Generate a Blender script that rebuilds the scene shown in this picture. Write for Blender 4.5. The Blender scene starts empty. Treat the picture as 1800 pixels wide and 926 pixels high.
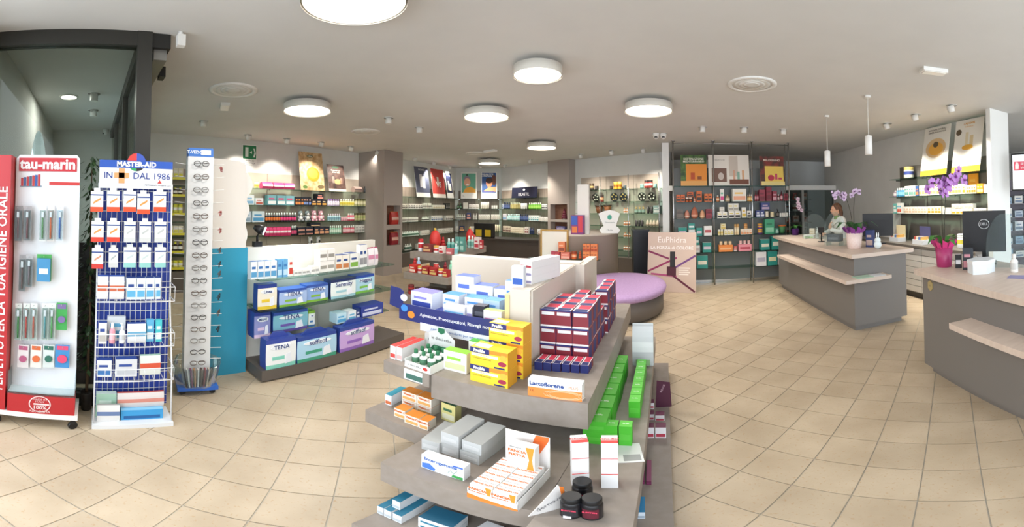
import bpy, bmesh, math, random
from mathutils import Vector, Matrix
random.seed(7)
S = bpy.context.scene
COL = S.collection
# ------------------------------------------------------------------ camera (panorama), world, exposure
F = 642.0; YC = 348.0; PITCH = .025; H = 1.65; YAW = (900 - 1169) / 642.0     # photo frame 1800x926
cam = bpy.data.cameras.new('camera'); cam.type = 'PANO'; cam.panorama_type = 'EQUIRECTANGULAR'
cam.longitude_min = -900 / F; cam.longitude_max = 900 / F
cam.latitude_max = YC / F; cam.latitude_min = -(926 - YC) / F
cam.clip_start = .02
camo = bpy.data.objects.new('camera', cam); COL.objects.link(camo)
camo.location = (0, 0, H); camo.rotation_euler = (math.pi / 2 + PITCH, 0, -YAW)
S.camera = camo
W = bpy.data.worlds.new('daylight'); S.world = W; W.use_nodes = True
W.node_tree.nodes['Background'].inputs[0].default_value = (.84, .92, 1, 1)
W.node_tree.nodes['Background'].inputs[1].default_value = 4.0
S.view_settings.view_transform = 'Standard'; S.view_settings.look = 'None'
S.view_settings.gamma = 1; S.view_settings.use_curve_mapping = False
S.view_settings.exposure = 0.15
LAMP_W = 24.0      # watts of each round ceiling lamp
CEIL = 3.0

def area(name, loc, size, watts, rot=(0, 0, 0), shape='DISK', col=(1, .965, .92), size_y=None, spread=None):
    l = bpy.data.lights.new(name, 'AREA'); l.energy = watts; l.color = col; l.shape = shape; l.size = size
    if size_y: l.size_y = size_y
    if spread: l.spread = spread
    o = bpy.data.objects.new(name, l); COL.objects.link(o); o.location = loc; o.rotation_euler = rot
    return o

# ------------------------------------------------------------------ photo pixel -> point in the room
def ray(x, y):
    th = (x - 900) / F; ph = -(y - YC) / F
    d = (math.sin(th) * math.cos(ph), math.cos(th) * math.cos(ph), math.sin(ph))
    c, s = math.cos(PITCH), math.sin(PITCH)
    d = (d[0], d[1] * c - d[2] * s, d[1] * s + d[2] * c)
    c, s = math.cos(-YAW), math.sin(-YAW)
    return (d[0] * c - d[1] * s, d[0] * s + d[1] * c, d[2])
def Zp(x, y, z=0.):
    d = ray(x, y); t = (z - H) / d[2]; return Vector((d[0] * t, d[1] * t, z))
def PXp(x, y, X):
    d = ray(x, y); t = X / d[0]; return Vector((X, d[1] * t, H + d[2] * t))
def PYp(x, y, Y):
    d = ray(x, y); t = Y / d[1]; return Vector((d[0] * t, Y, H + d[2] * t))
def PLp(x, y, L):
    (p, dr) = L; d = ray(x, y); n = (-dr[1], dr[0])
    t = (p[0] * n[0] + p[1] * n[1]) / (d[0] * n[0] + d[1] * n[1])
    q = Vector((d[0] * t, d[1] * t, H + d[2] * t)); s = (q.x - p[0]) * dr[0] + (q.y - p[1]) * dr[1]
    return s, q

# ------------------------------------------------------------------ materials
def lin(h):
    h = h.lstrip('#'); v = [int(h[i:i + 2], 16) / 255 for i in (0, 2, 4)]
    return tuple(c / 12.92 if c <= .04045 else ((c + .055) / 1.055) ** 2.4 for c in v) + (1,)
MATS = {}
def M(col, rough=.5, metal=0., emit=0.):
    k = (col, rough, metal, emit)
    if k in MATS: return MATS[k]
    m = bpy.data.materials.new('paint_' + col.strip('#')); m.use_nodes = True
    b = m.node_tree.nodes['Principled BSDF']
    b.inputs['Base Color'].default_value = lin(col); b.inputs['Roughness'].default_value = rough
    b.inputs['Metallic'].default_value = metal
    if emit:
        b.inputs['Emission Color'].default_value = lin(col); b.inputs['Emission Strength'].default_value = emit
    MATS[k] = m; return m
def glass(name, tint='#ffffff', refl=.10, rough=.02, opacity=0.0, ocol='#c8d0d0'):
    if name in MATS: return MATS[name]
    m = bpy.data.materials.new(name); m.use_nodes = True; nt = m.node_tree; nt.nodes.clear()
    out = nt.nodes.new('ShaderNodeOutputMaterial'); mx = nt.nodes.new('ShaderNodeMixShader')
    t = nt.nodes.new('ShaderNodeBsdfTransparent'); t.inputs[0].default_value = lin(tint)
    g = nt.nodes.new('ShaderNodeBsdfGlossy'); g.inputs['Roughness'].default_value = rough
    fr = nt.nodes.new('ShaderNodeFresnel'); fr.inputs[0].default_value = 1.3 + refl
    mu = nt.nodes.new('ShaderNodeMath'); mu.operation = 'MULTIPLY'; mu.inputs[1].default_value = .45; nt.links.new(fr.outputs[0], mu.inputs[0])
    nt.links.new(mu.outputs[0], mx.inputs[0]); nt.links.new(t.outputs[0], mx.inputs[1]); nt.links.new(g.outputs[0], mx.inputs[2])
    last = mx
    if opacity:
        mx2 = nt.nodes.new('ShaderNodeMixShader'); mx2.inputs[0].default_value = opacity
        df = nt.nodes.new('ShaderNodeBsdfDiffuse'); df.inputs[0].default_value = lin(ocol)
        nt.links.new(mx.outputs[0], mx2.inputs[1]); nt.links.new(df.outputs[0], mx2.inputs[2]); last = mx2
    nt.links.new(last.outputs[0], out.inputs[0]); MATS[name] = m; return m
def noisy(name, c1, c2, scale=8., rough=.5, detail=4., c3=None, bump=0., stretch=(1, 1, 1), lo=.35, hi=.65):
    if name in MATS: return MATS[name]
    m = bpy.data.materials.new(name); m.use_nodes = True; nt = m.node_tree; b = nt.nodes['Principled BSDF']
    tc = nt.nodes.new('ShaderNodeTexCoord'); mp = nt.nodes.new('ShaderNodeMapping'); mp.inputs['Scale'].default_value = stretch
    n = nt.nodes.new('ShaderNodeTexNoise'); n.inputs['Scale'].default_value = scale; n.inputs['Detail'].default_value = detail
    r = nt.nodes.new('ShaderNodeValToRGB'); r.color_ramp.elements[0].color = lin(c1); r.color_ramp.elements[1].color = lin(c2)
    r.color_ramp.elements[0].position = lo; r.color_ramp.elements[1].position = hi
    if c3:
        e = r.color_ramp.elements.new((lo + hi) / 2); e.color = lin(c3)
    geo = nt.nodes.new('ShaderNodeNewGeometry')
    nt.links.new(geo.outputs['Position'], mp.inputs[0]); nt.links.new(mp.outputs[0], n.inputs[0])
    nt.links.new(n.outputs[0], r.inputs[0]); nt.links.new(r.outputs[0], b.inputs['Base Color'])
    b.inputs['Roughness'].default_value = rough
    if bump:
        bp = nt.nodes.new('ShaderNodeBump'); bp.inputs['Strength'].default_value = bump
        nt.links.new(n.outputs[0], bp.inputs['Height']); nt.links.new(bp.outputs[0], b.inputs['Normal'])
    MATS[name] = m; return m
def tile_mat():
    m = bpy.data.materials.new('beige_ceramic'); m.use_nodes = True; nt = m.node_tree; b = nt.nodes['Principled BSDF']
    geo = nt.nodes.new('ShaderNodeNewGeometry'); oi = nt.nodes.new('ShaderNodeObjectInfo')
    n1 = nt.nodes.new('ShaderNodeTexNoise'); n1.inputs['Scale'].default_value = 3.2; n1.inputs['Detail'].default_value = 5
    n2 = nt.nodes.new('ShaderNodeTexNoise'); n2.inputs['Scale'].default_value = 55; n2.inputs['Detail'].default_value = 3
    for n in (n1, n2): nt.links.new(geo.outputs['Position'], n.inputs[0])
    r1 = nt.nodes.new('ShaderNodeValToRGB'); r1.color_ramp.elements[0].color = lin('#b3a188'); r1.color_ramp.elements[1].color = lin('#c2b198')
    r1.color_ramp.elements[0].position = .35; r1.color_ramp.elements[1].position = .65
    r2 = nt.nodes.new('ShaderNodeValToRGB'); r2.color_ramp.elements[0].position = .60; r2.color_ramp.elements[1].position = .70
    r2.color_ramp.elements[0].color = (0, 0, 0, 1); r2.color_ramp.elements[1].color = (.6, .6, .6, 1)
    mx = nt.nodes.new('ShaderNodeMixRGB'); mx.inputs[2].default_value = lin('#b08e66')
    nt.links.new(n1.outputs[0], r1.inputs[0]); nt.links.new(n2.outputs[0], r2.inputs[0])
    nt.links.new(r2.outputs[0], mx.inputs[0]); nt.links.new(r1.outputs[0], mx.inputs[1])
    hs = nt.nodes.new('ShaderNodeHueSaturation'); ma = nt.nodes.new('ShaderNodeMath'); ma.operation = 'MULTIPLY_ADD'
    ma.inputs[1].default_value = .12; ma.inputs[2].default_value = .94
    nt.links.new(oi.outputs['Random'], ma.inputs[0]); nt.links.new(ma.outputs[0], hs.inputs['Value'])
    nt.links.new(mx.outputs[0], hs.inputs['Color']); nt.links.new(hs.outputs[0], b.inputs['Base Color'])
    b.inputs['Roughness'].default_value = .38
    return m
GL = glass('shelf_glass', '#dff0ea', .12)
CLEAR = glass('clear_plastic', '#f4fafa', .15, .03, .05)
WHITE = M('#e9e8e4', .45); CHROME = M('#c9cbcd', .22, 1.0); TAUPE = M('#948a7f', .55); BLACK = M('#141416', .4)

# ------------------------------------------------------------------ mesh builder
class MB:
    def __init__(s): s.v = []; s.f = []; s.m = []; s.sm = []
    def quad(s, pts, m=0, smooth=False):
        b = len(s.v); s.v += [tuple(p) for p in pts]; s.f.append(tuple(range(b, b + len(pts)))); s.m.append(m); s.sm.append(smooth); return s
    def box(s, x0, x1, y0, y1, z0, z1, m=0, mats=None):
        # mats: dict face->mat  faces: f(-y) b(+y) l(-x) r(+x) t u
        mm = mats or {}
        P = [(x0, y0, z0), (x1, y0, z0), (x1, y1, z0), (x0, y1, z0), (x0, y0, z1), (x1, y0, z1), (x1, y1, z1), (x0, y1, z1)]
        for k, idx in (('f', (0, 1, 5, 4)), ('b', (2, 3, 7, 6)), ('l', (3, 0, 4, 7)), ('r', (1, 2, 6, 5)), ('t', (4, 5, 6, 7)), ('u', (3, 2, 1, 0))):
            s.quad([P[i] for i in idx], mm.get(k, m))
        return s
    def lathe(s, prof, n=16, m=0, c=(0, 0, 0), sx=1., sy=1., mats=None, smooth=True, caps=True):
        b = len(s.v)
        for (r, z) in prof:
            for i in range(n):
                a = 2 * math.pi * i / n; s.v.append((c[0] + r * math.cos(a) * sx, c[1] + r * math.sin(a) * sy, c[2] + z))
        for j in range(len(prof) - 1):
            for i in range(n):
                k = (i + 1) % n
                s.f.append((b + j * n + i, b + j * n + k, b + (j + 1) * n + k, b + (j + 1) * n + i)); s.m.append(mats[j] if mats else m); s.sm.append(smooth)
        for j, rev in ((0, True), (len(prof) - 1, False)):
            if caps and prof[j][0] > 1e-5:
                idx = [b + j * n + i for i in range(n)]
                s.f.append(tuple(reversed(idx)) if rev else tuple(idx)); s.m.append((mats[min(j, len(mats) - 1)] if mats else m)); s.sm.append(False)
        return s
    def tube(s, pts, r, n=6, m=0):
        pts = [Vector(p) for p in pts]; b = len(s.v)
        for i, p in enumerate(pts):
            t = (pts[min(i + 1, len(pts) - 1)] - pts[max(i - 1, 0)]).normalized()
            u = t.cross(Vector((0, 0, 1)) if abs(t.z) < .9 else Vector((1, 0, 0))).normalized(); w = t.cross(u)
            rr = r[i] if isinstance(r, (list, tuple)) else r
            for k in range(n):
                a = 2 * math.pi * k / n; q = p + u * (rr * math.cos(a)) + w * (rr * math.sin(a)); s.v.append(tuple(q))
        for i in range(len(pts) - 1):
            for k in range(n):
                l = (k + 1) % n
                s.f.append((b + i * n + k, b + (i + 1) * n + k, b + (i + 1) * n + l, b + i * n + l)); s.m.append(m); s.sm.append(True)
        s.f.append(tuple(b + k for k in range(n))); s.m.append(m); s.sm.append(False)
        e = b + (len(pts) - 1) * n; s.f.append(tuple(e + n - 1 - k for k in range(n))); s.m.append(m); s.sm.append(False)
        return s
    def prism(s, poly, y0, y1, m=0, side=None):
        # polygon in XZ (ccw seen from -Y), extruded along Y
        n = len(poly); side = m if side is None else side
        s.quad([(x, y0, z) for x, z in poly], m); s.quad([(x, y1, z) for x, z in reversed(poly)], m)
        for i in range(n):
            a, b = poly[i], poly[(i + 1) % n]
            s.quad([(b[0], y0, b[1]), (a[0], y0, a[1]), (a[0], y1, a[1]), (b[0], y1, b[1])], side)
        return s
    def prismz(s, poly, z0, z1, m=0, side=None):
        n = len(poly); side = m if side is None else side
        s.quad([(x, y, z1) for x, y in poly], m); s.quad([(x, y, z0) for x, y in reversed(poly)], m)
        for i in range(n):
            a, b = poly[i], poly[(i + 1) % n]
            s.quad([(a[0], a[1], z0), (b[0], b[1], z0), (b[0], b[1], z1), (a[0], a[1], z1)], side)
        return s
    def ell(s, c, r, m=0, n=12, k=8):
        pr = [(max(math.sin(math.pi * j / k), 0.001 if 0 < j < k else 0.0005) , -math.cos(math.pi * j / k)) for j in range(k + 1)]
        b = len(s.v)
        for (q, z) in pr:
            for i in range(n):
                a = 2 * math.pi * i / n; s.v.append((c[0] + q * r[0] * math.cos(a), c[1] + q * r[1] * math.sin(a), c[2] + z * r[2]))
        for j in range(k):
            for i in range(n):
                l = (i + 1) % n
                s.f.append((b + j * n + i, b + j * n + l, b + (j + 1) * n + l, b + (j + 1) * n + i)); s.m.append(m); s.sm.append(True)
        return s
    def mesh(s, name, mats):
        me = bpy.data.meshes.new(name); me.from_pydata(s.v, [], s.f)
        for m in mats: me.materials.append(m)
        me.polygons.foreach_set('material_index', [min(i, len(mats) - 1) for i in s.m]); me.polygons.foreach_set('use_smooth', s.sm)
        me.update(); return me
    def build(s, name, mats, parent=None, loc=None, rz=0.):
        if not isinstance(mats, (list, tuple)): mats = [mats]
        return obj(name, s.mesh(name, mats), parent, loc, rz)
def obj(name, me, parent=None, loc=None, rz=0., rot=None):
    o = bpy.data.objects.new(name, me); COL.objects.link(o)
    if parent is not None: o.parent = parent
    if loc is not None: o.location = loc
    if rot is not None: o.rotation_euler = rot
    elif rz: o.rotation_euler = (0, 0, rz)
    return o
def tag(o, label, cat, group=None):
    o['label'] = label; o['category'] = cat
    if group: o['group'] = group
    return o
def thing(name, label, cat, loc=(0, 0, 0), rz=0., group=None):
    return tag(obj(name, None, None, loc, rz), label, cat, group)
def struct(o):
    o['kind'] = 'structure'; return o
def bevel(o, w, seg=2):
    md = o.modifiers.new('bevel', 'BEVEL'); md.width = w; md.segments = seg; md.limit_method = 'ANGLE'; return o
TXT = {}
def text_mesh(s, size, mat, bold=0., align='CENTER', space=1.):
    k = (s, size, mat.name, bold, align, space)
    if k in TXT: return TXT[k]
    cu = bpy.data.curves.new('lettering', 'FONT'); cu.body = s; cu.size = size; cu.align_x = align; cu.align_y = 'CENTER'
    cu.offset = bold; cu.space_character = space; cu.resolution_u = 2; cu.fill_mode = 'FRONT'
    o = bpy.data.objects.new('tmp', cu)
    me = bpy.data.meshes.new_from_object(o)
    bpy.data.objects.remove(o); me.name = 'lettering'
    for v in me.vertices: v.co = (v.co.x, -v.co.z, v.co.y)
    me.materials.clear(); me.materials.append(mat)
    TXT[k] = me; return me
def lettering(parent, s, size, loc, mat, bold=0., rot=None, align='CENTER', space=1., name='lettering'):
    return obj(name, text_mesh(s, size, mat, bold, align, space), parent, loc, rot=rot or (0, 0, 0))

# ------------------------------------------------------------------ lines of the room (point, direction to the viewer's right)
LWALL = -6.85; RWALL = 4.4
BD = Vector((.9135, -.4067)); BP = Vector((-5.5, 11.4))
def bpt(s, off=0.): # point on the slanted back wall, off metres in front of it
    return Vector((BP.x + BD.x * s - .4067 * off, BP.y + BD.y * s - .9135 * off))
L_LEFT = ((LWALL + .27, 0.), (0., 1.)); RZ_LEFT = math.pi / 2
q = bpt(0, .27); L_BACK = ((q.x, q.y), (BD.x, BD.y)); RZ_BACK = math.atan2(BD.y, BD.x)
A0 = Vector((LWALL, 10.6)); AD = (BP - A0).normalized(); AN = Vector((AD.y, -AD.x))
q = A0 + AN * .27; L_COR = ((q.x, q.y), (AD.x, AD.y)); RZ_COR = math.atan2(AD.y, AD.x)
L_RIGHT = ((RWALL - .27, 0.), (0., -1.)); RZ_RIGHT = -math.pi / 2

# ------------------------------------------------------------------ shell
SH = [(LWALL, -.8), (9.5, -.8), (9.5, 13), (LWALL, 13)]
fl = struct(MB().prismz([(LWALL - .2, -3), (9.7, -3), (9.7, 13), (LWALL - .2, 13)], -.12, -.006).build('floor', M('#b9b3a6', .7)))
TS = .2857; TO = Vector((-1.4665, 1.2155)); U = Vector((math.cos(math.pi / 4), math.sin(math.pi / 4))); V = Vector((-U.y, U.x))
TM = tile_mat(); g = .0035
tme = MB().prismz([(-TS / 2 + g, -TS / 2 + g), (TS / 2 - g, -TS / 2 + g), (TS / 2 - g, TS / 2 - g), (-TS / 2 + g, TS / 2 - g)], -.008, 0).mesh('tile', [TM])
cand = []
for i in range(-40, 50):
    for j in range(-40, 50):
        c = TO + U * (TS * (i + .5)) + V * (TS * (j + .5))
        if c.x < LWALL or c.x > 8.5 or c.y < -1.2 or c.y > 12.4: continue
        if (c.y > 11.2 - (c.x + 5.5) * .445) and c.x < .2: continue
        a = math.atan2(c.x, c.y) - YAW; d = c.length
        vis = abs(a) < 1.45 and d > 1.15
        # hidden under the island, the counters and behind them
        if -1.25 < c.x < -.12 and 1.2 < c.y < 3.2: vis = False
        if c.x > 2.5 and c.y > c.x * .8: vis = False
        cand.append((not vis, d, c))
cand.sort(key=lambda t: (t[0], t[1]))
far = MB()
for k, (nv, d, c) in enumerate(cand):
    if k < 300:
        obj('tile', tme, fl, (c.x, c.y, 0), math.pi / 4)
    else:
        h = (TS / 2 - g); pts = [c + U * (sx * h) + V * (sy * h) for sx, sy in ((-1, -1), (1, -1), (1, 1), (-1, 1))]
        far.prismz([(p.x, p.y) for p in pts], -.008, 0)
o = far.build('tiles_beyond', TM, fl); o['kind'] = 'stuff'
PLASTER = noisy('white_plaster', '#d9d8d4', '#dddcd8', 3, .85)
struct(MB().prismz([(LWALL - .2, -.95), (9.7, -.95), (9.7, 13), (LWALL - .2, 13)], CEIL, CEIL + .15).build('ceiling', noisy('ceiling_paint', '#d2d1ce', '#d6d5d2', 2, .9)))
struct(MB().box(LWALL - .2, LWALL, -.95, 10.6, 0, CEIL).build('wall_left', PLASTER))
def wallseg(name, a, b, mat=PLASTER, t=.2, z1=CEIL):
    d = (Vector(b) - Vector(a)); l = d.length
    return struct(MB().box(0, l, 0, t, 0, z1).build(name, mat, None, (a[0], a[1], 0), math.atan2(d.y, d.x)))
wallseg('wall_corner', A0, BP); e = bpt(6.1); wallseg('wall_back', BP, e); struct(MB().box(e.x - .2, e.x, e.y, 10.8, 0, CEIL).build('wall_light_stop', PLASTER))  # last piece is an added wall, keeps sky light from leaking into the rear room
# facade: left piece with an arched recess, the rest is shop window (open to daylight)
arch = [(LWALL, 0), (-6.1, 0)] + [(-5.2 - .9 * math.cos(t * math.pi / 12), 1.75 + .9 * math.sin(t * math.pi / 12)) for t in range(13)] + [(-4.3, 0), (-2.5, 0), (-2.5, CEIL), (LWALL, CEIL)]
struct(MB().prism(arch, -.95, -.75).build('wall_front', PLASTER))
struct(MB().box(-6.2, -4.2, -1.0, -.96, 0, 2.8).build('window_1', glass('arch_glass', '#e8f2f4', .1)))
pr = thing('shop_front', 'dark metal framed shop window behind the counter side of the floor', 'window', (0, -.85, 0)); pr['kind'] = 'structure'
DARK = M('#3b3b3b', .4, .3)
for x in (-2.4, .3, 3.0, 5.7, 8.4): MB().box(x - .04, x + .04, -.04, .04, 0, CEIL).build('mullion', DARK, pr)
MB().box(-2.4, 8.4, -.04, .04, 2.86, CEIL).build('top_rail', DARK, pr); MB().box(-2.4, 8.4, -.04, .04, 0, .1).build('bottom_rail', DARK, pr)
struct(MB().box(8.5, 8.7, -.95, 13, 0, CEIL).build('wall_far_right', PLASTER))
struct(MB().box(.05, 9.5, 10.6, 10.8, 0, CEIL).build('wall_rear_room', PLASTER))
# right wall behind the counters, ending in a white fin
struct(MB().box(RWALL, RWALL + .12, 3.35, 9.4, 0, CEIL).build('wall_right', PLASTER))
struct(MB().box(RWALL - .32, RWALL + .12, 3.27, 3.35, 0, CEIL).build('trim_1', WHITE))
# pillars with niches
TP = M('#a79c94', .7)
def niche_pillar(name, loc, rz, w, dep, niches, nmat):
    # front face (-Y local) carries niches: list of (x0,x1,z0,z1)
    mb = MB(); xs = sorted({0, w} | {n[0] for n in niches} | {n[1] for n in niches}); zs = sorted({0, CEIL} | {n[2] for n in niches} | {n[3] for n in niches})
    nd = .22
    for i in range(len(xs) - 1):
        for j in range(len(zs) - 1):
            x0, x1, z0, z1 = xs[i], xs[i + 1], zs[j], zs[j + 1]
            hit = any(n[0] <= x0 and x1 <= n[1] and n[2] <= z0 and z1 <= n[3] for n in niches)
            if not hit: mb.quad([(x0, 0, z0), (x1, 0, z0), (x1, 0, z1), (x0, 0, z1)])
    for (x0, x1, z0, z1) in niches:
        mb.quad([(x0, nd, z0), (x1, nd, z0), (x1, nd, z1), (x0, nd, z1)], 1)
        mb.quad([(x0, 0, z0), (x0, nd, z0), (x0, nd, z1), (x0, 0, z1)], 0); mb.quad([(x1, nd, z0), (x1, 0, z0), (x1, 0, z1), (x1, nd, z1)], 0)
        mb.quad([(x0, 0, z0), (x1, 0, z0), (x1, nd, z0), (x0, nd, z0)], 0); mb.quad([(x0, nd, z1), (x1, nd, z1), (x1, 0, z1), (x0, 0, z1)], 0)
    mb.quad([(w, 0, 0), (w, dep, 0), (w, dep, CEIL), (w, 0, CEIL)]); mb.quad([(0, dep, 0), (0, 0, 0), (0, 0, CEIL), (0, dep, CEIL)]); mb.quad([(w, dep, 0), (0, dep, 0), (0, dep, CEIL), (w, dep, CEIL)])
    return struct(mb.build(name, [TP, nmat], None, loc, rz))
NW = noisy('walnut', '#7a5240', '#8d6450', 6, .5, stretch=(1, 1, 6))
# left pillar: its niche face looks +X (rz 90): local x -> +Y
zA = [PXp(692, y, -5.95).z for y in (395, 361, 431, 403)]
niche_pillar('wall_pillar_left', (-5.95, 6.14, 0), math.pi / 2, .66, .9, [(.1, .58, zA[0], zA[1]), (.1, .58, zA[2], zA[3])], NW)
# second pillar on the back wall (front looks at the camera)
p2a = bpt(PLp(964, 330, L_BACK)[0], .3); p2s = PLp(1001, 330, L_BACK)[0] - PLp(964, 330, L_BACK)[0]
zB = [PLp(985, y, L_BACK)[1].z for y in (386, 359, 404, 390)]
niche_pillar('wall_pillar_back', (p2a.x, p2a.y, 0), RZ_BACK, p2s, .3, [(.1, p2s - .06, zB[0], zB[1]), (.1, p2s - .06, zB[2], zB[3])], NW)
# white square post by the glass shelving
struct(MB().box(-.07, .07, -.07, .07, 0, CEIL).build('trim_2', WHITE, None, (.02, 7.75, 0)))
# ------------------------------------------------------------------ ceiling fittings
def round_lamp(px, py, D, label, stem=.05, hgt=.1, watts=None):
    zb = CEIL - stem - hgt; p = Zp(px, py, zb)
    t = thing('ceiling_lamp', label, 'lamp', (p.x, p.y, zb), group=None)
    r = D / 2
    MB().lathe([(r, 0.004), (r, hgt), (r - .01, hgt), (r - .01, .012)], 40, caps=False).build('housing', M('#dcd8cf', .5), t)
    MB().lathe([(.0005, hgt - .004), (r - .01, hgt - .004), (r - .01, hgt), (.0005, hgt)], 40).build('top_plate', M('#cfcac0', .6), t)
    MB().lathe([(.06, hgt), (.06, hgt + stem)], 16).build('mount', M('#dcd8cf', .5), t)
    MB().lathe([(.0005, .012), (r - .012, .012), (r - .012, .02), (.0005, .02)], 40).build('diffuser', M('#fff1dc', .5, 0, 5.5), t)
    l = area('lamp_light', (p.x, p.y, zb - .01), D * .95, watts or LAMP_W); return t
round_lamp(622, 7, .58, 'large round white ceiling lamp over the aisle beside the diaper gondola')
round_lamp(540, 197, .60, 'round white ceiling lamp between the gondola and the left wall shelves')
round_lamp(855, 208, .60, 'round white ceiling lamp above the christmas display tables')
round_lamp(1140, 197, .60, 'round white ceiling lamp above the lilac ottoman')
round_lamp(952, 261, .60, 'round white ceiling lamp farthest back before the corner shelves')
round_lamp(860, 288, .60, 'round white ceiling lamp close to the posters of the cosmetics corner')
round_lamp(945, 135, .44, 'smaller round white ceiling lamp above the island gondola')
MB_spot = MB().lathe([(.045, 0), (.05, .01), (.05, .09), (.02, .095)], 14)
MB_spot_face = MB().lathe([(.0005, .004), (.04, .004), (.04, .008), (.0005, .008)], 14)
spot_me = MB_spot.mesh('spot', [M('#e4e2dd', .4)]); face_me = MB_spot_face.mesh('face', [M('#fff0d8', .4, 0, 7.)])
ring_me = MB().lathe([(.075, .088), (.075, .096), (.05, .096)], 16, caps=False).mesh('rim', [WHITE])
face_off = MB_spot_face.mesh('face', [M('#dcd8d0', .4)])
def spots(lst, label, group, watts=0, tilt=0, tz=0, lit=True):
    for (x, y) in lst:
        p = Zp(x, y, CEIL - .09)
        t = thing('spot_light', label, 'spotlight', (p.x, p.y, CEIL - .096), group=group)
        a = obj('head', spot_me, t, rot=(tilt, 0, tz)); obj('lens', face_me if lit else face_off, a); obj('rim', ring_me, t)
        if watts:
            l = bpy.data.lights.new('spot', 'SPOT'); l.energy = watts; l.spot_size = 1.5; l.spot_blend = .8; l.color = (1, .93, .82); l.shadow_soft_size = .05
            lo = bpy.data.objects.new('spot_beam', l); COL.objects.link(lo); lo.location = (p.x, p.y, CEIL - .11); lo.rotation_euler = (tilt, 0, tz)
spots([(436, 245), (504, 251), (564, 257), (616, 264), (662, 271)], 'small white ceiling spot aimed at the left wall shelves', 'spots before the left wall shelves', 100, .45, math.pi / 2)
spots([(729, 283), (762, 290), (790, 296)], 'small white ceiling spot before the corner cosmetics shelves', 'spots before the corner shelves', 120, .4, math.pi / 2)
spots([(808, 301), (845, 296), (888, 294), (932, 286)], 'small white ceiling spot before the corner cosmetics shelves', 'spots before the corner shelves', 120, .4, -.42)
spots([(1021, 277), (1075, 271), (1131, 268)], 'small white ceiling spot before the shelves of patterned plates', 'spots before the plate shelves', 100, .4, -.42)
spots([(1235, 232), (1308, 233), (1377, 236)], 'small white ceiling spot above the chrome and glass shelving', 'spots above the glass shelving', 90)
spots([(1560, 226), (1610, 211), (1673, 196)], 'small white ceiling spot aimed at the wall behind the counters', 'spots behind the counters', 170, .35, -math.pi / 2)
spots([(358, 222), (683, 217), (737, 233)], 'small white ceiling spot over the middle of the shop', 'spots over the middle of the shop', lit=False)
spots([(165, 177), (164, 204)], 'small ceiling spot inside the glass entrance vestibule', 'vestibule spots')
def vent(px, py, label, r=.28):
    p = Zp(px, py, CEIL); t = thing('air_vent', label, 'vent', (p.x, p.y, CEIL - .02), group='round ceiling air vents')
    MB().lathe([(r, .02), (r, .008), (r * .86, 0), (r * .8, .012)], 28, caps=False).build('rim', WHITE, t)
    for k in range(3):
        rr = r * (.72 - .2 * k); MB().lathe([(rr, .018), (rr, .004 + .002 * k), (rr - .035, .012)], 28, caps=False).build('ring', WHITE, t)
    MB().lathe([(r * .8, .017), (r * .8, .0195), (.0005, .0195)], 24).build('throat', WHITE, t)
vent(410, 158, 'round white ceiling air vent close to the glass vestibule'); vent(643, 231, 'round white ceiling air vent over the left wall aisle', .26)
vent(835, 269, 'round white ceiling air vent before the corner shelves', .24); vent(1322, 148, 'round white ceiling air vent over the aisle to the counters', .27)
for px, py, w, lab in ((395, 185, .3, 'flat white emergency light on the ceiling near the vestibule'), (862, 264, .34, 'flat white emergency light on the ceiling near the corner shelves'), (1641, 122, .26, 'flat white emergency light on the ceiling above the counters')):
    p = Zp(px, py, CEIL); t = thing('emergency_light', lab, 'light fitting', (p.x, p.y, CEIL - .04), -.3)
    bevel(MB().box(-w / 2, w / 2, -.06, .06, 0, .04).build('case', WHITE, t), .008); MB().box(-w * .42, w * .42, -.045, .045, -.006, 0).build('diffuser', M('#f2f0ea', .3), t)
def dome(px, py, label, z=CEIL, tz=0.):
    p = Zp(px, py, z - .06); t = thing('security_camera', label, 'camera', (p.x, p.y, z - .1), tz)
    MB().lathe([(.062, .1), (.062, .06), (.05, .045)], 18).build('base', WHITE, t); MB().ell((0, 0, .04), (.052, .052, .05), n=16, k=10).build('eyeball', WHITE, t)
    MB().lathe([(.03, -.008), (.03, .01), (.0005, .01)], 14, c=(0, -.03, .02)).build('lens', BLACK, t)
dome(698, 279, 'white dome security camera at the top of the left pillar'); dome(1153, 240, 'white dome security camera left of its twin by the white post'); dome(1166, 240, 'white dome security camera on the white post'); dome(186, 233, 'small dome security camera seen through the vestibule glass'); 
p = Zp(318, 66, CEIL - .05); t = thing('motion_sensor', 'small white motion sensor on the ceiling beside the door header', 'sensor', (p.x, p.y, CEIL - .13))
bevel(MB().box(-.03, .03, -.03, .03, 0, .1).build('body', WHITE, t), .012); MB().lathe([(.02, .1), (.02, .13)], 12).build('mount', WHITE, t)
for px, py, L, lab in ((1453, 250, .9, 'slim white cylinder pendant lamp over the middle counter'), (1525, 240, .8, 'slim white cylinder pendant lamp nearer the right counter')):
    base = Zp(px, {1453: 203, 1525: 168}[px], CEIL); d = math.hypot(base.x, base.y)
    zt = H - math.tan((({1453: 262, 1525: 237}[px]) - 355) / F) * d; zb = H - math.tan((({1453: 289, 1525: 270}[px]) - 355) / F) * d
    t = thing('pendant_lamp', lab, 'lamp', (base.x, base.y, zb))
    MB().lathe([(.045, 0), (.045, zt - zb), (.012, zt - zb + .01)], 18).build('shade', M('#f0efec', .4), t)
    MB().lathe([(.0005, .004), (.04, .004), (.04, .012), (.0005, .012)], 14).build('bulb', M('#fff2dd', .4, 0, 9.), t)
    MB().tube([(0, 0, zt - zb), (0, 0, CEIL - zb - .02)], .004).build('cord', WHITE, t)
    MB().lathe([(.04, CEIL - zb - .03), (.04, CEIL - zb)], 16).build('canopy', WHITE, t)

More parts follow.
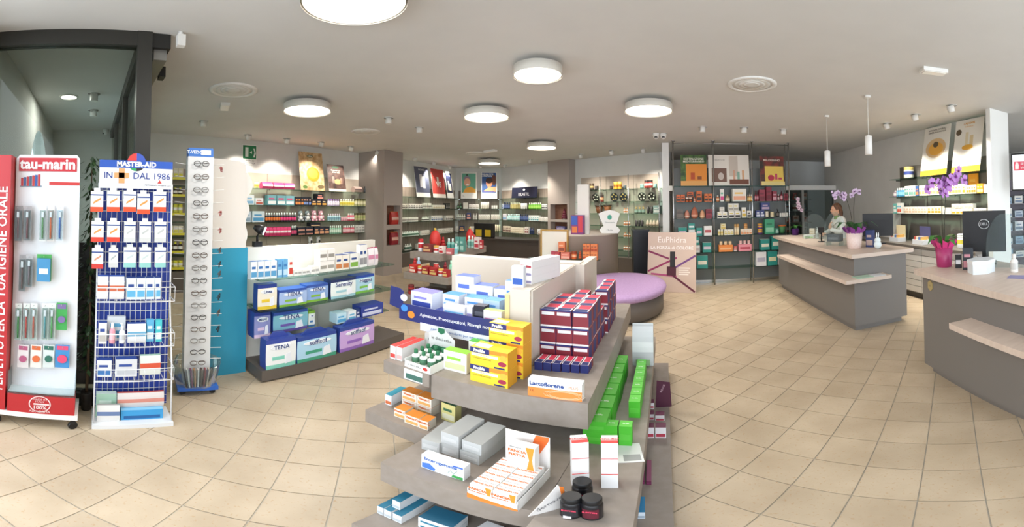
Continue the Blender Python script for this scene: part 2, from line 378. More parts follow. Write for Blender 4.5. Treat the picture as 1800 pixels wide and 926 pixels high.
# ------------------------------------------------------------------ glass entrance vestibule
VX = -2.69; VY = .42
ve = thing('entrance_vestibule', 'dark framed glass entrance vestibule with sliding door header', 'vestibule', (VX, VY, 0)); ve['kind'] = 'structure'
VF = M('#34332f', .45, .2); VG = glass('vestibule_glass', '#e3e8e4', .2)
MB().box(-.06, .06, -.11, 0, 0, CEIL).build('corner_post', VF, ve)
MB().box(-.05, .05, -1.17, -.11, CEIL - .13, CEIL).build('top_beam', VF, ve); MB().box(-.05, .05, -1.17, -.11, 0, .12).build('bottom_beam', VF, ve)
MB().box(-.012, .012, -1.17, -.11, .12, CEIL - .13).build('pane', VG, ve)
MB().box(-4.2, -.06, -.09, -.01, CEIL - .13, CEIL).build('top_beam', VF, ve); MB().box(-4.2, -.06, -.09, -.01, 0, .1).build('bottom_beam', VF, ve)
MB().box(-4.2, -.06, -.06, -.04, .1, CEIL - .13).build('pane', VG, ve)
for x in (-1.45, -2.9): MB().box(x - .04, x + .04, -.09, -.01, .1, CEIL - .13).build('mullion', VF, ve)
MB().box(-4.2, .04, .0, .14, CEIL - .13, CEIL - .003).build('door_header', M('#1d1c1a', .5), ve); MB().box(-4.2, .0, .02, .12, CEIL - .22, CEIL - .13).build('door_rail', M('#8d8c88', .4, .6), ve)
MB().box(-.5, -.38, .14, .19, CEIL - .22, CEIL - .12).build('door_sensor', BLACK, ve)
MB().box(.012, .03, -.5, -.13, .2, 1.35).build('dark_panel', M('#1b1b1c', .4), ve); MB().box(.03, .034, -.3, -.16, .85, 1.15).build('notice', M('#9a9c9c', .5), ve)
p = Zp(121, 170, CEIL); t = thing('ceiling_downlight', 'recessed round glowing downlight inside the entrance vestibule', 'lamp', (p.x, p.y, CEIL - .012))
MB().lathe([(.12, .012), (.12, 0), (.10, 0)], 24, caps=False).build('rim', WHITE, t); MB().lathe([(.0005, .003), (.1, .003), (.1, .008), (.0005, .008)], 24).build('diffuser', M('#fff6e8', .4, 0, 8.), t)
area('downlight', (p.x, p.y, CEIL - .02), .2, 12)

# ------------------------------------------------------------------ product kinds (meshes are shared between look-alikes)
KC = {}
def kit(kind, w, d, h, c1, c2, c3=None):
    k = (kind, round(w, 3), round(d, 3), round(h, 3), c1, c2, c3)
    if k in KC: return KC[k]
    c3 = c3 or c2; a, b, c = M(c1), M(c2), M(c3); x, y = w / 2, d / 2; P = []
    if kind == 'carton':
        m = MB().box(-x, x, -y, y, 0, h, 0, {'t': 2 if c3 != c2 else 0}); P.append(('body', m.mesh('carton', [a, b, c])))
        l = MB().box(-x * .86, x * .86, -y - .0012, -y + .001, h * .12, h * .42, 0); P.append(('front_print', l.mesh('print', [b])))
        if h > .09: P.append(('title_print', MB().box(-x * .7, x * .5, -y - .0012, -y + .001, h * .58, h * .72).mesh('title', [c])))
    elif kind == 'plainbox':
        m = MB().box(-x, x, -y, y, 0, h, 0, {'t': 1}); P.append(('body', m.mesh('carton', [a, b])))
        l = MB().box(-x * .8, x * .8, -y - .0012, -y + .001, h * .3, h * .6, 0); P.append(('front_print', l.mesh('print', [c])))
    elif kind in ('bottle', 'pump', 'dropper'):
        r = min(x, y); hb = h * (.74 if kind == 'bottle' else .66)
        P.append(('body', MB().lathe([(r * .9, 0), (r, h * .03), (r, hb * .25), (r, hb * .72), (r, hb * .85), (r * .45, hb)], 12, mats=[0, 0, 1, 0, 0]).mesh('bottle', [a, c])))
        cp = MB().lathe([(r * .45, hb - .001), (r * .48, hb), (r * .48, h * (1 if kind == 'bottle' else .85)), (r * .3, h * (1 if kind == 'bottle' else .87))], 10)
        if kind != 'bottle': cp.lathe([(r * .16, h * .86), (r * .16, h)], 8); cp.box(-r * .9, r * .2, -r * .16, r * .16, h * .95, h)
        P.append(('cap', cp.mesh('cap', [b])))
    elif kind == 'tube':
        m = MB(); n = 10; pr = [(.42, 0), (.5, h * .16), (.5, h * .2)]
        m.lathe([(x * .62, h * .14), (x * .9, h * .2), (x, h * .55), (x * 1.0, h)], n, sy=.62); P.append(('body', m.mesh('tube', [a])))
        P.append(('cap', MB().lathe([(x * .7, 0), (x * .72, h * .15)], n, sy=.8).mesh('cap', [b])))
    elif kind in ('jar', 'tin', 'candle'):
        r = min(x, y); P.append(('body', MB().lathe([(r * .93, 0), (r, h * .06), (r, h * .3), (r, h * .6), (r, h * .7), (r * .9, h * .74)], 14, mats=[0, 0, 1, 0, 0]).mesh('jar', [a, c])))
        P.append(('lid', MB().lathe([(r * .96, h * .72), (r * .98, h * .75), (r * .98, h * .97), (r * .9, h)], 14).mesh('lid', [b])))
    elif kind == 'egg':
        P.append(('body', MB().lathe([(x * .62, 0), (x * .95, h * .15), (x, h * .35), (x * .82, h * .65), (x * .5, h * .88), (.001, h)], 14).mesh('egg', [a])))
        P.append(('band', MB().lathe([(x * .96, h * .16), (x * 1.01, h * .24), (x * 1.01, h * .32)], 14).mesh('band', [b])))
    elif kind == 'pouch':
        m = MB(); n = 8
        for j in range(n):
            t0, t1 = j / n, (j + 1) / n; f0, f1 = math.sin(math.pi * min(.97, t0 * .9 + .1)) ** .5, math.sin(math.pi * min(.97, t1 * .9 + .1)) ** .5
            for sg in (-1, 1):
                pts = [(-x, sg * y * f0, h * t0), (x, sg * y * f0, h * t0), (x, sg * y * f1, h * t1), (-x, sg * y * f1, h * t1)]; m.quad(pts if sg < 0 else pts[::-1], 1 if .3 < t0 < .6 else 0, True)
            for sx in (-1, 1): 
                pts = [(sx * x, -y * f0, h * t0), (sx * x, y * f0, h * t0), (sx * x, y * f1, h * t1), (sx * x, -y * f1, h * t1)]; m.quad(pts if sx > 0 else pts[::-1], 0)
        m.quad([(-x, -y * .55, 0), (-x, y * .55, 0), (x, y * .55, 0), (x, -y * .55, 0)]); P.append(('body', m.mesh('pouch', [a, b])))
        P.append(('seal', MB().box(-x, x, -.002, .002, h * .97, h * 1.06).mesh('seal', [c])))
    elif kind == 'plate':
        m = MB(); r = h / 2; seg = 24
        m.lathe([(.001, 0), (r * .55, .004), (r * .6, .012), (r, .022), (r, .028), (r * .6, .02), (.001, .012)], seg, mats=[0, 0, 0, 1, 0, 0])
        me = m.mesh('plate', [a, b])
        for v in me.vertices: v.co = (v.co.x, -v.co.z * .95 + .012 - (v.co.y - 0) * .18, v.co.y * .984 + r)
        P.append(('dish', me)); s2 = MB()
        for q in range(5):
            an = q * 1.257 + .4; s2.lathe([(.001, .0), (r * .2, 0), (r * .2, .003), (.001, .003)], 8, c=(r * .58 * math.cos(an), r * .58 * math.sin(an), .023))
        me = s2.mesh('motif', [c])
        for v in me.vertices: v.co = (v.co.x, -v.co.z * .95 + .012 - v.co.y * .18, v.co.y * .984 + r)
        P.append(('motif', me)); P.append(('stand', MB().box(-r * .3, r * .3, .0, r * .5, 0, .012).mesh('stand', [M('#2a2522')])))
    elif kind == 'plush':
        m = MB().ell((0, 0, h * .3), (x * .85, y * .8, h * .32)); m.ell((0, -y * .15, h * .72), (x * .72, y * .7, h * .28))
        for sx in (-1, 1):
            m.ell((sx * x * .5, 0, h * .95), (x * .22, y * .15, h * .1)); m.ell((sx * x * .6, -y * .6, h * .1), (x * .3, y * .4, h * .11)); m.ell((sx * x * .75, -y * .35, h * .4), (x * .22, y * .3, h * .16))
        P.append(('body', m.mesh('plush', [a]))); f = MB().ell((0, -y * .75, h * .66), (x * .36, y * .25, h * .12)); f.ell((0, -y * .6, h * .32), (x * .5, y * .35, h * .2)); P.append(('muzzle', f.mesh('muzzle', [b])))
        for sx in (-1, 1): P.append(('eye', MB().ell((sx * x * .3, -y * .78, h * .78), (x * .08, x * .08, x * .08), n=6, k=5).mesh('eye', [BLACK])))
    elif kind == 'bowl':
        P.append(('body', MB().lathe([(x * .5, 0), (x * .6, h * .08), (x, h), (x * .94, h), (x * .5, h * .14)], 16).mesh('bowl', [a]))); P.append(('rim', MB().lathe([(x * 1.01, h * .86), (x * 1.02, h * 1.0), (x * .95, h * 1.0)], 16).mesh('rim', [b])))
    elif kind == 'mug':
        P.append(('body', MB().lathe([(x * .7, 0), (x * .75, h * .05), (x * .75, h), (x * .66, h), (x * .66, h * .1)], 14, mats=[0, 0, 0, 1]).mesh('mug', [a, b])))
        P.append(('handle', MB().tube([(x * .72, 0, h * .8), (x * 1.1, 0, h * .75), (x * 1.15, 0, h * .4), (x * .72, 0, h * .2)], h * .05).mesh('handle', [c])))
    elif kind == 'tree':
        m = MB(); 
        for q in range(4): m.lathe([(x * (1 - q * .22), h * (.12 + q * .2)), (x * (.55 - q * .12), h * (.36 + q * .2))], 12)
        P.append(('cone', m.mesh('cone', [a]))); P.append(('foot', MB().lathe([(x * .45, 0), (x * .45, h * .13)], 10).mesh('foot', [b])))
        s = MB()
        for q in range(14):
            an = q * 2.4; zz = .2 + .055 * q; s.ell((x * (1.0 - zz) * .95 * math.cos(an), x * (1.0 - zz) * .95 * math.sin(an), h * zz), (x * .08,) * 3, n=6, k=4)
        P.append(('baubles', s.mesh('baubles', [c])))
    elif kind == 'ball':
        P.append(('body', MB().ell((0, 0, h * .46), (x, y, h * .46)).mesh('ball', [a]))); P.append(('cap', MB().lathe([(x * .2, h * .9), (x * .2, h)], 8).mesh('cap', [b])))
    KC[k] = P; return P
KNAME = {'plainbox': 'carton', 'pump': 'pump_bottle', 'dropper': 'dropper_bottle', 'tin': 'tin', 'candle': 'candle_jar', 'egg': 'gift_egg', 'plush': 'plush_toy', 'tree': 'tree_ornament', 'ball': 'round_ornament', 'pouch': 'pouch_pack', 'plate': 'decorated_plate'}
KCAT = {'carton': 'box', 'plainbox': 'box', 'pump': 'bottle', 'dropper': 'bottle', 'bottle': 'bottle', 'tin': 'tin', 'candle': 'candle', 'egg': 'ornament', 'plush': 'plush toy', 'tree': 'ornament', 'ball': 'ornament', 'pouch': 'pack', 'plate': 'plate', 'mug': 'mug', 'bowl': 'bowl', 'jar': 'jar', 'tube': 'tube'}
def put(kind, loc, rz, w, d, h, c1, c2, c3, label, group=None, cname=None):
    P = kit(kind, w, d, h, c1, c2, c3)
    r = thing(cname if cname and kind in ('carton', 'plainbox') else KNAME.get(kind, kind), label, KCAT[kind], loc, rz, group)
    for n, me in P:
        o = obj(n, me, r)
        if n in ('motif', 'baubles'): o['kind'] = 'stuff'
    return r
def row(L, rz, zt, y, specs, where, depth=None, back=0., cname=None):
    """specs: (xa, xb, n, hpx, kind, c1, c2, c3, description[, lift px])"""
    for sp in specs:
        xa, xb, n, hp, kind, c1, c2, c3, desc = sp[:9]; lift = sp[9] if len(sp) > 9 else 0
        s0, q0 = PLp(xa, y, L); s1, q1 = PLp(xb, y, L); per = (s1 - s0) / n; dist = math.hypot((q0.x + q1.x) / 2, (q0.y + q1.y) / 2)
        w = abs(per) * .93; h = hp / F * dist * 1.0
        d = min(max(w, .05), .15) if kind in ('carton', 'plainbox', 'pouch') else w
        if kind in ('bottle', 'pump', 'dropper', 'jar', 'candle', 'tin', 'tube') and w > h * .95: w = d = h * .95
        if kind in ('bowl', 'mug', 'egg', 'plush', 'ball', 'tree'): w = d = min(w, .22)
        if kind == 'plush': d = w * .8
        if kind == 'plate': h = min(h, w * 1.0)
        if depth: d = depth
        nx, ny = L[1][1], -L[1][0]
        for i in range(n):
            s = s0 + per * (i + .5); jit = random.uniform(-.006, .006) - back
            c = Vector((L[0][0] + L[1][0] * s, L[0][1] + L[1][1] * s)) + Vector((nx, ny)) * (jit - d / 2)
            put(kind, (c.x, c.y, zt + .0008 + lift / F * dist), rz + random.uniform(-.05, .05) * (kind in ('carton', 'plainbox')), w, d, h, c1, c2, c3, desc + ' ' + where, (desc + ' ' + where) if n > 1 else None, cname)

# ------------------------------------------------------------------ posters / boards
def board(name, label, cat, bl, br, ht, lean, rz, face, t=.006, border=None):
    """upright board standing at bl..br (bottom corners, xyz), height ht, leaning back by lean (m at top)"""
    bl, br = Vector(bl), Vector(br); w = (br - bl).length; c = (bl + br) / 2
    th = thing(name, label, cat, (c.x, c.y, bl.z), rz); a = math.atan2(lean, ht)
    o = MB().box(-w / 2, w / 2, 0, t, 0, math.hypot(ht, lean), 0, {'f': 1}).build('panel', [border or WHITE, face], th); o.rotation_euler = (-a, 0, 0); o.location.z = t * math.sin(a) + .0008
    return th, o, w, math.hypot(ht, lean)
def pr_rect(p, x0, x1, z0, z1, col, k=1, name='print', rough=.5):
    return MB().box(x0, x1, -.0012 * k, .001, z0, z1).build(name, M(col, rough), p)
def pr_disc(p, x, z, rx, rz_, col, k=1, name='print', n=20):
    poly = [(x + rx * math.cos(2 * math.pi * i / n), z + rz_ * math.sin(2 * math.pi * i / n)) for i in range(n)]
    return MB().prism(poly, -.0012 * k, .001).build(name, M(col), p)
def pr_poly(p, poly, col, k=1, name='print'):
    return MB().prism(poly, -.0012 * k, .001).build(name, M(col), p)
# ------------------------------------------------------------------ shelving units
BEIGE = M('#b3a597', .6); WOODP = noisy('taupe_wood', '#85776b', '#94867a', 5, .55, stretch=(3, 3, .4))
def shelf_unit(name, label, L, rz, s0, s1, wall_off, ztop, zs, depth, panels, pmat, poles=None, zbase=.08, base=True):
    """L is the line of the shelf fronts' products; local x along the shelf from s0, y=0 at product fronts, wall at +wall_off"""
    o = Vector((L[0][0] + L[1][0] * s0, L[0][1] + L[1][1] * s0)); t = thing(name, label, 'shelving', (o.x, o.y, 0), rz); w = s1 - s0
    n = panels
    for i in range(n): MB().box(w * i / n + .004, w * (i + 1) / n - .004, wall_off - .03, wall_off - .004, zbase, ztop).build('back_panel', pmat, t)
    for z in zs:
        sh = MB().box(.01, w - .01, wall_off - .03 - depth, wall_off - .03, z - .012, z).build('shelf', GL, t)
        for i in range(n + 1):
            x = min(max(w * i / n, .03), w - .03); MB().box(x - .012, x + .012, wall_off - .14, wall_off - .03, z - .03, z - .012).build('bracket', CHROME, sh)
    if base: MB().box(0, w, wall_off - .03 - depth - .1, wall_off - .03, 0, zbase + .3).build('base_cabinet', M('#5f5750', .5), t)
    return t
zl = [PXp(560, y, LWALL + .27).z for y in (335, 361.5, 389, 412)]; zl += [zl[3] - .35, zl[3] - .7]
sL0 = 1.0; sL1 = 6.12
shelf_unit('wall_shelving', 'long left wall shelving with beige panels and glass shelves behind the gondola', L_LEFT, RZ_LEFT, sL0, sL1, .27, zl[0] + .33, zl, .27, 6, BEIGE)
PK, TEAL, NAVY, WH, CRE, YEL, GRN = '#e0457f', '#6fa3ad', '#20242f', '#e6e3dc', '#ded4bf', '#e3cf55', '#3f8f4a'
w1 = 'on the top glass shelf of the left wall'
row(L_LEFT, RZ_LEFT, zl[0], 335, [(461, 519, 3, 11, 'pouch', PK, '#f3e6ea', PK, 'hot pink wipes pack'), (449, 457, 1, 10, 'jar', '#d9d58f', '#e6e3da', '#c9b94a', 'small yellow jar'),
    (624, 638, 1, 10, 'pouch', '#b99c92', '#6e5a58', '#d8c9c0', 'animal print toiletry pouch'), (641, 648, 2, 11, 'bottle', '#26262a', '#26262a', '#44444a', 'small black bottle'), (650, 665, 1, 10, 'pouch', '#d694a4', '#b86a80', '#e2b9c2', 'pink print toiletry pouch')], w1)
w2 = 'on the second glass shelf of the left wall'
row(L_LEFT, RZ_LEFT, zl[1], 361, [(430, 447, 1, 17, 'carton', '#dfe6ea', '#86b4d4', None, 'white and blue medical device box'), (449, 463, 1, 12, 'carton', '#d5dade', '#b05a4a', None, 'small grey white device box'),
    (470, 518, 3, 17, 'carton', TEAL, '#e7ecec', '#d0487a', 'teal gift set box with pink flower'), (519, 534, 3, 15, 'carton', NAVY, '#d58a4a', None, 'slim navy box'), (534, 547, 3, 15, 'carton', NAVY, '#7a8fc4', '#d9a08a', 'navy box with a peach figure'),
    (548, 574, 3, 11, 'carton', '#1f2230', '#d8a04c', '#f0d0a0', 'short navy candle box'), (557, 569, 1, 10, 'carton', '#1d202c', '#d88d80', None, 'navy box topping the short candle boxes', 11),
    (577, 598, 5, 12, 'bottle', '#cdbcd8', '#7e5a9c', '#efe9f2', 'lilac bottle with purple cap'), (599, 624, 6, 12, 'bottle', '#e2dc9a', '#ece9dc', '#d6c64a', 'pale yellow bottle'), (625, 667, 9, 13, 'jar', '#b7b586', '#4c4a28', '#dcd7b6', 'olive green jar with dark lid')], w2)
w3 = 'on the third glass shelf of the left wall'
row(L_LEFT, RZ_LEFT, zl[2], 389, [(431, 441, 1, 19, 'carton', '#cfdbe6', '#8fa9bd', None, 'tall pale blue box'), (443, 466, 1, 19, 'carton', '#d4dfe8', '#4f97c4', None, 'wide pale blue appliance box'),
    (467, 494, 6, 16, 'bottle', '#22222a', '#e9e9e9', '#e07a3c', 'black shampoo bottle with orange label'), (494, 522, 6, 16, 'bottle', '#2a2530', '#ececec', PK, 'black shampoo bottle with pink label'),
    (524, 548, 2, 19, 'plush', '#8a8d94', '#ecebe8', None, 'grey husky plush toy'), (548, 572, 2, 19, 'plush', '#e0a0b0', '#f3dfe2', None, 'pink plush toy'),
    (577, 600, 6, 13, 'bottle', '#a8c6cc', '#d8c2cf', '#7da6b4', 'pale teal mini bottle'), (601, 612, 3, 7, 'jar', '#db8f9f', '#e7c5ca', None, 'low pink jar'), (612, 624, 4, 13, 'bottle', '#d5576e', '#f0eeea', '#efdfe0', 'pink and white bottle'), (625, 667, 9, 13, 'jar', '#c2b98a', '#4a4222', '#a7b070', 'kraft green jar with dark lid')], w3)
w4 = 'on the fourth glass shelf of the left wall'
row(L_LEFT, RZ_LEFT, zl[3], 412, [(467, 512, 7, 15, 'pouch', '#d8366f', '#f0dfe5', '#d8366f', 'hot pink baby pack'), (513, 522, 3, 17, 'bottle', '#23222a', '#e4e4e4', '#d64f7b', 'slim black bottle'),
    (523, 551, 2, 7, 'carton', NAVY, '#c98b7a', '#e8c9b0', 'wide navy gift box'), (523, 551, 2, 7, 'carton', '#232838', '#cf9a8a', '#e8c9b0', 'wide navy gift box laid on another', 7.2), (552, 579, 3, 13, 'carton', '#262b3a', '#d8a07a', None, 'navy gift box with peach picture'), (545, 564, 1, 6, 'carton', '#1e2230', '#d8b090', None, 'dark gift box topping the navy boxes', 14.5),
    (580, 601, 6, 14, 'bottle', '#8fbfa4', '#e8ebe6', '#d6e7d8', 'mint green bottle'), (604, 624, 6, 13, 'bottle', '#cf5f70', '#efe9e8', '#e9c9cc', 'raspberry pink bottle'), (625, 641, 3, 13, 'carton', '#dcdad4', '#9a9c98', None, 'white and grey box'), (642, 659, 3, 15, 'carton', '#c8d24e', '#4f86b8', None, 'lime green box'), (661, 667, 1, 12, 'carton', '#b04448', '#e4dcd8', None, 'small red box')], w4)
wA = 'on the shelves of yellow strips beside the eyewear stand'
for k, (y, z) in enumerate(((311, None), (341, None), (374, None), (409, None), (441, None), (470, None), (505, None))):
    zz = PXp(300, y, LWALL + .27).z
    sh = thing('side_shelf', ['top', 'second', 'third', 'fourth', 'fifth', 'sixth', 'lowest'][k] + ' yellow edged shelf on the left wall beside the eyewear stand', 'shelf', (LWALL + .27, .6, zz), RZ_LEFT)
    MB().box(0, 1.55, 0, .262, -.02, 0).build('board', BEIGE, sh); MB().box(0, 1.55, -.012, 0, -.045, .002).build('price_strip', M('#d8cf3a', .4), sh)
    row(L_LEFT, RZ_LEFT, zz, y, [(272, 294, 3, 15 + 3 * (k % 2), 'carton', ['#e2dccb', '#d8c74a', '#e4e2dd', '#c9b8a0'][k % 4], '#d9c93e', '#8c8a86', ['cream', 'yellow', 'white', 'tan'][k % 4] + ' and yellow remedy box'),
        (296, 322, 3, 12 + 4 * ((k + 1) % 2), ['carton', 'bottle', 'jar'][k % 3], ['#dfd8c0', '#3b2f2a', '#d4cf52'][k % 3], '#d8cf3a', '#e7e3da', ['cream remedy box', 'dark brown remedy bottle', 'yellow remedy jar'][k % 3])], 'on the ' + ['top', 'second', 'third', 'fourth', 'fifth', 'sixth', 'lowest'][k] + ' shelf beside the eyewear stand')
# corner unit
zc = [PLp(840, y, L_COR)[1].z for y in (349, 367, 386, 407, 427, 446)]
sc1 = (BP - A0).length
def corner_parts(L, rz, s0, s1, n, lab): return shelf_unit('wall_shelving', lab, L, rz, s0, s1, .27, zc[0] + .28, zc, .27, n, WOODP)
corner_parts(L_LEFT, RZ_LEFT, 6.82, 10.5, 3, 'left wing of the brown cosmetics shelving beyond the left pillar')
corner_parts(L_COR, RZ_COR, .1, sc1 - .06, 2, 'short middle bay of the brown cosmetics shelving in the far corner')
sb1 = PLp(964, 360, L_BACK)[0]
corner_parts(L_BACK, RZ_BACK, .08, sb1 - .02, 2, 'right wing of the brown cosmetics shelving up to the niche pillar')
C1, C2 = '#e7e1d2', '#cfc6b4'
xA = 798; xB = 862
wn = ['top', 'second', 'third', 'fourth', 'fifth']
def corner_row(k, y, left, mid, right):
    a = 'on the %s shelf of the left cosmetics wing' % wn[k]; b = 'on the %s shelf of the middle cosmetics bay' % wn[k]; c = 'on the %s shelf of the right cosmetics wing' % wn[k]
    mr = [m for m in mid + right if m[1] <= 880]; br = [m for m in mid + right if m[1] > 880]
    row(L_LEFT, RZ_LEFT, zc[k + 1], y, left, a, cname='skincare_carton'); row(L_COR, RZ_COR, zc[k + 1], y, mr, b, cname='skincare_carton'); row(L_BACK, RZ_BACK, zc[k + 1], y, [(max(m[0], 884),) + m[1:] for m in br], c, cname='skincare_carton')
corner_row(0, 367, [(707, 716, 3, 9, 'carton', C1, '#6a665c', None, 'cream carton'), (718, 743, 6, 9, 'carton', '#ece8de', '#77766e', None, 'white skincare carton'), (745, 760, 4, 10, 'jar', '#e9e4d6', '#e9e4d6', '#9a968a', 'white cream jar'), (761, 782, 5, 7, 'carton', C1, '#c8b890', None, 'low cream box'), (784, 791, 2, 10, 'carton', '#2b2b2a', '#8a8a84', None, 'black slim box')],
    [(803, 812, 2, 10, 'bottle', '#232825', '#6f8f70', None, 'dark green bottle'), (814, 823, 1, 11, 'carton', C1, '#e9e4d6', None, 'cream square box'), (824, 842, 3, 8, 'carton', '#ebe8e0', '#b9b3a3', None, 'small white box'), (845, 860, 4, 12, 'tube', '#ece7d8', '#d9cfb4', None, 'tall cream tube')],
    [(864, 875, 3, 6, 'jar', '#ebe9e2', '#e2e0d8', None, 'low white jar'), (877, 883, 1, 9, 'carton', '#d5dbe2', '#5876a4', None, 'pale blue box'), (884, 895, 4, 12, 'bottle', '#27324f', '#1e2740', '#52628c', 'navy bottle'), (896, 913, 6, 11, 'bottle', '#9a8f55', '#d9d4b8', '#b8ae72', 'olive bottle'), (914, 925, 4, 10, 'tube', '#eceae4', '#d0cec4', None, 'white tube'), (928, 950, 7, 11, 'bottle', '#68a82e', '#e4eadb', '#9bc95c', 'lime green bottle'), (952, 962, 4, 9, 'carton', '#e8e6e0', '#25272a', None, 'black and white carton')])
corner_row(1, 386, [(707, 736, 10, 8, 'jar', '#ece9e0', '#dcd8cc', '#9f9b90', 'small white jar'), (743, 755, 5, 8, 'bottle', '#e9e6dc', '#dcd8cc', '#6a6a64', 'white lotion bottle'), (758, 778, 6, 9, 'carton', '#e8e5dc', '#4d6c9c', None, 'white box with blue print'), (784, 797, 4, 8, 'carton', '#e5e2da', '#2a2a2a', None, 'white and black carton')],
    [(802, 818, 5, 9, 'bottle', '#eae7de', '#e2ded2', '#a3a098', 'white bottle'), (820, 828, 1, 12, 'carton', '#31406c', '#d49a88', None, 'navy counter card box'), (831, 839, 3, 11, 'bottle', '#e9e6dd', '#c9c6bd', None, 'tall white bottle'), (841, 861, 5, 9, 'carton', '#ebe8df', '#c8c2b2', None, 'ivory carton')],
    [(863, 879, 5, 9, 'carton', '#e9e6dc', '#c0b8a8', None, 'ivory skincare carton'), (881, 890, 3, 11, 'carton', '#dfd8dc', '#6f9fc4', None, 'pink and blue box'), (891, 913, 8, 11, 'bottle', '#9fc9c6', '#dfeceb', '#c9e2e0', 'pale teal bottle'), (913, 927, 5, 11, 'bottle', '#2b3c64', '#1f2c4c', '#5b6c98', 'navy lotion bottle'), (929, 947, 5, 10, 'carton', '#e4e8e6', '#5fa0a4', None, 'white and teal carton'), (948, 963, 4, 8, 'carton', '#eceae3', '#d0ccc0', None, 'small white carton')])
corner_row(2, 407, [(707, 737, 10, 9, 'bottle', '#dfe6dc', '#eeece6', '#4f7a60', 'green label bottle'), (741, 755, 5, 8, 'carton', '#e9e5da', '#bdb5a4', None, 'ivory low carton'), (770, 797, 8, 8, 'carton', '#e9e6dd', '#b8b2a4', None, 'white slim carton')],
    [(801, 806, 2, 9, 'carton', '#ebe8df', '#aaa498', None, 'white carton'), (807, 817, 1, 10, 'carton', '#2b3554', '#d9a068', None, 'dark blue picture box'), (826, 839, 3, 9, 'carton', '#e6e3da', '#c4beb0', None, 'white wide carton'), (843, 860, 4, 9, 'carton', '#e0dac8', '#bfb59e', None, 'cream carton')],
    [(866, 880, 4, 12, 'tube', '#e3d9bd', '#cbbd98', None, 'cream tube'), (882, 897, 5, 11, 'carton', '#d9cdb8', '#7a5a50', None, 'brown and cream carton'), (898, 920, 6, 10, 'carton', '#e8dfc8', '#cfc3a4', None, 'pale cream carton'), (922, 929, 2, 12, 'carton', '#dfd8d0', '#9a6a64', None, 'white and rose carton'), (930, 938, 3, 11, 'bottle', '#2b3a60', '#22304f', None, 'navy blue bottle'), (944, 953, 1, 10, 'carton', '#e3e5e4', '#8d9a9c', None, 'white gift box'), (954, 962, 2, 10, 'carton', '#2e3234', '#c9cccc', None, 'charcoal carton')])
corner_row(3, 427, [(713, 725, 4, 11, 'bottle', '#e9e7e0', '#e9e7e0', '#3f6a58', 'white bottle with green label'), (734, 745, 3, 9, 'carton', '#e6e2d8', '#c9c2b2', None, 'ivory carton')], [(803, 830, 5, 9, 'carton', '#e4ded0', '#c5bca8', None, 'ivory carton'), (836, 858, 5, 10, 'bottle', '#d5dcd6', '#eceae4', None, 'grey bottle')],
    [(866, 880, 4, 9, 'carton', '#ded6c2', '#b9ad94', None, 'cream carton'), (881, 903, 7, 12, 'bottle', '#9fc6bf', '#dfe9e6', '#7db0a8', 'teal bottle'), (904, 929, 6, 10, 'carton', '#e5dfce', '#c9c0aa', None, 'ivory box'), (935, 956, 5, 11, 'carton', '#e2dfd8', '#98a8b4', None, 'white and blue carton')])
row(L_BACK, RZ_BACK, zc[5], 446, [(903, 930, 7, 5, 'jar', '#e8e5dc', '#e8e5dc', '#b9b4a6', 'low white jar'), (936, 948, 2, 9, 'pouch', '#c96f80', '#e3c0c4', None, 'pink pouch')], 'on the lowest shelf of the right cosmetics wing')
# plate unit on the back wall right of the pillar
sp0 = PLp(1012, 350, L_BACK)[0]; sp1 = PLp(1160, 350, L_BACK)[0]
zp = [PLp(1090, y, L_BACK)[1].z for y in (332, 354, 375, 397, 417, 440)]
t = shelf_unit('wall_shelving', 'taupe giftware shelving with patterned plates behind the round desk', L_BACK, RZ_BACK, sp0, sp1, .27, zp[0] + .36, zp, .27, 3, BEIGE)
for i in range(1, 4): MB().tube([((sp1 - sp0) * i / 3, -.05, .1), ((sp1 - sp0) * i / 3, -.05, zp[0] + .36)], .012, 8).build('pole', CHROME, t)
row(L_BACK, RZ_BACK, zp[0], 332, [(1030, 1042, 2, 12, 'tin', '#3a322c', '#5a4a3a', '#c0a068', 'dark patterned tin'), (1044, 1050, 1, 7, 'tin', '#2f2c2b', '#4a4440', None, 'small black tin'), (1070, 1076, 1, 6, 'tin', '#2a2624', '#4a4036', None, 'low black tin'), (1077, 1091, 2, 13, 'tin', '#dfb23a', '#e8c860', '#a86a20', 'tall yellow tin'), (1094, 1100, 1, 6, 'tin', '#37403f', '#58686a', None, 'low slate tin'),
    (1123, 1131, 1, 7, 'tin', '#6f9a90', '#86aca4', None, 'left low teal tin'), (1131, 1146, 2, 14, 'tin', '#9c3c34', '#2c2422', '#e8e2d8', 'tall red and black tin'), (1147, 1154, 1, 7, 'tin', '#6f9f94', '#8ab4aa', None, 'right low teal tin')], 'on the top shelf of the plate unit')
row(L_BACK, RZ_BACK, zp[1], 354, [(1018, 1034, 1, 15, 'plate', '#2c2a24', '#3a372e', '#e4ddc8', 'left floral plate'), (1034, 1050, 1, 15, 'plate', '#2c2a24', '#3a372e', '#e6dfcc', 'second floral plate'), (1052, 1059, 1, 12, 'jar', '#8c3a2c', '#3a2a22', '#d8b080', 'red pot'), (1067, 1084, 1, 16, 'plate', '#2a2e34', '#3c4450', '#c8a860', 'left dark blue plate'), (1084, 1100, 1, 16, 'plate', '#2a2e34', '#3c4450', '#c8a860', 'right dark blue plate'), (1117, 1133, 1, 16, 'plate', '#2c2a24', '#35322a', '#e8e0cc', 'left cream flowered plate'), (1134, 1151, 1, 16, 'plate', '#2c2a24', '#35322a', '#e8e0cc', 'right cream flowered plate')], 'on the second shelf of the plate unit')
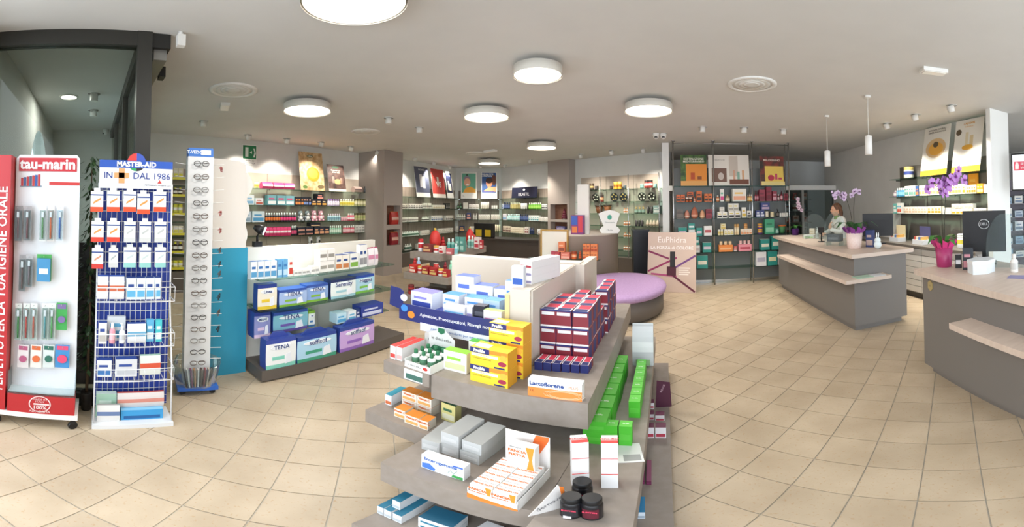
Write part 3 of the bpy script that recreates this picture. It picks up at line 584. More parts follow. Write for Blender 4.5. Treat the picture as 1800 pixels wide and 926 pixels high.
row(L_BACK, RZ_BACK, zp[2], 375, [(1042, 1056, 1, 14, 'bowl', '#7a4a28', '#2f2018', None, 'left bronze leaf bowl'), (1056, 1072, 1, 15, 'bowl', '#8a5630', '#3a281c', None, 'right bronze leaf bowl'), (1095, 1104, 2, 9, 'bottle', '#ece8e0', '#c98a5a', None, 'white perfume bottle'), (1114, 1133, 3, 12, 'dropper', '#5c6a58', '#c0a060', '#8aa898', 'green figurine bottle'), (1135, 1147, 2, 12, 'mug', '#2f2c2c', '#d9d4cc', '#2f2c2c', 'black patterned mug'), (1148, 1159, 1, 14, 'carton', '#84a098', '#c9d0c8', None, 'teal gift box')], 'on the third shelf of the plate unit')
for k, y in ((3, 397), (4, 417), (5, 440)):
    row(L_BACK, RZ_BACK, zp[k], y, [(1095, 1107, 2 + k % 2, 9, 'bottle', '#ece8e0', '#c98a5a', None, 'white perfume bottle'), (1115, 1130, 3, 11, 'mug', '#2f2c2c', '#d9d4cc', '#3a3633', 'black and white mug'), (1134, 1158, 4, 12, ['egg', 'jar', 'tin'][k % 3], ['#d8c8b0', '#c9b294', '#6a5a4c'][k % 3], '#8a7458', None, ['cotton flower bud', 'beige pot', 'brown tin'][k % 3])], 'on the %s shelf of the plate unit' % ['fourth', 'fifth', 'lowest'][k - 3])
# niche goods
for (px, y, c, lab) in ((691, 394, '#b8352c', 'red and orange gift bag in the upper niche of the left pillar'), (691, 430, '#9a2c34', 'dark red gift bag in the lower niche of the left pillar')):
    q = PXp(px, y, -6.05); put('pouch', (q.x, q.y + .05, (zA[0] if y < 400 else zA[2]) + .001), math.pi / 2, .3, .1, .3, c, '#d9b0a0', '#e07a2c', lab)
q = bpt(PLp(989, 385, L_BACK)[0], .19); put('tree', (q.x, q.y, zB[0] + .001), RZ_BACK, .2, .2, .32, '#6e2438', '#d9d2c8', '#c98a9a', 'plum coloured star ornament in the niche of the back pillar')
q = bpt(PLp(984, 403, L_BACK)[0], .19); put('carton', (q.x, q.y, zB[2] + .001), RZ_BACK, .3, .1, .1, '#6a6a9a', '#b9b0c8', None, 'lilac flat box in the lower niche of the back pillar')
# ------------------------------------------------------------------ posters on the left wall and corner
def wall_poster(L, rz, xl, xr, yb, ytop, z, label, face, lean=.13, name='poster'):
    a = PLp(xl, yb, L)[1]; b = PLp(xr, yb, L)[1]; a.z = b.z = z
    dist = math.hypot((a.x + b.x) / 2, (a.y + b.y) / 2) + .15; ht = (yb - ytop) / F * dist
    return board(name, label, 'poster', a, b, ht, lean, rz, face)
t, p, w, h = wall_poster(L_LEFT, RZ_LEFT, 529, 571, 333, 266, zl[0], 'large tan poster with an orange honey dish leaning on the left wall shelf', noisy('tan_print', '#b08a5c', '#d8bd92', 14, .5))
pr_disc(p, .03, h * .42, w * .27, h * .19, '#d98a26'); pr_disc(p, .03, h * .44, w * .2, h * .13, '#e8a640', 2); pr_disc(p, -.02, h * .9, w * .13, h * .04, '#3d5a34'); lettering(p, 'helan', .06, (-.02, -.003, h * .9), M('#e9e4d4'), .001)
lettering(p, 'LA NATURA', .05, (0, -.003, h * .77), M('#6a4e30')); pr_disc(p, -.2, h * .08, w * .1, h * .04, '#5a7a3c'); pr_disc(p, .22, h * .1, w * .14, h * .05, '#6b5a3a')
t, p, w, h = wall_poster(L_LEFT, RZ_LEFT, 579, 609, 334, 287, zl[0], 'smaller dark brown poster with bottles leaning on the left wall shelf', noisy('dark_print', '#3a2c2a', '#6a5048', 9, .5))
pr_disc(p, 0, h * .9, w * .2, h * .05, '#3f5d46'); lettering(p, 'Fragranze per', .05, (0, -.003, h * .78), M('#e9e2d6')); lettering(p, 'la tua casa', .05, (0, -.003, h * .71), M('#e9e2d6'))
pr_rect(p, -w * .5, w * .5, 0, h * .09, '#e4d8c8'); pr_disc(p, .03, h * .36, w * .22, h * .1, '#b09c6a'); pr_rect(p, -w * .26, -w * .12, h * .3, h * .55, '#8a7a70'); pr_rect(p, w * .2, w * .32, h * .28, h * .5, '#9a7a6a')
def cposter(L, rz, xl, xr, yt, lab, face, lean=.13): return wall_poster(L, rz, xl, xr, 349, yt, zc[0], lab, face, lean)
t, p, w, h = cposter(L_LEFT, RZ_LEFT, 733, 757, 296, 'slate blue poster with white tubes leaning above the cosmetics shelves', M('#4d5266', .5))
pr_rect(p, -w / 2, w / 2, 0, h * .14, '#e9e6de'); pr_rect(p, -w * .18, w * .02, h * .32, h * .75, '#c4c4c6'); pr_rect(p, 0, w * .2, h * .3, h * .68, '#d8d8d6', 2); lettering(p, 'BIONIKE', .07, (0, -.003, h * .9), M('#e6e6ea'))
t, p, w, h = cposter(L_LEFT, RZ_LEFT, 762, 784, 299, 'red poster reading VS leaning above the cosmetics shelves', M('#c0453e', .5))
pr_rect(p, -w / 2, w / 2, 0, h * .13, '#e9e0d6'); lettering(p, 'VS', .26, (.02, -.003, h * .45), M('#f0ece4'), .006); pr_rect(p, -w * .08, w * .06, h * .42, h * .72, '#d8cfc4')
t, p, w, h = cposter(L_LEFT, RZ_LEFT, 787, 798, 303, 'white framed navy poster with cream jars above the cosmetics shelves', M('#e8e6e0', .5))
pr_rect(p, -w * .44, w * .44, h * .2, h * .95, '#1e2440'); pr_rect(p, -w * .2, .0, h * .3, h * .65, '#d9d0bc', 2); pr_rect(p, 0, w * .25, h * .28, h * .55, '#e4dcc8', 3); lettering(p, 'AVENE', .06, (0, -.004, h * .86), M('#d8d8e4'))
t, p, w, h = cposter(L_COR, RZ_COR, 810, 838, 303, 'white framed poster of a laughing woman in yellow on green', M('#ece9e2', .5))
pr_rect(p, -w * .44, w * .44, h * .22, h * .96, '#5fa58c'); pr_poly(p, [(-w * .36, h * .22), (w * .44, h * .22), (w * .4, h * .36), (w * .1, h * .46), (-w * .2, h * .4)], '#e0a02c', 2); pr_disc(p, -w * .1, h * .62, w * .2, h * .16, '#d9a284', 3); pr_disc(p, -w * .12, h * .74, w * .22, h * .12, '#8a7a8c', 2); pr_disc(p, -w * .08, h * .54, w * .09, h * .025, '#f2eeea', 4); pr_disc(p, -w * .12, h * .9, w * .06, h * .03, '#33402f', 4); lettering(p, 'C', .1, (-w * .32, -.003, h * .1), M('#8a8a8a'))
t, p, w, h = cposter(L_COR, RZ_COR, 846, 874, 302, 'white framed blue poster of a parent holding a child', M('#ece9e2', .5))
pr_rect(p, -w * .46, w * .44, h * .22, h * .97, '#26508c'); pr_disc(p, w * .3, h * .7, w * .14, h * .2, '#6a3a28', 2); pr_disc(p, 0, h * .58, w * .2, h * .15, '#d98c62', 3); pr_disc(p, 0, h * .68, w * .22, h * .11, '#3a1f18', 4); pr_poly(p, [(-w * .4, h * .26), (w * .44, h * .26), (w * .44, h * .44), (-w * .05, h * .42)], '#d99a70', 2); pr_rect(p, -w * .4, w * .3, h * .235, h * .27, '#2b4a9a', 5)
lettering(p, 'DERMATITE', .075, (-w * .1, -.004, h * .91), M('#f0f0f0'), .002); lettering(p, 'ATOPICA?', .075, (-w * .12, -.004, h * .84), M('#f0f0f0'), .002); lettering(p, 'C', .1, (-w * .36, -.003, h * .1), M('#8a8a8a'))
a = PLp(899, 349, L_BACK)[1]; b = PLp(943, 345, L_BACK)[1]; a.z = b.z = zc[0]
t, p, w, h = board('brand_sign', 'dark navy RILASTIL brand sign above the right cosmetics wing', 'sign', a, b, .34, .03, RZ_BACK, M('#1c2036', .4), .02, M('#1c2036', .4))
lettering(p, 'RILASTIL', .13, (0, -.003, h * .32), M('#e8e8ec'), .001); pr_poly(p, [(0, h * .62), (.06, h * .75), (0, h * .88), (-.06, h * .75)], '#e8e8ec')
# exit sign hanging at the left wall
q = PXp(439, 270, LWALL + .02); t = thing('exit_sign', 'green and white emergency exit sign high on the left wall', 'sign', (LWALL + .002, q.y, q.z - .17), RZ_LEFT)
MB().box(-.17, .17, -.012, 0, -.06, .36).build('plate', WHITE, t); pr = MB().box(-.15, .15, -.014, -.01, .06, .34).build('green_field', M('#1f7a4c', .4), t)
MB().box(-.1, -.03, -.016, -.012, .1, .3).build('door_symbol', M('#e8efe8'), t); MB().prism([(.0, .2), (.05, .17), (.05, .23)], -.016, -.012).build('arrow_symbol', M('#e8efe8'), t); MB().prism([(.08, .1), (.11, .2), (.08, .28), (.12, .28), (.14, .18), (.12, .1)], -.016, -.012).build('figure_symbol', M('#e8efe8'), t)
lettering(t, 'USCITA DI', .045, (0, -.0135, .02), M('#30302e')); lettering(t, 'EMERGENZA', .045, (0, -.0135, -.03), M('#30302e'))

# ------------------------------------------------------------------ diaper gondola (faces +X)
GX, GY0, GY1 = -2.76, 1.42, 3.2
G = thing('display_gondola', 'low white backed display gondola with glass shelves of diaper packs', 'shelving', (GX, GY0, 0), math.pi / 2); gw = GY1 - GY0
GD = M('#5c554f', .5)
MB().box(0, gw, 0, .42, .02, .13).build('base', GD, G); MB().box(.02, gw - .02, .03, .4, 0, .02).build('kick', BLACK, G)
bm = M('#d9d5cb', .5)
for i in range(2): MB().box(gw * .93 * i / 2 + .002, gw * .93 * (i + 1) / 2 - .002, .36, .42, .13, 1.25).build('back_panel', bm, G)
gz = [.99, .70, .42]
for z in gz:
    x0 = 0 if z > .5 else gw * .62
    MB().box(x0, gw * .94, .06 if z > .5 else .14, .36, z - .012, z).build('shelf', GL, G)
    for x in (x0 + .05, gw * (.46 if z > .5 else .75), gw * .9): MB().box(x - .008, x + .008, .2, .36, z - .035, z - .012).build('bracket', CHROME, G)
LG = ((GX - .10, GY0), (0., 1.))
def gy(px, y, X=GX - .1): return PXp(px, y, X).y
def diaper(kind_label, y0, y1, z, h, d, c1, c2, c3, txt, xoff=.0, fold=True):
    w = y1 - y0; t = thing('diaper_pack', kind_label, 'package', (GX - .1 - xoff, (y0 + y1) / 2, z), math.pi / 2)
    m = MB(); n = 7; x = w / 2
    for sg in (-1, 1):
        for j in range(n):
            for i in range(4):
                def pt(u, v):
                    bul = .5 + .5 * (math.sin(math.pi * u) * math.sin(math.pi * min(1, v * 1.02))) ** .5
                    return ((u - .5) * w * (.97 + .03 * math.sin(math.pi * v)), d / 2 + sg * d / 2 * (.78 + .22 * bul), v * h)
                u0, u1, v0, v1 = i / 4, (i + 1) / 4, j / n, (j + 1) / n
                mi = 1 if v0 > .78 else (2 if v1 < .2 else 0)
                pts = [pt(u0, v0), pt(u1, v0), pt(u1, v1), pt(u0, v1)]; m.quad(pts if sg < 0 else pts[::-1], mi, True)
    for sx in (0, 1):
        for j in range(n):
            v0, v1 = j / n, (j + 1) / n
            def e(sg, v): 
                return ((sx - .5) * w * (.97 + .03 * math.sin(math.pi * v)), d / 2 + sg * d / 2 * .89, v * h)
            pts = [e(-1, v0), e(1, v0), e(1, v1), e(-1, v1)]; m.quad(pts if sx else pts[::-1], 1, True)
    m.quad([(-x * .97, .0 + d * .05, h), (x * .97, d * .05, h), (x * .97, d * .95, h), (-x * .97, d * .95, h)], 1); m.quad([(-x * .97, d * .95, 0), (x * .97, d * .95, 0), (x * .97, d * .05, 0), (-x * .97, d * .05, 0)], 1)
    m.build('wrapper', [M(c1, .35), M(c2, .35), M(c3, .35)], t)
    if fold: MB().prism([(-x * .7, h - .004), (x * .7, h - .004), (x * .35, h + .05), (-x * .35, h + .05)], d * .42, d * .58).build('carry_fold', M(c2, .3), t)
    MB().prism([(x * .7 * math.cos(a * .5236), h * .72 + h * .09 * math.sin(a * .5236)) for a in range(12)], -.002, .004).build('logo_oval', M('#e8ecf0', .4), t)
    lettering(t, txt, min(.07, w * .2), (0, -.004, h * .72), M('#26407c'), .001)
    pr = MB().box(-x * .6, x * .2, -.001, .006, h * .3, h * .42).build('size_strip', M(c3, .4), t); MB().prism([(x * .25, h * .12), (x * .7, h * .16), (x * .6, h * .5), (x * .3, h * .45)], -.001, .006).build('product_picture', M('#e4e8ee', .4), t)
    return t
diaper('white and teal pack with a blue folded top on the gondola base', gy(458, 650), gy(510, 650), .131, .30, .13, '#e9ecec', '#3a4c9a', '#7fcab8', 'TENA', -.1)
diaper('light blue and white pack on the gondola base between its neighbours', gy(512, 640), gy(581, 620), .131, .27, .13, '#a9cfe4', '#2d4590', '#3f9a7c', 'soffisof', -.1)
diaper('large lilac and white pack at the right of the gondola base', gy(586, 620), gy(647, 600), .131, .275, .13, '#c2a2d8', '#2f4590', '#8e66b8', 'soffisof', -.1)
diaper('navy pack with lilac picture hanging behind the teal topped pack', gy(453, 560), gy(482, 560), gz[2] - .02, .26, .16, '#8a90c4', '#2a3f92', '#d9c4dc', 'MAXI', .06, False)
diaper('teal slip pack on the lowest glass shelf of the gondola', gy(486, 590), gy(548, 580), gz[2] + .001, .21, .16, '#7fb8c8', '#3453a4', '#6a58a0', 'TENA', .06, False)
diaper('small green topped pack behind the teal slip pack', gy(550, 570), gy(562, 570), gz[2] + .001, .17, .14, '#dfe6dd', '#7aa83a', '#4a7fb4', 'lady', .07, False)
diaper('yellow and white rice cake pack on the middle gondola shelf', gy(453, 540), gy(487, 540), gz[1] + .001, .235, .1, '#e7e2d2', '#2d3f8c', '#e2c23c', 'Linea', .0, False)
diaper('blue pants pack lying left on the middle gondola shelf', gy(491, 540), gy(540, 535), gz[1] + .001, .165, .14, '#9fb6dc', '#33509c', '#7fb03c', 'TENA', .0, False)
diaper('blue pants pack with green strip in the middle of the shelf', gy(541, 530), gy(580, 525), gz[1] + .001, .175, .14, '#8aa8d8', '#33509c', '#7fb03c', 'TENA', .02, False)
diaper('pale pack with navy end reading Serenity on the middle shelf', gy(582, 525), gy(626, 520), gz[1] + .001, .2, .14, '#dfe8e6', '#22305c', '#9cc6d0', 'Serenity', .0, False)
diaper('round blue and green pack at the right of the middle shelf', gy(628, 512), gy(661, 510), gz[1] + .001, .2, .15, '#a8cfe0', '#2c4a9c', '#7cb84c', 'Huggies', .02, False)
row(LG, RZ_LEFT, gz[2] + .001, 550, [(592, 610, 1, 19, 'carton', '#bcdce8', '#5aa4cc', None, 'pale blue carton of wipes'), (611, 626, 1, 19, 'carton', '#e2e8ea', '#6ab0d0', None, 'white carton with a blue drop'), (627, 633, 1, 19, 'carton', '#223a78', '#d0d4de', None, 'slim navy carton')], 'on the lowest gondola shelf')
row(LG, RZ_LEFT, gz[2] + .001, 545, [(634, 674, 1, 21, 'carton', '#2b3f94', '#c8cfe6', None, 'long navy carton')], 'on the lowest gondola shelf')
row(LG, RZ_LEFT, gz[0] + .001, 480, [(441, 487, 4, 32, 'carton', '#e3e9ec', '#5a9cc8', '#3a70b0', 'white drop print carton'), (488, 506, 2, 33, 'carton', '#69a8d4', '#b9d8ea', '#3d78b4', 'light blue tall carton'), (508, 516, 1, 36, 'carton', '#e9e6e2', '#c8463c', '#c8463c', 'white carton with a red top band'),
    (517, 545, 4, 11, 'plainbox', '#ebe9e5', '#e2e0dc', '#a8a8a4', 'low white carton'), (546, 562, 2, 14, 'plainbox', '#e9e7e3', '#dcdad6', '#b0b0ac', 'small white carton')], 'on the top gondola shelf')
row(LG, RZ_LEFT, gz[0] + .001, 472, [(564, 592, 2, 20, 'plainbox', '#e6e3de', '#dcdad6', '#9c9890', 'large white printed carton'), (564, 592, 2, 20, 'plainbox', '#e6e3de', '#d8d6d2', '#8f8b84', 'large white printed carton stacked on another', 20.4), (593, 617, 2, 27, 'carton', '#e2ddd2', '#c07a4c', '#2f4a84', 'white carton with a child picture'), (618, 634, 1, 27, 'carton', '#dfe0dc', '#7aa648', '#2f4a84', 'white carton with a green picture'), (635, 649, 2, 40, 'carton', '#e0e0de', '#8c8c90', '#2f4a84', 'tall grey white carton'), (651, 668, 3, 31, 'pouch', '#e2d9dc', '#c4809c', '#b04a70', 'white and pink pouch')], 'on the top gondola shelf', back=.03)
q = PXp(452, 434, GX - .39); t = thing('clamp_lamp', 'black clamp work lamp shining on the corner of the gondola', 'lamp', (GX - .39, q.y, 1.25), math.pi / 2)
MB().box(-.04, .04, -.03, .03, 0, .05).build('clamp', BLACK, t); MB().tube([(0, 0, .05), (.0, 0, .1), (.02, 0, .14)], .012).build('arm', BLACK, t); hd = MB().lathe([(.045, -.035), (.045, .02), (.03, .05), (.02, .07)], 14).build('head', BLACK, t, (.03, -.01, .165)); dl = Vector((.8, -.5, -.34)).normalized(); hd.rotation_mode = 'QUATERNION'; hd.rotation_quaternion = dl.to_track_quat('-Z', 'Y')
MB().lathe([(.0005, -.038), (.04, -.038), (.04, -.042), (.0005, -.042)], 14).build('bulb', M('#ffffff', .3, 0, 40.), hd)
dw = Matrix.Rotation(math.pi / 2, 3, 'Z') @ dl; bp_ = t.location + Matrix.Rotation(math.pi / 2, 3, 'Z') @ Vector((.03, -.01, .165)) + dw * .05
l = bpy.data.lights.new('work_lamp', 'SPOT'); l.energy = 70; l.spot_size = 2.6; l.spot_blend = .6; l.shadow_soft_size = .04; lo = bpy.data.objects.new('work_lamp_beam', l); COL.objects.link(lo); lo.location = bp_; lo.rotation_euler = dw.to_track_quat('-Z', 'Y').to_euler()
for k, px in enumerate((545, 559)):
    put('plush', (LWALL + .16, PXp(px, 425, LWALL + .16).y, zl[4] + .0008), math.pi / 2, .14, .14, .29, '#e8e8e6', '#1c1c1e', '#1c1c1e', ['panda plush toy sitting left behind the gondola', 'panda plush toy sitting right behind the gondola'][k])
# ------------------------------------------------------------------ toothbrush floor display (faces +X)
RED = M('#b3262c', .35)
T = thing('toothbrush_display', 'tall white and red tau-marin toothbrush floor display on casters', 'display stand', (-2.3, -.6, 0), math.pi / 2)
MB().box(0, .55, -.02, .24, .09, .13).build('base', WHITE, T)
for x, y in ((.03, .0), (.52, .0), (.03, .2), (.52, .2)):
    c = MB().lathe([(.028, -.014), (.032, -.01), (.032, .01), (.028, .014)], 14).build('caster', BLACK, T, (x, y, .034)); c.rotation_euler = (math.pi / 2, 0, .4)
    MB().box(x - .015, x + .015, y - .02, y + .02, .05, .09).build('caster_fork', BLACK, T)
MB().box(-.2, .085, -.015, .2, .13, 1.94).build('red_side_panel', RED, T)
lettering(T, 'PERFETTO PER LA TUA IGIENE ORALE', .085, (.04, -.018, 1.02), M('#ecd8d8'), .0012, rot=(0, -math.pi / 2, 0))
o = MB().prism([(.09, .13), (.53, .13), (.52, 1.93), (.50, 1.955), (.12, 1.955), (.095, 1.93)], .1, .13).build('back_board', M('#dfe2e6', .4), T)
MB().box(.115, .50, .095, .102, 1.845, 1.935).build('header_band', M('#c02a34', .4), T); lettering(T, 'tau-marin', .095, (.307, .093, 1.89), M('#f0eeee'), .003)
for k in range(7): MB().box(.13 + .019 * k, .145 + .019 * k, .096, .101, 1.745, 1.80 + .004 * k).build('bristle_print', M(['#b8323a', '#3a5c94', '#b8323a', '#44607f', '#b8323a', '#2f56a0', '#b8323a'][k]), T)
MB().box(.32, .52, .096, .101, 1.755, 1.775).build('brush_handle_print', M('#c23a38'), T); MB().box(.125, .27, .097, .101, 1.738, 1.75).build('brush_head_print', M('#8a9aa8'), T)
MB().box(.1, .53, -.015, .1, .13, .285).build('red_front_box', RED, T)
ringp = MB(); 
for k in range(28):
    a0, a1 = k * math.pi / 14, (k + 1) * math.pi / 14
    ringp.quad([(.31 + .063 * math.cos(a0), -.017, .215 + .063 * math.sin(a0)), (.31 + .07 * math.cos(a0), -.017, .215 + .07 * math.sin(a0)), (.31 + .07 * math.cos(a1), -.017, .215 + .07 * math.sin(a1)), (.31 + .063 * math.cos(a1), -.017, .215 + .063 * math.sin(a1))])
ringp.build('badge_ring', M('#e8d4d2'), T); lettering(T, '100%', .04, (.31, -.017, .185), M('#e8d4d2'), .001); lettering(T, 'MADE IN', .022, (.31, -.017, .255), M('#e8d4d2')); lettering(T, 'ITALY', .022, (.31, -.017, .235), M('#e8d4d2'))
MB().box(.27, .37, -.0175, -.015, .208, .22).build('badge_brush', M('#e8d4d2'), T); lettering(T, 'ALFASIGMA', .026, (.31, -.017, .15), M('#e8d4d2'))
MB().box(.1, .104, -.015, .1, .285, .46).build('bin_side', CLEAR, T); MB().box(.526, .53, -.015, .1, .285, .46).build('bin_side', CLEAR, T); MB().box(.1, .53, -.015, -.012, .285, .36).build('bin_front', CLEAR, T); MB().box(.104, .526, -.012, .1, .30, .305).build('bin_floor', M('#d5d9dc'), T)
hooks = []
def blister(px, ytop, ybot, wpx, c1, c2, style, label, group):
    a = PXp(px, ytop, -2.36); b = PXp(px, ybot, -2.36); h = a.z - b.z; w = wpx / F * 2.36
    t = thing('toothbrush_pack', label, 'package', (-2.36, a.y, b.z), math.pi / 2, group)
    MB().box(-w / 2, w / 2, 0, .003, 0, h).build('card', M(c1), t)
    MB().tube([(0, .06, h - .012), (0, -.03, h - .012)], .002, 5).build('hook', CHROME, T, (a.y + .6, .06, b.z))
    if style == 'brush':
        MB().tube([(0, -.008, h * .08), (0, -.01, h * .4), (0, -.008, h * .85)], [.006, .007, .004], 6).build('brush', M(c2, .3), t); MB().box(-.007, .007, -.022, -.008, h * .68, h * .84).build('bristles', M('#e4e6ea'), t)
        MB().box(-w * .42, w * .42, -.024, 0, h * .04, h * .88).build('clear_shell', CLEAR, t)
    elif style == 'box':
        MB().box(-w * .45, w * .45, -.03, 0, h * .02, h * .86).build('body', M(c2), t); MB().box(-w * .3, w * .3, -.031, -.029, h * .3, h * .5).build('print', M('#e9eef0'), t)
    else:
        pr_disc(t, 0, h * .4, w * .34, w * .34, c2, 8, 'floss_case'); pr_rect(t, -w * .4, w * .4, h * .78, h * .95, c2)
g1 = 'packs on the toothbrush display'
for px, c1, c2, l in ((33, '#8e8a8c', '#6a3a40', 'dark red'), (49, '#a8a4a6', '#7a4a50', 'rose grey'), (76, '#e4e6e4', '#3f8a3c', 'green'), (90, '#e2dcd8', '#d2602c', 'orange'), (106, '#dde3ea', '#2f62b4', 'blue')):
    blister(px, 362, 424, 12 if px > 60 else 14, c1, c2, 'brush', l + ' toothbrush blister on the top hook row of the toothbrush display', None)
blister(40, 448, 512, 12, '#9a9a9c', '#6a5050', 'brush', 'grey tinted toothbrush blister on the second hook row', None); blister(52, 448, 505, 12, '#b0b0b2', '#7a6a70', 'brush', 'pale grey toothbrush blister on the second hook row', None); blister(78, 447, 494, 26, '#4aa04e', '#3f86b4', 'box', 'green and blue interdental box on the second hook row', None)
for k, (px, c) in enumerate(((33, '#3f9a48'), (47, '#c8443c'), (60, '#c85a44'), (80, '#5aa0a8'), (92, '#4a9e4c'))):
    blister(px, 533, 598, 12, '#dfe5df', c, 'brush', ['green', 'red', 'coral', 'aqua', 'leaf green'][k] + ' toothbrush blister on the third hook row of the display', None)
blister(109, 532, 580, 19, '#3fa050', '#7a6a9c', 'disc', 'green carded floss with lilac case on the third hook row', None)
for k, (px, w, c1, c2) in enumerate(((41, 20, '#dcd8d8', '#b0587c'), (64, 20, '#e0ddd6', '#d2693c'), (86, 20, '#cfd8d6', '#2f6a5c'), (110, 25, '#3f8ac4', '#d84a70'))):
    blister(px, 606, 646, w, c1, c2, 'disc', ['white and mauve', 'white and orange', 'pale green', 'bright blue'][k] + ' carded floss pack on the lowest hook row', None)

# ------------------------------------------------------------------ plaster rack (faces +X)
R = thing('wire_rack', 'white wire MASTER-AID plaster rack with blue grid back', 'display stand', (-2.33, .05, 0), math.pi / 2); rw = .5
BLU = M('#27409a', .45); WIRE = M('#dfe1e3', .35)
MB().box(0, rw, .16, .17, .1, 1.78).build('blue_back', BLU, R)
MB().box(-.01, rw + .01, -.03, .22, .0, .035).build('base_tray', WIRE, R)
for x in (0, rw): MB().tube([(x, .0, .035), (x, .02, .5), (x, .12, .95), (x, .13, 1.78)], .006, 6).build('side_wire', WIRE, R)
for k in range(14): MB().tube([(.02 + (rw - .04) * k / 13, .15, .1), (.02 + (rw - .04) * k / 13, .15, 1.75)], .0025, 4).build('grid_wire', WIRE, R)
for k in range(24): MB().tube([(0, .147, .12 + .07 * k), (rw, .147, .12 + .07 * k)], .0025, 4).build('grid_wire', WIRE, R)
MB().box(0, rw, .12, .135, 1.745, 1.935).build('header_board', M('#e3e5ea', .4), R); MB().box(0, rw, .118, .121, 1.885, 1.935).build('header_band', M('#2f57b0', .4), R)
lettering(R, 'MASTER-AID', .048, (.25, .1155, 1.908), M('#eef0f4'), .0022); lettering(R, 'IN', .062, (.06, .117, 1.83), M('#2a3f8c')); lettering(R, 'DAL 1986', .062, (.355, .117, 1.83), M('#2a3f8c'), align='CENTER')
for a0, c in ((0, '#3b56b0'), (1, '#d8403c'), (2, '#2f9a5c'), (3, '#2a2a2c')):
    poly = [(.25, 1.925)] + [(.25 + .062 * math.cos(math.pi / 2 * a0 + j * math.pi / 16), 1.925 + .062 * math.sin(math.pi / 2 * a0 + j * math.pi / 16)) for j in range(9)]
    MB().prism(poly, .1185, .128).build('round_logo', M(c), R)
for (a, b, c, d) in ((.13, .17, 1.78, 1.88), (.10, .2, 1.815, 1.85)): MB().box(a, b, .1165, .1195, c, d).build('plaster_cross', M('#dba06a'), R)
lettering(R, 'PIETRASANTA PHARMA S.p.A.', .014, (.4, .117, 1.77), M('#4a4a50')); MB().prism([(.395, 1.785), (.425, 1.785), (.41, 1.808)], .1165, .119).build('triangle_mark', M('#c8403a'), R)
for z, y0 in ((1.0, -.02), (.68, -.03), (.42, -.04)):
    b = MB().tube([(0, .14, z), (0, y0, z), (rw, y0, z), (rw, .14, z)], .004, 5).build('basket_rim', WIRE, R); MB().tube([(0, .14, z + .1), (0, y0 - .01, z + .1), (rw, y0 - .01, z + .1), (rw, .14, z + .1)], .004, 5).build('basket_rim', WIRE, R)
    for k in range(9): x = rw * k / 8; MB().tube([(x, .14, z), (x, y0, z), (x, y0 - .01, z + .1)], .0022, 4).build('basket_wire', WIRE, R)
def rk(px, y, X=-2.38): q = PXp(px, y, X); return q
def hang(px, ytop, hpx, wpx, c1, c2, c3, label, group=None, X=-2.37, d=.04):
    q = rk(px, ytop + hpx, X); t = thing('plaster_box', label, 'box', (X, q.y, q.z), math.pi / 2, group); w = wpx / F * 2.37; h = hpx / F * 2.37
    MB().box(-w / 2, w / 2, 0, d, 0, h * .86, 0, {'u': 1}).build('body', [M(c1), M(c2)], t)
    MB().box(-w * .25, w * .25, d * .5 - .001, d * .5 + .001, h * .86, h).build('hang_tab', M(c1), t)
    MB().box(-w / 2 - .0005, w / 2 + .0005, -.0015, .001, 0, h * .2).build('bottom_print', M(c2), t); MB().box(-w / 2, w / 2, -.0015, .001, h * .68, h * .73).build('blue_line', M('#2f4a8c'), t)
    pl = [(-w * .3, h * .32), (w * .28, h * .5), (w * .32, h * .6), (-w * .26, h * .42)]; MB().prism(pl, -.0015, .001).build('plaster_picture', M(c3), t)
gg = 'orange plaster boxes on the rack'
for k, px in enumerate((170, 199, 228, 252, 281)): hang(px, 330 + (4 if k == 3 else 0), 42, 22, '#e6e6e4', '#d8502c', '#e0924a', 'white and orange plaster box hanging on the top row of the wire rack', gg)
for k, px in enumerate((171, 199)): hang(px, 383, 42, 22, '#e6e6e4', '#d8402c', '#e0924a', 'white and red plaster box hanging on the second row of the wire rack', 'red plaster boxes on the rack')
for k, px in enumerate((228, 255, 282)): hang(px, 383, 43, 20, '#dfe0de', '#c9cbc9', '#b9bdbc', 'plain white gauze box hanging on the second row of the wire rack', 'white gauze boxes on the rack')
hang(171, 430, 42, 20, '#e2e2e0', '#c83a34', '#c98a6a', 'white box with a red side hanging on the third row of the wire rack'); hang(199, 430, 40, 16, '#dfdfdd', '#c9c9c7', '#a8aeb0', 'narrow white box hanging on the third row of the wire rack')
for k, px in enumerate((228, 255, 282)): hang(px, 428, 42, 21 - k, '#e0e2e0', '#8fc6c0', '#c0cccc', 'white and aqua box hanging on the third row of the wire rack', 'aqua plaster boxes on the rack')
def bask(px0, px1, ybot, hpx, d, X, c1, c2, c3, label, kind='carton', z=None):
    a = rk(px0, ybot, X); b = rk(px1, ybot, X); w = b.y - a.y; h = hpx / F * abs(X); put(kind, (X - d / 2, (a.y + b.y) / 2, z if z is not None else a.z), math.pi / 2, w, d, h, c1, c2, c3, label)
bask(171, 190, 530, 42, .05, -2.36, '#e6e7e8', '#c86a4c', '#34509a', 'left white gauze packet in the upper rack basket', 'pouch', 1.005); bask(192, 218, 530, 42, .05, -2.36, '#e6e7e8', '#c86a4c', '#34509a', 'right white gauze packet in the upper rack basket', 'pouch', 1.005)
for k, (a, b) in enumerate(((222, 239), (240, 255), (256, 271), (272, 282))): bask(a, b, 530, 40, .06, -2.36, '#dfe8ee', '#62b0d8', '#2f4a8c', ['first', 'second', 'third', 'fourth'][k] + ' white drop print box of the row in the upper rack basket', 'carton', 1.005)
bask(173, 187, 612, 42, .05, -2.36, '#e2e1dd', '#b9b5b0', '#34509a', 'white gauze box in the middle rack basket', 'carton', .685); bask(188, 220, 600, 48, .03, -2.42, '#cfd5da', '#5aa0c4', None, 'tall pale box reading cerottina behind the pink bottle', 'carton', .685)
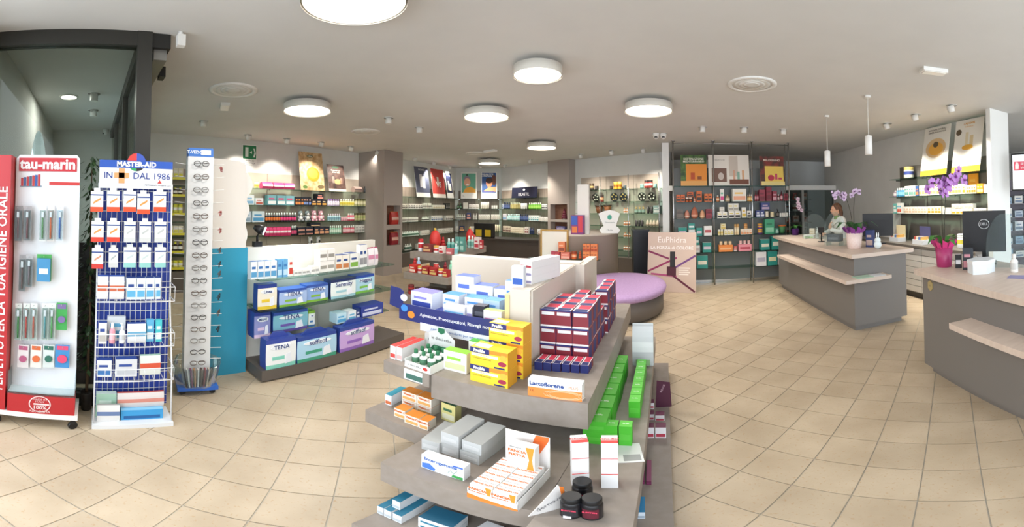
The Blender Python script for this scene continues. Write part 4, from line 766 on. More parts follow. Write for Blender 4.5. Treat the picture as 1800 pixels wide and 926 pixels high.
bask(189, 205, 612, 40, .04, -2.36, '#e09aa8', '#f0e8e8', '#e8c0c8', 'pink antiseptic bottle in the middle rack basket', 'bottle', .685); bask(207, 222, 612, 40, .04, -2.36, '#e6e8e8', '#dfe2e2', '#c9ccd0', 'white spray bottle in the middle rack basket', 'pump', .685)
bask(224, 256, 612, 38, .06, -2.36, '#e4e7ea', '#6fa8c8', '#34509a', 'round white packet in the middle rack basket', 'pouch', .685)
for k, (a, b) in enumerate(((257, 270), (273, 284))): bask(a, b, 608, 44, .03, -2.39 + .01 * k, ['#5fb0d8', '#4cc0c8'][k], '#e0ecf2', None, ['sky blue', 'aqua'][k] + ' carton leaning in the middle rack basket', 'carton', .685)
bask(170, 196, 655, 36, .05, -2.36, '#e2e4e6', '#3f78b8', '#34509a', 'white and blue box in the lower rack basket', 'carton', .425); bask(203, 241, 650, 38, .06, -2.36, '#d8dade', '#c0c4ca', '#34509a', 'silver grey carton in the lower rack basket', 'carton', .425); bask(246, 282, 655, 42, .03, -2.37, '#dfe3dc', '#d8583c', '#9cc0b0', 'tilted white packet in the lower rack basket', 'pouch', .425)
bask(168, 204, 728, 56, .05, -2.42, '#a8cdb8', '#3f8a64', '#d5e8dc', 'green and white foot patch pack at the back of the rack base', 'carton', .036); bask(170, 210, 742, 40, .03, -2.35, '#e0dfdc', '#6a80a8', '#9a9a98', 'white zip bag standing on the rack base', 'pouch', .036); bask(212, 286, 742, 24, .1, -2.37, '#3a98d0', '#1c5a94', '#86c4e8', 'wide bright blue carton on the rack base', 'carton', .036)
bask(206, 288, 716, 34, .05, -2.40, '#d9d0cc', '#d08a7c', '#b94a44', 'clear pack of red and white stockings on the blue carton', 'pouch', .036 + 24 / F * 2.37 + .002)
# ------------------------------------------------------------------ plant behind the display
q = Zp(146, 700, 0); PX0, PY0 = -2.5, -.0
P = thing('potted_ficus', 'tall leafy green ficus plant between the toothbrush display and the wire rack', 'plant', (-2.59, .0, 0))
MB().lathe([(.035, 0), (.042, .16), (.045, .17), (.04, .165)], 16).build('pot', M('#2a2624', .5), P); MB().tube([(0, 0, .15), (.01, .01, .8), (0, 0, 1.5), (.01, 0, 1.9)], [.012, .01, .007, .003], 6).build('stem', M('#5a4630', .8), P)
lf = MB(); rnd = random.Random(3)
for k in range(420):
    z = rnd.uniform(.35, 1.98); a = rnd.uniform(0, 6.28); r = rnd.uniform(.02, .085); c = Vector((r * math.cos(a) * .35, r * math.sin(a) * .7, z)); d = Vector((math.cos(a) * .3, math.sin(a), rnd.uniform(-1.4, .1))).normalized(); u = d.cross(Vector((0, 0, 1))).normalized(); L = rnd.uniform(.04, .065); w = L * .28
    lf.quad([c, c + d * L * .5 + u * w, c + d * L, c + d * L * .5 - u * w], rnd.randint(0, 2))
o = lf.build('foliage', [M('#2f4a2a', .5), M('#3d5c34', .5), M('#24391f', .5)], P); o['kind'] = 'stuff'
# ------------------------------------------------------------------ eyewear stand
E = thing('eyewear_stand', 'white eyeglasses column on a blue wheeled base beside the wire rack', 'display stand', (-2.85, .865, 0), math.pi / 2 - .12)
MB().box(-.16, .16, -.14, .14, .055, .09).build('base', M('#2d62b8', .4), E)
for x in (-.12, .12):
    for y in (-.1, .1): c = MB().lathe([(.022, -.01), (.026, 0), (.022, .01)], 10).build('caster', BLACK, E, (x, y, .028)); c.rotation_euler = (math.pi / 2, 0, 0)
MB().box(-.105, .105, -.06, .06, .09, 2.03).build('column', M('#dfe0df', .4), E)
MB().box(-.1, .1, -.0605, .0605, 2.03, 2.1).build('top_sign', M('#3b74c4', .4), E); MB().box(.0, .08, -.063, -.06, 2.045, 2.085).build('sign_patch', M('#dfe6ee'), E); lettering(E, 'T-VEDO', .035, (-.05, -.062, 2.065), M('#e8eef4'), .001)
def glasses_mesh(col):
    m = MB()
    for sx in (-1, 1):
        cx = sx * .033; pts = [(cx + .027 * math.cos(a * math.pi / 7), -.004, .021 * math.sin(a * math.pi / 7)) for a in range(15)]; m.tube(pts, .0028, 5); m.tube([(sx * .06, -.004, .008), (sx * .062, .006, .008), (-sx * .05, .008 + .002 * sx, .004)], .0018, 4)
    m.tube([(-.008, -.005, .006), (0, -.006, .009), (.008, -.005, .006)], .002, 4); return m.mesh('glasses', [M(col, .3)])
GM = [glasses_mesh(c) for c in ('#2a2623', '#5a4636', '#77746f', '#a33a38')]
for k in range(17):
    z = 1.97 - k * .104; o = obj('eyeglasses', GM[k % 3], None, E.matrix_basis @ Vector((.0, -.084, z)), rot=(0, 0, E.rotation_euler.z)); tag(o, ['black', 'brown', 'grey'][k % 3] + ' framed reading glasses on the front of the eyewear column', 'glasses', 'glasses on the column front, ' + ['black', 'brown', 'grey'][k % 3])
    MB().box(-.02, .02, -.087, -.06, z - .016, z - .012).build('nose_rest', WHITE, E)
    for sx in (-1, 1): MB().tube([(sx * .105, 0, z), (sx * .2, -.03, z + .008)], .003, 5).build('peg', WHITE, E)
for k, (y, c) in enumerate(((297, 3), (375, 3), (405, 3), (440, 1), (465, 0), (482, 1), (522, 0), (550, 1), (578, 0))):
    z = PXp(380, y, -2.8).z; o = obj('eyeglasses', GM[c], None, E.matrix_basis @ Vector((.175, -.02, z)), rot=(0, 0, E.rotation_euler.z + 1.2)); tag(o, ['black', 'brown', '', 'red'][c] + ' framed glasses hung on the side pegs of the eyewear column', 'glasses', 'side glasses ' + ['black', 'brown', '', 'red'][c])
MB().lathe([(.168, .0905), (.2, .29), (.204, .29), (.172, .0905)], 24, caps=False).build('clear_bin', CLEAR, E)
for k in range(9):
    c = Vector((-.088 + .022 * k, -.108, .0915)); o = obj('eyewear_case', MB().box(-.005, .005, -.03, .03, 0, .165).mesh('case', [M(['#3a2f2a', '#e4e0da', '#7a3a5c', '#b98a5c', '#d8d8d8', '#5a4a44', '#8a2f3c', '#c9b8a8', '#2f2f34'][k])]), None, E.matrix_basis @ c, rot=(0, .04 * (k - 4), E.rotation_euler.z)); tag(o, ['dark brown', 'white', 'purple', 'tan', 'light grey', 'brown', 'wine red', 'beige', 'black'][k] + ' flat eyewear pouch in the clear bin of the eyewear stand', 'pouch')
# white and turquoise standee
D_ = thing('cardboard_standee', 'white and turquoise cardboard standee with a scalloped edge behind the eyewear', 'standee', (-3.05, 1.03, 0), math.pi / 2)
z0 = PXp(400, 436, -3.05).z
MB().prism([(0, z0), (.37, z0), (.37, 0), (0, 0)][::-1], 0, .05).build('turquoise_front', M('#2f94b4', .45), D_)
MB().prism([(0, z0), (.35, z0), (.34, 2.02), (.28, 2.05), (0, 2.06)], 0.001, .04).build('white_panel', M('#e2ddd6', .5), D_)
poly = [(.33, z0)] + [(.35 + .055 * abs(math.sin(k * math.pi / 6)) * (1 if k < 12 else .7) + (.03 if k < 7 else 0), 1.95 - k * (1.95 - z0) / 18) for k in range(18)][::-1] + [(.33, 1.95)]
MB().prism(poly, .05, .07).build('scalloped_edge', M('#e9e7e2', .5), D_)
# ------------------------------------------------------------------ centre island (stepped gondola)
ZU, ZM, ZB, ZT = .75, .42, .12, .97
IS = thing('island_gondola', 'stepped taupe island gondola with slab shelves and a pale centre spine', 'shelving', (0, 0, 0))
SL = noisy('taupe_laminate', '#8c8278', '#938980', 20, .5); SP = M('#cfc6ba', .55)
for n, a in (('upper_shelf', (-1.40, -1.09, 1.455, 3.3, ZU - .08, ZU)), ('upper_shelf', (-1.088, -.32, 1.47, 3.3, ZU - .15, ZU)), ('middle_shelf', (-1.44, -1.022, 1.36, 3.3, ZM - .09, ZM)), ('middle_shelf', (-1.02, -.384, 1.05, 3.3, ZM - .13, ZM)), ('middle_shelf', (-.382, -.1, .72, 3.3, ZM - .13, ZM)), ('bottom_shelf', (-.97, -.382, .86, 3.35, ZB - .1, ZB)), ('bottom_shelf', (-.38, .015, .6, 3.35, ZB - .1, ZB)), ('side_shelf', (-1.56, -.84, 1.78, 2.76, ZT - .06, ZT)),
             ('core', (-1.2, -.5, 1.75, 3.2, ZB, ZU - .15)), ('core', (-.95, -.6, 1.35, 1.75, ZB, ZM - .13)), ('plinth', (-.9, -.1, 1.0, 3.2, 0, ZB - .1)), ('spine', (-.815, -.70, 1.80, 2.75, ZU, 1.2)), ('cross_panel', (-1.82, -.66, 2.76, 2.9, ZM, 1.21)), ('side_leg', (-1.30, -1.2, 1.6, 3.2, .0, ZM - .09)), ('side_support', (-1.05, -.82, 1.9, 2.7, ZU, ZT - .06))):
    o = MB().box(*a).build(n, SP if n in ('spine', 'cross_panel') else SL, IS)
MB().box(-.70, -.69, 1.82, 3.25, ZU, 1.195).build('spine_side', SP, IS); MB().box(-.84, -.815, 1.79, 1.9, ZU, 1.17).build('cream_edge', M('#dcc98e', .55), IS)
MB().box(-.69, -.62, 2.75, 3.25, ZU, 1.2).build('spine_end', SP, IS)
def pl2(x0, y0, x1, y1, z):
    a, b = Zp(x0, y0, z), Zp(x1, y1, z); d = b - a; return a, b, d.length, math.atan2(d.y, d.x)
def bx(x0, y0, x1, y1, z, h, d, c1, c2, c3, label, kind='carton', group=None, dz=0., n=1, gap=.0, txt=None, tc='#2a3a7a', ts=.03, tz=.75, tx=0., back=0.):
    """carton whose front bottom edge runs between two photo points on the plane z; n boxes behind each other"""
    a, b, w, r = pl2(x0, y0, x1, y1, z); c = (a + b) / 2; nrm = Vector((-math.sin(r), math.cos(r), 0)); out = []
    for i in range(n):
        q = c + nrm * (d / 2 + back + i * (d + gap)); o = put(kind, (q.x, q.y, z + dz + .0005), r, w, d, h, c1, c2, c3, label if n == 1 else label, group)
        if txt and i == 0: lettering(o, txt, ts, (tx * w, -d / 2 - .002, h * tz), M(tc), .0008)
        out.append(o)
    return out
# yellow boxes
def prolife(x0, y0, x1, y1, dz, back, label):
    a, b, w, r = pl2(x0, y0, x1, y1, ZU); nrm = Vector((-math.sin(r), math.cos(r), 0)); c = (a + b) / 2 + nrm * (.05 + back); h = .098; d = .095; x = w / 2
    t = thing('supplement_box', label, 'box', (c.x, c.y, ZU + dz + .0005), r)
    MB().box(-x, x, -d / 2, d / 2, 0, h, 0, {'r': 1}).build('body', [M('#e8c832'), M('#dea028')], t); y = -d / 2
    MB().box(-x, x * .05, y - .0015, y, h * .72, h).build('name_band', M('#262c6c'), t); lettering(t, 'Prolife', h * .24, (-x * .5, y - .002, h * .85), M('#f2f2f2'), .001)
    MB().box(x * .05, x * .99, y - .0012, y, h * .78, h * .99).build('orange_patch', M('#e08a2c'), t); MB().box(-x * .92, x * .5, y - .0012, y, h * .54, h * .69).build('white_strip', M('#f0ead8'), t); lettering(t, 'PAPPA REALE', h * .12, (-x * .3, y - .002, h * .615), M('#d88a2c'))
    MB().prism([(x * .72 + x * .22 * math.cos(k * .5236), h * .33 + h * .13 * math.sin(k * .5236)) for k in range(12)], y - .0015, y).build('berry_mark', M('#9c2848'), t); MB().prism([(x * .78 + x * .2 * math.cos(k * 1.0472), h * .66 + h * .2 * math.sin(k * 1.0472)) for k in range(6)], y - .0013, y).build('honeycomb', M('#eeb040'), t); MB().box(x * .3, x * .85, y - .0012, y, h * .03, h * .12).build('foot_band', M('#262c6c'), t)
    lettering(t, 'INTEGRATORE ALIMENTARE', h * .08, (-x * .35, y - .002, h * .42), M('#3a3a28')); MB().box(-x * .9, -x * .1, -d * .3, d * .2, h, h + .001).build('top_print', M('#e4e4e8'), t)
for k in range(2): prolife(826, 668, 892, 684, .099 * k, 0, ['lower yellow box of the front pair on the island', 'upper yellow box of the front pair on the island'][k])
for k in range(3): prolife(838, 668, 900, 683, .099 * k, .11, ['bottom', 'middle', 'top'][k] + ' yellow box of the rear stack on the island')
# orange/white box in front
a, b, w, r = pl2(928, 694, 1023, 706, ZU); c = (a + b) / 2; t = thing('supplement_box', 'white and orange box reading Lactoflorene at the island corner', 'box', (c.x, c.y + .025, ZU + .0005), r); x = w / 2; h = .092
MB().box(-x, x, -.025, .025, 0, h).build('body', M('#e9e8e6'), t); MB().box(-x, x, -.0265, -.024, 0, h * .55).build('orange_field', M('#e5873c'), t); lettering(t, 'Lactoflorene', .03, (-x * .3, -.027, h * .78), M('#2a4a8c'), .001); lettering(t, 'PLUS', .02, (x * .7, -.027, h * .74), M('#e5873c')); lettering(t, '12', .018, (-x * .85, -.028, h * .36), M('#7a3a1c'))
for k in range(3):
    rr = (.09 - .012 * k); MB().tube([(x * .35 + rr * math.cos(q * .4488), -.0265, h * .27 + rr * .26 * math.sin(q * .4488)) for q in range(15)], .0008, 4).build('ring_print', M('#f4d8b8'), t)
# dark red boxes
def redbox(x, y, z, label, grp, slim=False):
    t = thing('supplement_box', label, 'box', (x, y, z + .0005), 0, grp); w, d, h = (.042, .12, .05) if slim else (.088, .128, .105)
    key = ('rb', slim)
    if key not in KC:
        m = MB().box(-w / 2, w / 2, -d / 2, d / 2, 0, h, 0, {'t': 1, 'u': 1, 'f': 2 if slim else 0}); A = m.mesh('box', [M('#7e2430'), M('#e4e0e0'), M('#232c6a')])
        B = MB().box(-w * .3, w * .5 - .004, -d * .1, d * .48, h, h + .001).mesh('top_print', [M('#cf3350')]); C = MB().box(-w * .4, w * .4, -d * .48, -d * .15, h, h + .001).mesh('name', [M('#232c6a')])
        Dm = MB().box(-w * .5, w * .5, -d / 2 - .001, -d / 2, h * .9, h).mesh('edge', [M('#232c6a')]); Em = MB().box(-w * .42, w * .42, -d / 2 - .0012, -d / 2, h * .68, h * .86).mesh('code', [M('#dcdcde')]); Fm = MB().box(w / 2, w / 2 + .001, -d * .48, d * .1, h * .1, h * .9).mesh('side', [M('#2a3270')]); Gm = MB().box(-w * .5, w * .5, -d / 2 - .001, -d / 2, 0, h * .1).mesh('foot', [M('#e4e0e0')])
        KC[key] = [('body', A), ('top_print', B), ('name_print', C), ('side_print', Fm)] + ([] if slim else [('blue_edge', Dm), ('code_label', Em), ('white_foot', Gm)])
    for n, me in KC[key]: obj(n, me, t)
Gx = [-.642, -.550, -.458, -.366]
for j in range(7):
    y = 1.99 + .135 * j
    for i in range(3 if j < 4 else 2):
        xx = Gx[i + (1 if j >= 4 else 0)] + (.0 if j < 4 else .02)
        for k in range(3 if j < 3 else (3 if i == 1 else 2)):
            if j == 0 and k == 0: pass
            redbox(xx + random.uniform(-.003, .003), y, ZU + .1065 * k, 'dark red and navy supplement box in the %s of the stack beside the spine' % (['front row', 'second row', 'third row', 'fourth row', 'fifth row', 'sixth row', 'last row'][j]), 'dark red boxes, ' + ['front', 'second', 'third', 'fourth', 'fifth', 'sixth', 'last'][j] + ' row')
for k in range(6): redbox(-.642 + .047 * k, 1.83 + .004 * k, ZU, 'slim navy ended box in the row before the dark red stack', 'slim navy boxes', True)
# esi tray, bottles, cartons on the upper left
a, b, w, r = pl2(711, 643, 757, 659, ZU); c = (a + b) / 2; t = thing('counter_tray', 'white counter tray reading le dieci erbe with green capped bottles', 'tray', (c.x, c.y, ZU + .0005), r); TR = (t.location.copy(), r)
MB().box(-w / 2, w / 2, 0, .2, 0, .006).build('tray_floor', WHITE, t); MB().box(-w / 2, w / 2, 0, .003, .006, .04).build('tray_front', WHITE, t); MB().box(-w / 2, -w / 2 + .003, 0, .2, .006, .05).build('tray_side', WHITE, t); MB().box(w / 2 - .003, w / 2, 0, .2, .006, .05).build('tray_side', WHITE, t)
pn = MB().prism([(-w / 2, .006), (w / 2, .006), (w / 2, .14), (w * .2, .18), (0, .21), (-w * .2, .18), (-w / 2, .16)], .2, .204).build('header_card', M('#cfd2ce'), t); lettering(t, 'le dieci erbe', .028, (0, .198, .13), M('#4a4a4a')); MB().prism([(-.022, .20), (.022, .20), (.022, .175), (0, .162), (-.022, .175)][::-1], .197, .2).build('shield_logo', M('#1f6a48'), t); MB().prism([(-w * .48, .05), (w * .48, .05), (w * .3, .085), (-w * .3, .085)], .197, .2).build('green_arc', M('#1f6a48'), t); lettering(t, 'le dieci erbe', .018, (-.02, -.0015, .022), M('#5a5a5a')); MB().prism([(w * .3 + .016 * math.cos(k * .6283), .022 + .01 * math.sin(k * .6283)) for k in range(10)], -.0015, .0).build('red_seal', M('#c23a34'), t)
for i in range(3):
    for j in range(3):
        q = Matrix.Rotation(r, 3, 'Z') @ Vector((-w * .3 + w * .3 * i, .05 + .05 * j, .007)) + t.location; put('bottle', q, r, .043, .043, .095, '#e4e8e4', '#1f6a42', '#4a7a5c', 'white bottle with dark green cap in the counter tray', 'green capped bottles')
a2 = Zp(775, 618, ZU); th = thing('counter_card', 'second grey card reading le dieci erbe behind the tray', 'card', (a2.x, min(a2.y, 1.72), ZU + .0005), r); MB().prism([(-.09, 0), (.09, 0), (.09, .11), (.03, .14), (0, .155), (-.03, .14), (-.09, .12)], 0, .004).build('card', M('#c6c9c4'), th); lettering(th, 'le dieci erbe', .025, (0, -.002, .085), M('#55585a')); MB().prism([(-.018, .14), (.018, .14), (0, .115)][::-1], -.002, 0).build('shield_logo', M('#1f6a48'), th)
put('carton', (-1.375, 1.6, ZU + .0005), 0, .04, .2, .085, '#e6e4e2', '#cf4a44', '#d84a44', 'white box with red top at the left of the island shelf'); put('carton', (-1.331, 1.605, ZU + .0005), 0, .04, .2, .085, '#e8e6e4', '#d8b0ac', '#d84a44', 'narrow white box with red top beside the counter tray')
bx(780, 648, 820, 658, ZU, .12, .06, '#e6e6e0', '#c8cf9a', '#8cc83c', 'large white carton with a green edge beside the yellow boxes', back=.0); bx(812, 643, 838, 650, ZU, .14, .05, '#e4e8e0', '#dfe8da', '#5ac040', 'white carton with a bright green top behind the yellow boxes', back=.06)
t = thing('price_holder', 'clear price holder clipped to the island shelf edge below the tray', 'price holder', (-1.19, 1.4545, ZU - .04)); MB().box(-.06, .06, -.004, 0, -.03, .035).build('card', M('#e4e6e4'), t); MB().box(-.045, .06, -.005, -.003, -.022, .01).build('print', M('#3f6a60'), t)
# blue counter display on the side shelf
BT = thing('counter_display', 'navy counter display reading Agitazione, Preoccupazioni, Risvegli notturni', 'display', (-1.2, 1.765, ZT + .0005)); bw = .36
NV = M('#28306e', .45)
MB().box(-bw, bw, .0, .42, 0, .012).build('floor_card', M('#3b4c9c', .45), BT); MB().box(-bw, bw, -.006, 0, -.06, .05).build('banner', NV, BT); MB().box(-bw * .52, bw, -.008, -.005, -.105, -.052).build('strip', M('#dfe3ea'), BT)
lettering(BT, 'Agitazione, Preoccupazioni, Risvegli notturni', .0295, (.075, -.008, .0), M('#e6e8f0'), .0004); lettering(BT, 'Ansioten: un prodotto per ogni esigenza', .024, (.09, -.0095, -.078), M('#3d6cae'))
MB().prism([(-bw - .09, .02), (-bw + .02, -.0), (-bw + .03, .13), (-bw + .0, .145), (-bw - .08, .15)], .0, .004).build('side_wing', NV, BT)
for cx, cz, c in ((-bw + .04, .09, '#dfe6f0'), (-bw + .045, .02, '#3f86cc'), (-bw + .1, -.015, '#e08a30')): MB().prism([(cx + .028 * math.cos(k * .5236), cz + .024 * math.sin(k * .5236)) for k in range(12)], -.009, -.006).build('round_icon', M(c), BT)
def dbox(x0, x1, yf, z, h, d, c1, c2, c3, label, kind='carton'):
    put(kind, ((x0 + x1) / 2, yf + d / 2, z + .0005), 0, x1 - x0, d, h, c1, c2, c3, label)
z0 = ZT + .0125; WB, SB = '#e4e8ee', '#6fa6dc'
dbox(-1.53, -1.36, 1.84, z0, .11, .12, WB, '#3a4a9c', '#8a86cc', 'white and violet carton at the left of the navy display'); dbox(-1.34, -1.22, 1.93, z0, .1, .1, WB, SB, '#5a9ad8', 'white and blue carton low left in the navy display'); dbox(-1.34, -1.20, 2.08, z0, .2, .1, WB, '#88bce0', '#5a72c4', 'tall white carton at the back of the navy display'); dbox(-1.2, -1.06, 2.08, z0, .15, .1, WB, '#88bce0', '#5a72c4', 'second tall white carton at the back of the navy display')
dbox(-1.05, -.88, 2.08, z0, .14, .1, WB, '#88bce0', '#5a72c4', 'third white carton at the back of the navy display'); dbox(-1.19, -1.06, 1.95, z0, .095, .1, WB, SB, '#5a9ad8', 'white and blue carton in the middle of the navy display'); dbox(-1.26, -1.11, 1.82, z0, .065, .05, '#e6e8ec', '#7cc0e4', '#e6e8ec', 'small white carton at the front of the navy display'); dbox(-1.095, -1.06, 1.82, z0, .075, .05, '#e2e2ea', '#9c94c4', '#e2e2ea', 'narrow white and lilac carton in the navy display'); dbox(-1.05, -.98, 1.82, z0, .09, .06, '#23242e', '#4a4c5c', '#55565e', 'dark charcoal carton at the front of the navy display', 'plainbox'); dbox(-1.045, -.94, 1.93, z0, .1, .09, '#bcd8ee', '#4f94d4', '#5a9ad8', 'sky blue carton behind the charcoal carton')
dbox(-.97, -.86, 1.79, z0, .08, .05, '#e2e0e2', '#b86a9c', '#a4d070', 'white carton with green top by the spine'); dbox(-.93, -.87, 1.99, z0, .22, .06, WB, '#9cc4e6', '#4c88d0', 'tall narrow blue and white carton by the spine')
# boxes on top of the spine
for k in range(3): bx(914, 497 - 0, 935, 500, 1.2, .045, .32, '#e6e4e4', '#8a86a8' if k < 2 else '#a83a48', '#e9e7e6', ['lowest', 'middle', 'topmost'][k] + ' long white box stacked on the island spine', dz=.0455 * k)
dbox(-.83, -.76, 1.86, 1.2, .12, .04, '#dfe4ec', '#2a55a8', '#dfe4ec', 'white and blue drop box on the front of the island spine')
# middle tier goods
bx(677, 710, 688, 714, ZM, .075, .14, '#e2e4e8', '#c86a3c', '#3a9ab0', 'white box with a rainbow coloured top at the left of the middle shelf')
for k, (x0, y0, x1, y1, dz) in enumerate(((693, 731, 712, 738, 0), (711, 742, 736, 751, 0), (737, 752, 752, 757, 0), (706, 715, 732, 724, 0), (733, 724, 758, 733, 0), (706, 715, 732, 724, .062), (733, 724, 758, 733, .062))):
    bx(x0, y0, x1, y1, ZM, .06, .07, '#e6ddd0', '#e0a860', '#e58c34', ['orange and white vitamin box at the front left of the middle shelf', 'orange and white vitamin box at the front corner of the middle shelf', 'orange and white vitamin box touching the grey cartons', 'orange vitamin box low at the back left', 'orange vitamin box low at the back right', 'orange vitamin box topping the back left one', 'orange vitamin box topping the back right one'][k], dz=dz, txt='Vitamin C', tc='#d86a20', ts=.018)
GRY = '#b9bab8'
bx(741, 789, 772, 798, ZM, .07, .2, GRY, '#a8aaa8', '#c8c8c6', 'left shrink wrapped grey carton on the middle shelf', 'plainbox'); bx(775, 795, 806, 806, ZM, .07, .2, GRY, '#a8aaa8', '#c6c6c4', 'lower shrink wrapped grey carton of the middle stack', 'plainbox'); bx(775, 795, 806, 806, ZM, .07, .2, '#bfc0be', '#a8aaa8', '#c9c9c7', 'upper shrink wrapped grey carton of the middle stack', 'plainbox', dz=.071); bx(808, 806, 842, 818, ZM, .06, .2, GRY, '#a8aaa8', '#c6c6c4', 'lower shrink wrapped grey carton of the right stack', 'plainbox'); bx(812, 806, 846, 817, ZM, .065, .2, '#bdbebc', '#a8aaa8', '#c9c9c7', 'upper shrink wrapped grey carton of the right stack', 'plainbox', dz=.061)
a, b, w, r = pl2(741, 820, 816, 845, ZM); c = (a + b) / 2; t = thing('medicine_box', 'white and blue box reading Enterogermina on the middle shelf', 'box', (c.x, c.y + .02, ZM + .0005), r); x = w / 2; h = .085
MB().box(-x, x, -.022, .022, 0, h).build('body', M('#e4e7ec'), t); lettering(t, 'Enterogermina', .025, (-x * .08, -.0235, h * .78), M('#3a62ac'), .0006); MB().prism([(-x * .95, h * .06), (-x * .35, h * .06), (-x * .3, h * .2), (-x * .6, h * .5), (-x * .95, h * .4)], -.0235, -.022).build('blue_picture', M('#4a78cc'), t); MB().prism([(x * .45, h * .04), (x * .95, h * .02), (x * .95, h * .2), (x * .5, h * .22)], -.0235, -.022).build('green_patch', M('#3f9a4c'), t); MB().tube([(x * .3, -.0235, h * .3), (x * .4, -.0235, h * .5), (x * .55, -.0235, h * .3), (x * .7, -.0235, h * .6)], .001, 4).build('green_curl', M('#3f8a5c'), t); MB().box(x * .5, x * .95, -.0235, -.022, h * .85, h * .95).build('blue_tag', M('#3f6ac4'), t)
# dernove tray with small boxes
a, b, w, r = pl2(821, 873, 910, 899, ZM); t = thing('counter_tray', 'white counter tray of orange and white PANCIA PIATTA boxes', 'tray', (a.x, a.y, ZM + .0005), r)
MB().box(0, w, 0, .26, 0, .004).build('tray_floor', WHITE, t); MB().box(0, w, 0, .003, .004, .045).build('tray_front', WHITE, t); MB().prism([(0, 0), (w, 0), (w, .012), (w * .5, .02), (0, .03)], -.001, .0).build('orange_swoosh', M('#e08030'), t)
for xx in (0, w - .003): MB().box(xx, xx + .003, 0, .26, .004, .06).build('tray_side', WHITE, t)
pc = MB().box(0, w, .257, .26, .004, .24).build('tray_back', M('#e8e4e0'), t); MB().prism([(w * .5, .10), (w * .7, .10), (w * .98, .22), (w * .98, .24), (w * .7, .24)], .253, .257).build('orange_sweep', M('#e06a2c'), t)
TRm = Matrix.Translation(t.location) @ Matrix.Rotation(r, 4, 'Z'); bwid = (w - .012) / 2
for j in range(6):
    for i in range(2):
        q = TRm @ Vector((.006 + bwid * (i + .5), .022 + .037 * j, .0045)); o = thing('supplement_box', ['left', 'right'][i] + ' column small white box reading PANCIA PIATTA in the counter tray', 'box', q, r, 'pancia piatta boxes ' + ['left', 'right'][i]); hh = .085
        MB().box(-bwid * .48, bwid * .48, -.017, .017, 0, hh).build('body', M('#e9e6e2'), o); lettering(o, 'PANCIA PIATTA', .011, (-bwid * .0, -.0, hh + .0008), M('#e07838'), .0006, rot=(-math.pi / 2, 0, 0))
        if j == 0: lettering(o, 'PANCIA', .019, (-bwid * .14, -.0185, hh * .68), M('#e07030'), .001); lettering(o, 'PIATTA', .019, (-bwid * .14, -.0185, hh * .42), M('#e07030'), .001); MB().prism([(bwid * .25, 0), (bwid * .46, 0), (bwid * .42, hh * .5), (bwid * .46, hh), (bwid * .2, hh), (bwid * .3, hh * .4)], -.0182, -.017).build('orange_sweep', M('#e8902c'), o)
q = TRm @ Vector((w * .56, .2, .0905)); o = thing('supplement_box', 'white box with an orange sweep standing on the PANCIA PIATTA tray', 'box', q, r); MB().box(-.055, .055, -.02, .02, 0, .13).build('body', M('#ebe8e4'), o); lettering(o, 'PANCIA', .02, (-.014, -.0215, .098), M('#e07030'), .001); lettering(o, 'PIATTA', .02, (-.014, -.0215, .075), M('#e07030'), .001); MB().prism([(.025, 0), (.052, 0), (.045, .06), (.053, .13), (.02, .13), (.034, .06)], -.0213, -.02).build('orange_sweep', M('#e8902c'), o); lettering(o, 'dernove', .015, (-.02, -.0215, .12), M('#5a5a5c'))
q = TRm @ Vector((w + .085, .04, 0)); o = thing('counter_card', 'white triangular card reading dernove beside the tray', 'card', (q.x, q.y, ZM + .0005), r + .9); MB().prism([(-.07, 0), (.07, 0), (.06, .1), (.03, .15)], 0, .003).build('card', M('#d9d4d0'), o); lettering(o, 'dernove', .03, (.0, -.001, .05), M('#5c5c60'), rot=(0, -.5, 0)); MB().prism([(.05, .03), (.062, .03), (.05, .13), (.035, .14)], -.0012, 0).build('orange_line', M('#e07a30'), o)
bx(776, 736, 800, 745, ZM, .12, .05, '#d9d08a', '#e9e6c8', '#3f6a4c', 'pale yellow herbal box behind the grey cartons')
# right side: white/red stacks, green boxes, jars
def wr(x0, y0, x1, y1, n, side):
    for k in range(n):
        a, b, w, r = pl2(x0, y0, x1, y1, ZM); c = (a + b) / 2; d = .06; nrm = Vector((-math.sin(r), math.cos(r), 0)); h = .088; q = c + nrm * (d / 2 + .004 * k); t = thing('supplement_box', ['bottom', 'second', 'third'][k] + ' white and red box of the ' + side, 'box', (q.x, q.y, ZM + .0005 + k * (h + .001)), r)
        MB().box(-w / 2, w / 2, -d / 2, d / 2, 0, h, 0, {'r': 1}).build('body', [M('#e6e5e4'), M('#c23a3c')], t); MB().box(-w / 2, w / 2, -d / 2, -d / 2 + .02, h, h + .001).build('red_band', M('#cf3a34'), t)
        if k == n - 1: lettering(t, 'lenodiar', .02, (0, 0, h + .0015), M('#c2403c'), .0005, rot=(-math.pi / 2, 0, .0))
wr(1057, 858, 1087, 858, 3, 'stack nearer the island edge'); wr(1006, 858, 1036, 856, 3, 'stack beside the black jars')
GN = '#4ab52e'
def gbox(x, y, z, w, d, h, label, grp, txt=True):
    o = put('plainbox', (x, y, z + .0005), 0, w, d, h, GN, '#5cc43c', '#58bd3c', label, grp)
    lettering(o, 'be-life', w * .2, (0, 0, h + .001), M('#e8f4e2'), .0004, rot=(-math.pi / 2, 0, 0))
for j in range(6):
    for z in range(2): gbox(-.318 + .004 * (j % 2), 1.66 + .152 * j, ZM + .0755 * z, .105, .14, .075, ['lower', 'upper'][z] + ' wide bright green box in the receding row of the middle shelf', 'wide green boxes ' + ['lower', 'upper'][z])
for j in range(7): gbox(-.168, 1.92 + .09 * j, ZM, .058, .085, .115, 'slim bright green box in the single file along the island edge', 'slim green boxes')
for j in range(2): gbox(-.245 + .062 * j, 1.62, ZM, .056, .06, .13, 'upright green box between the white stack and the wide green row', 'upright green boxes')
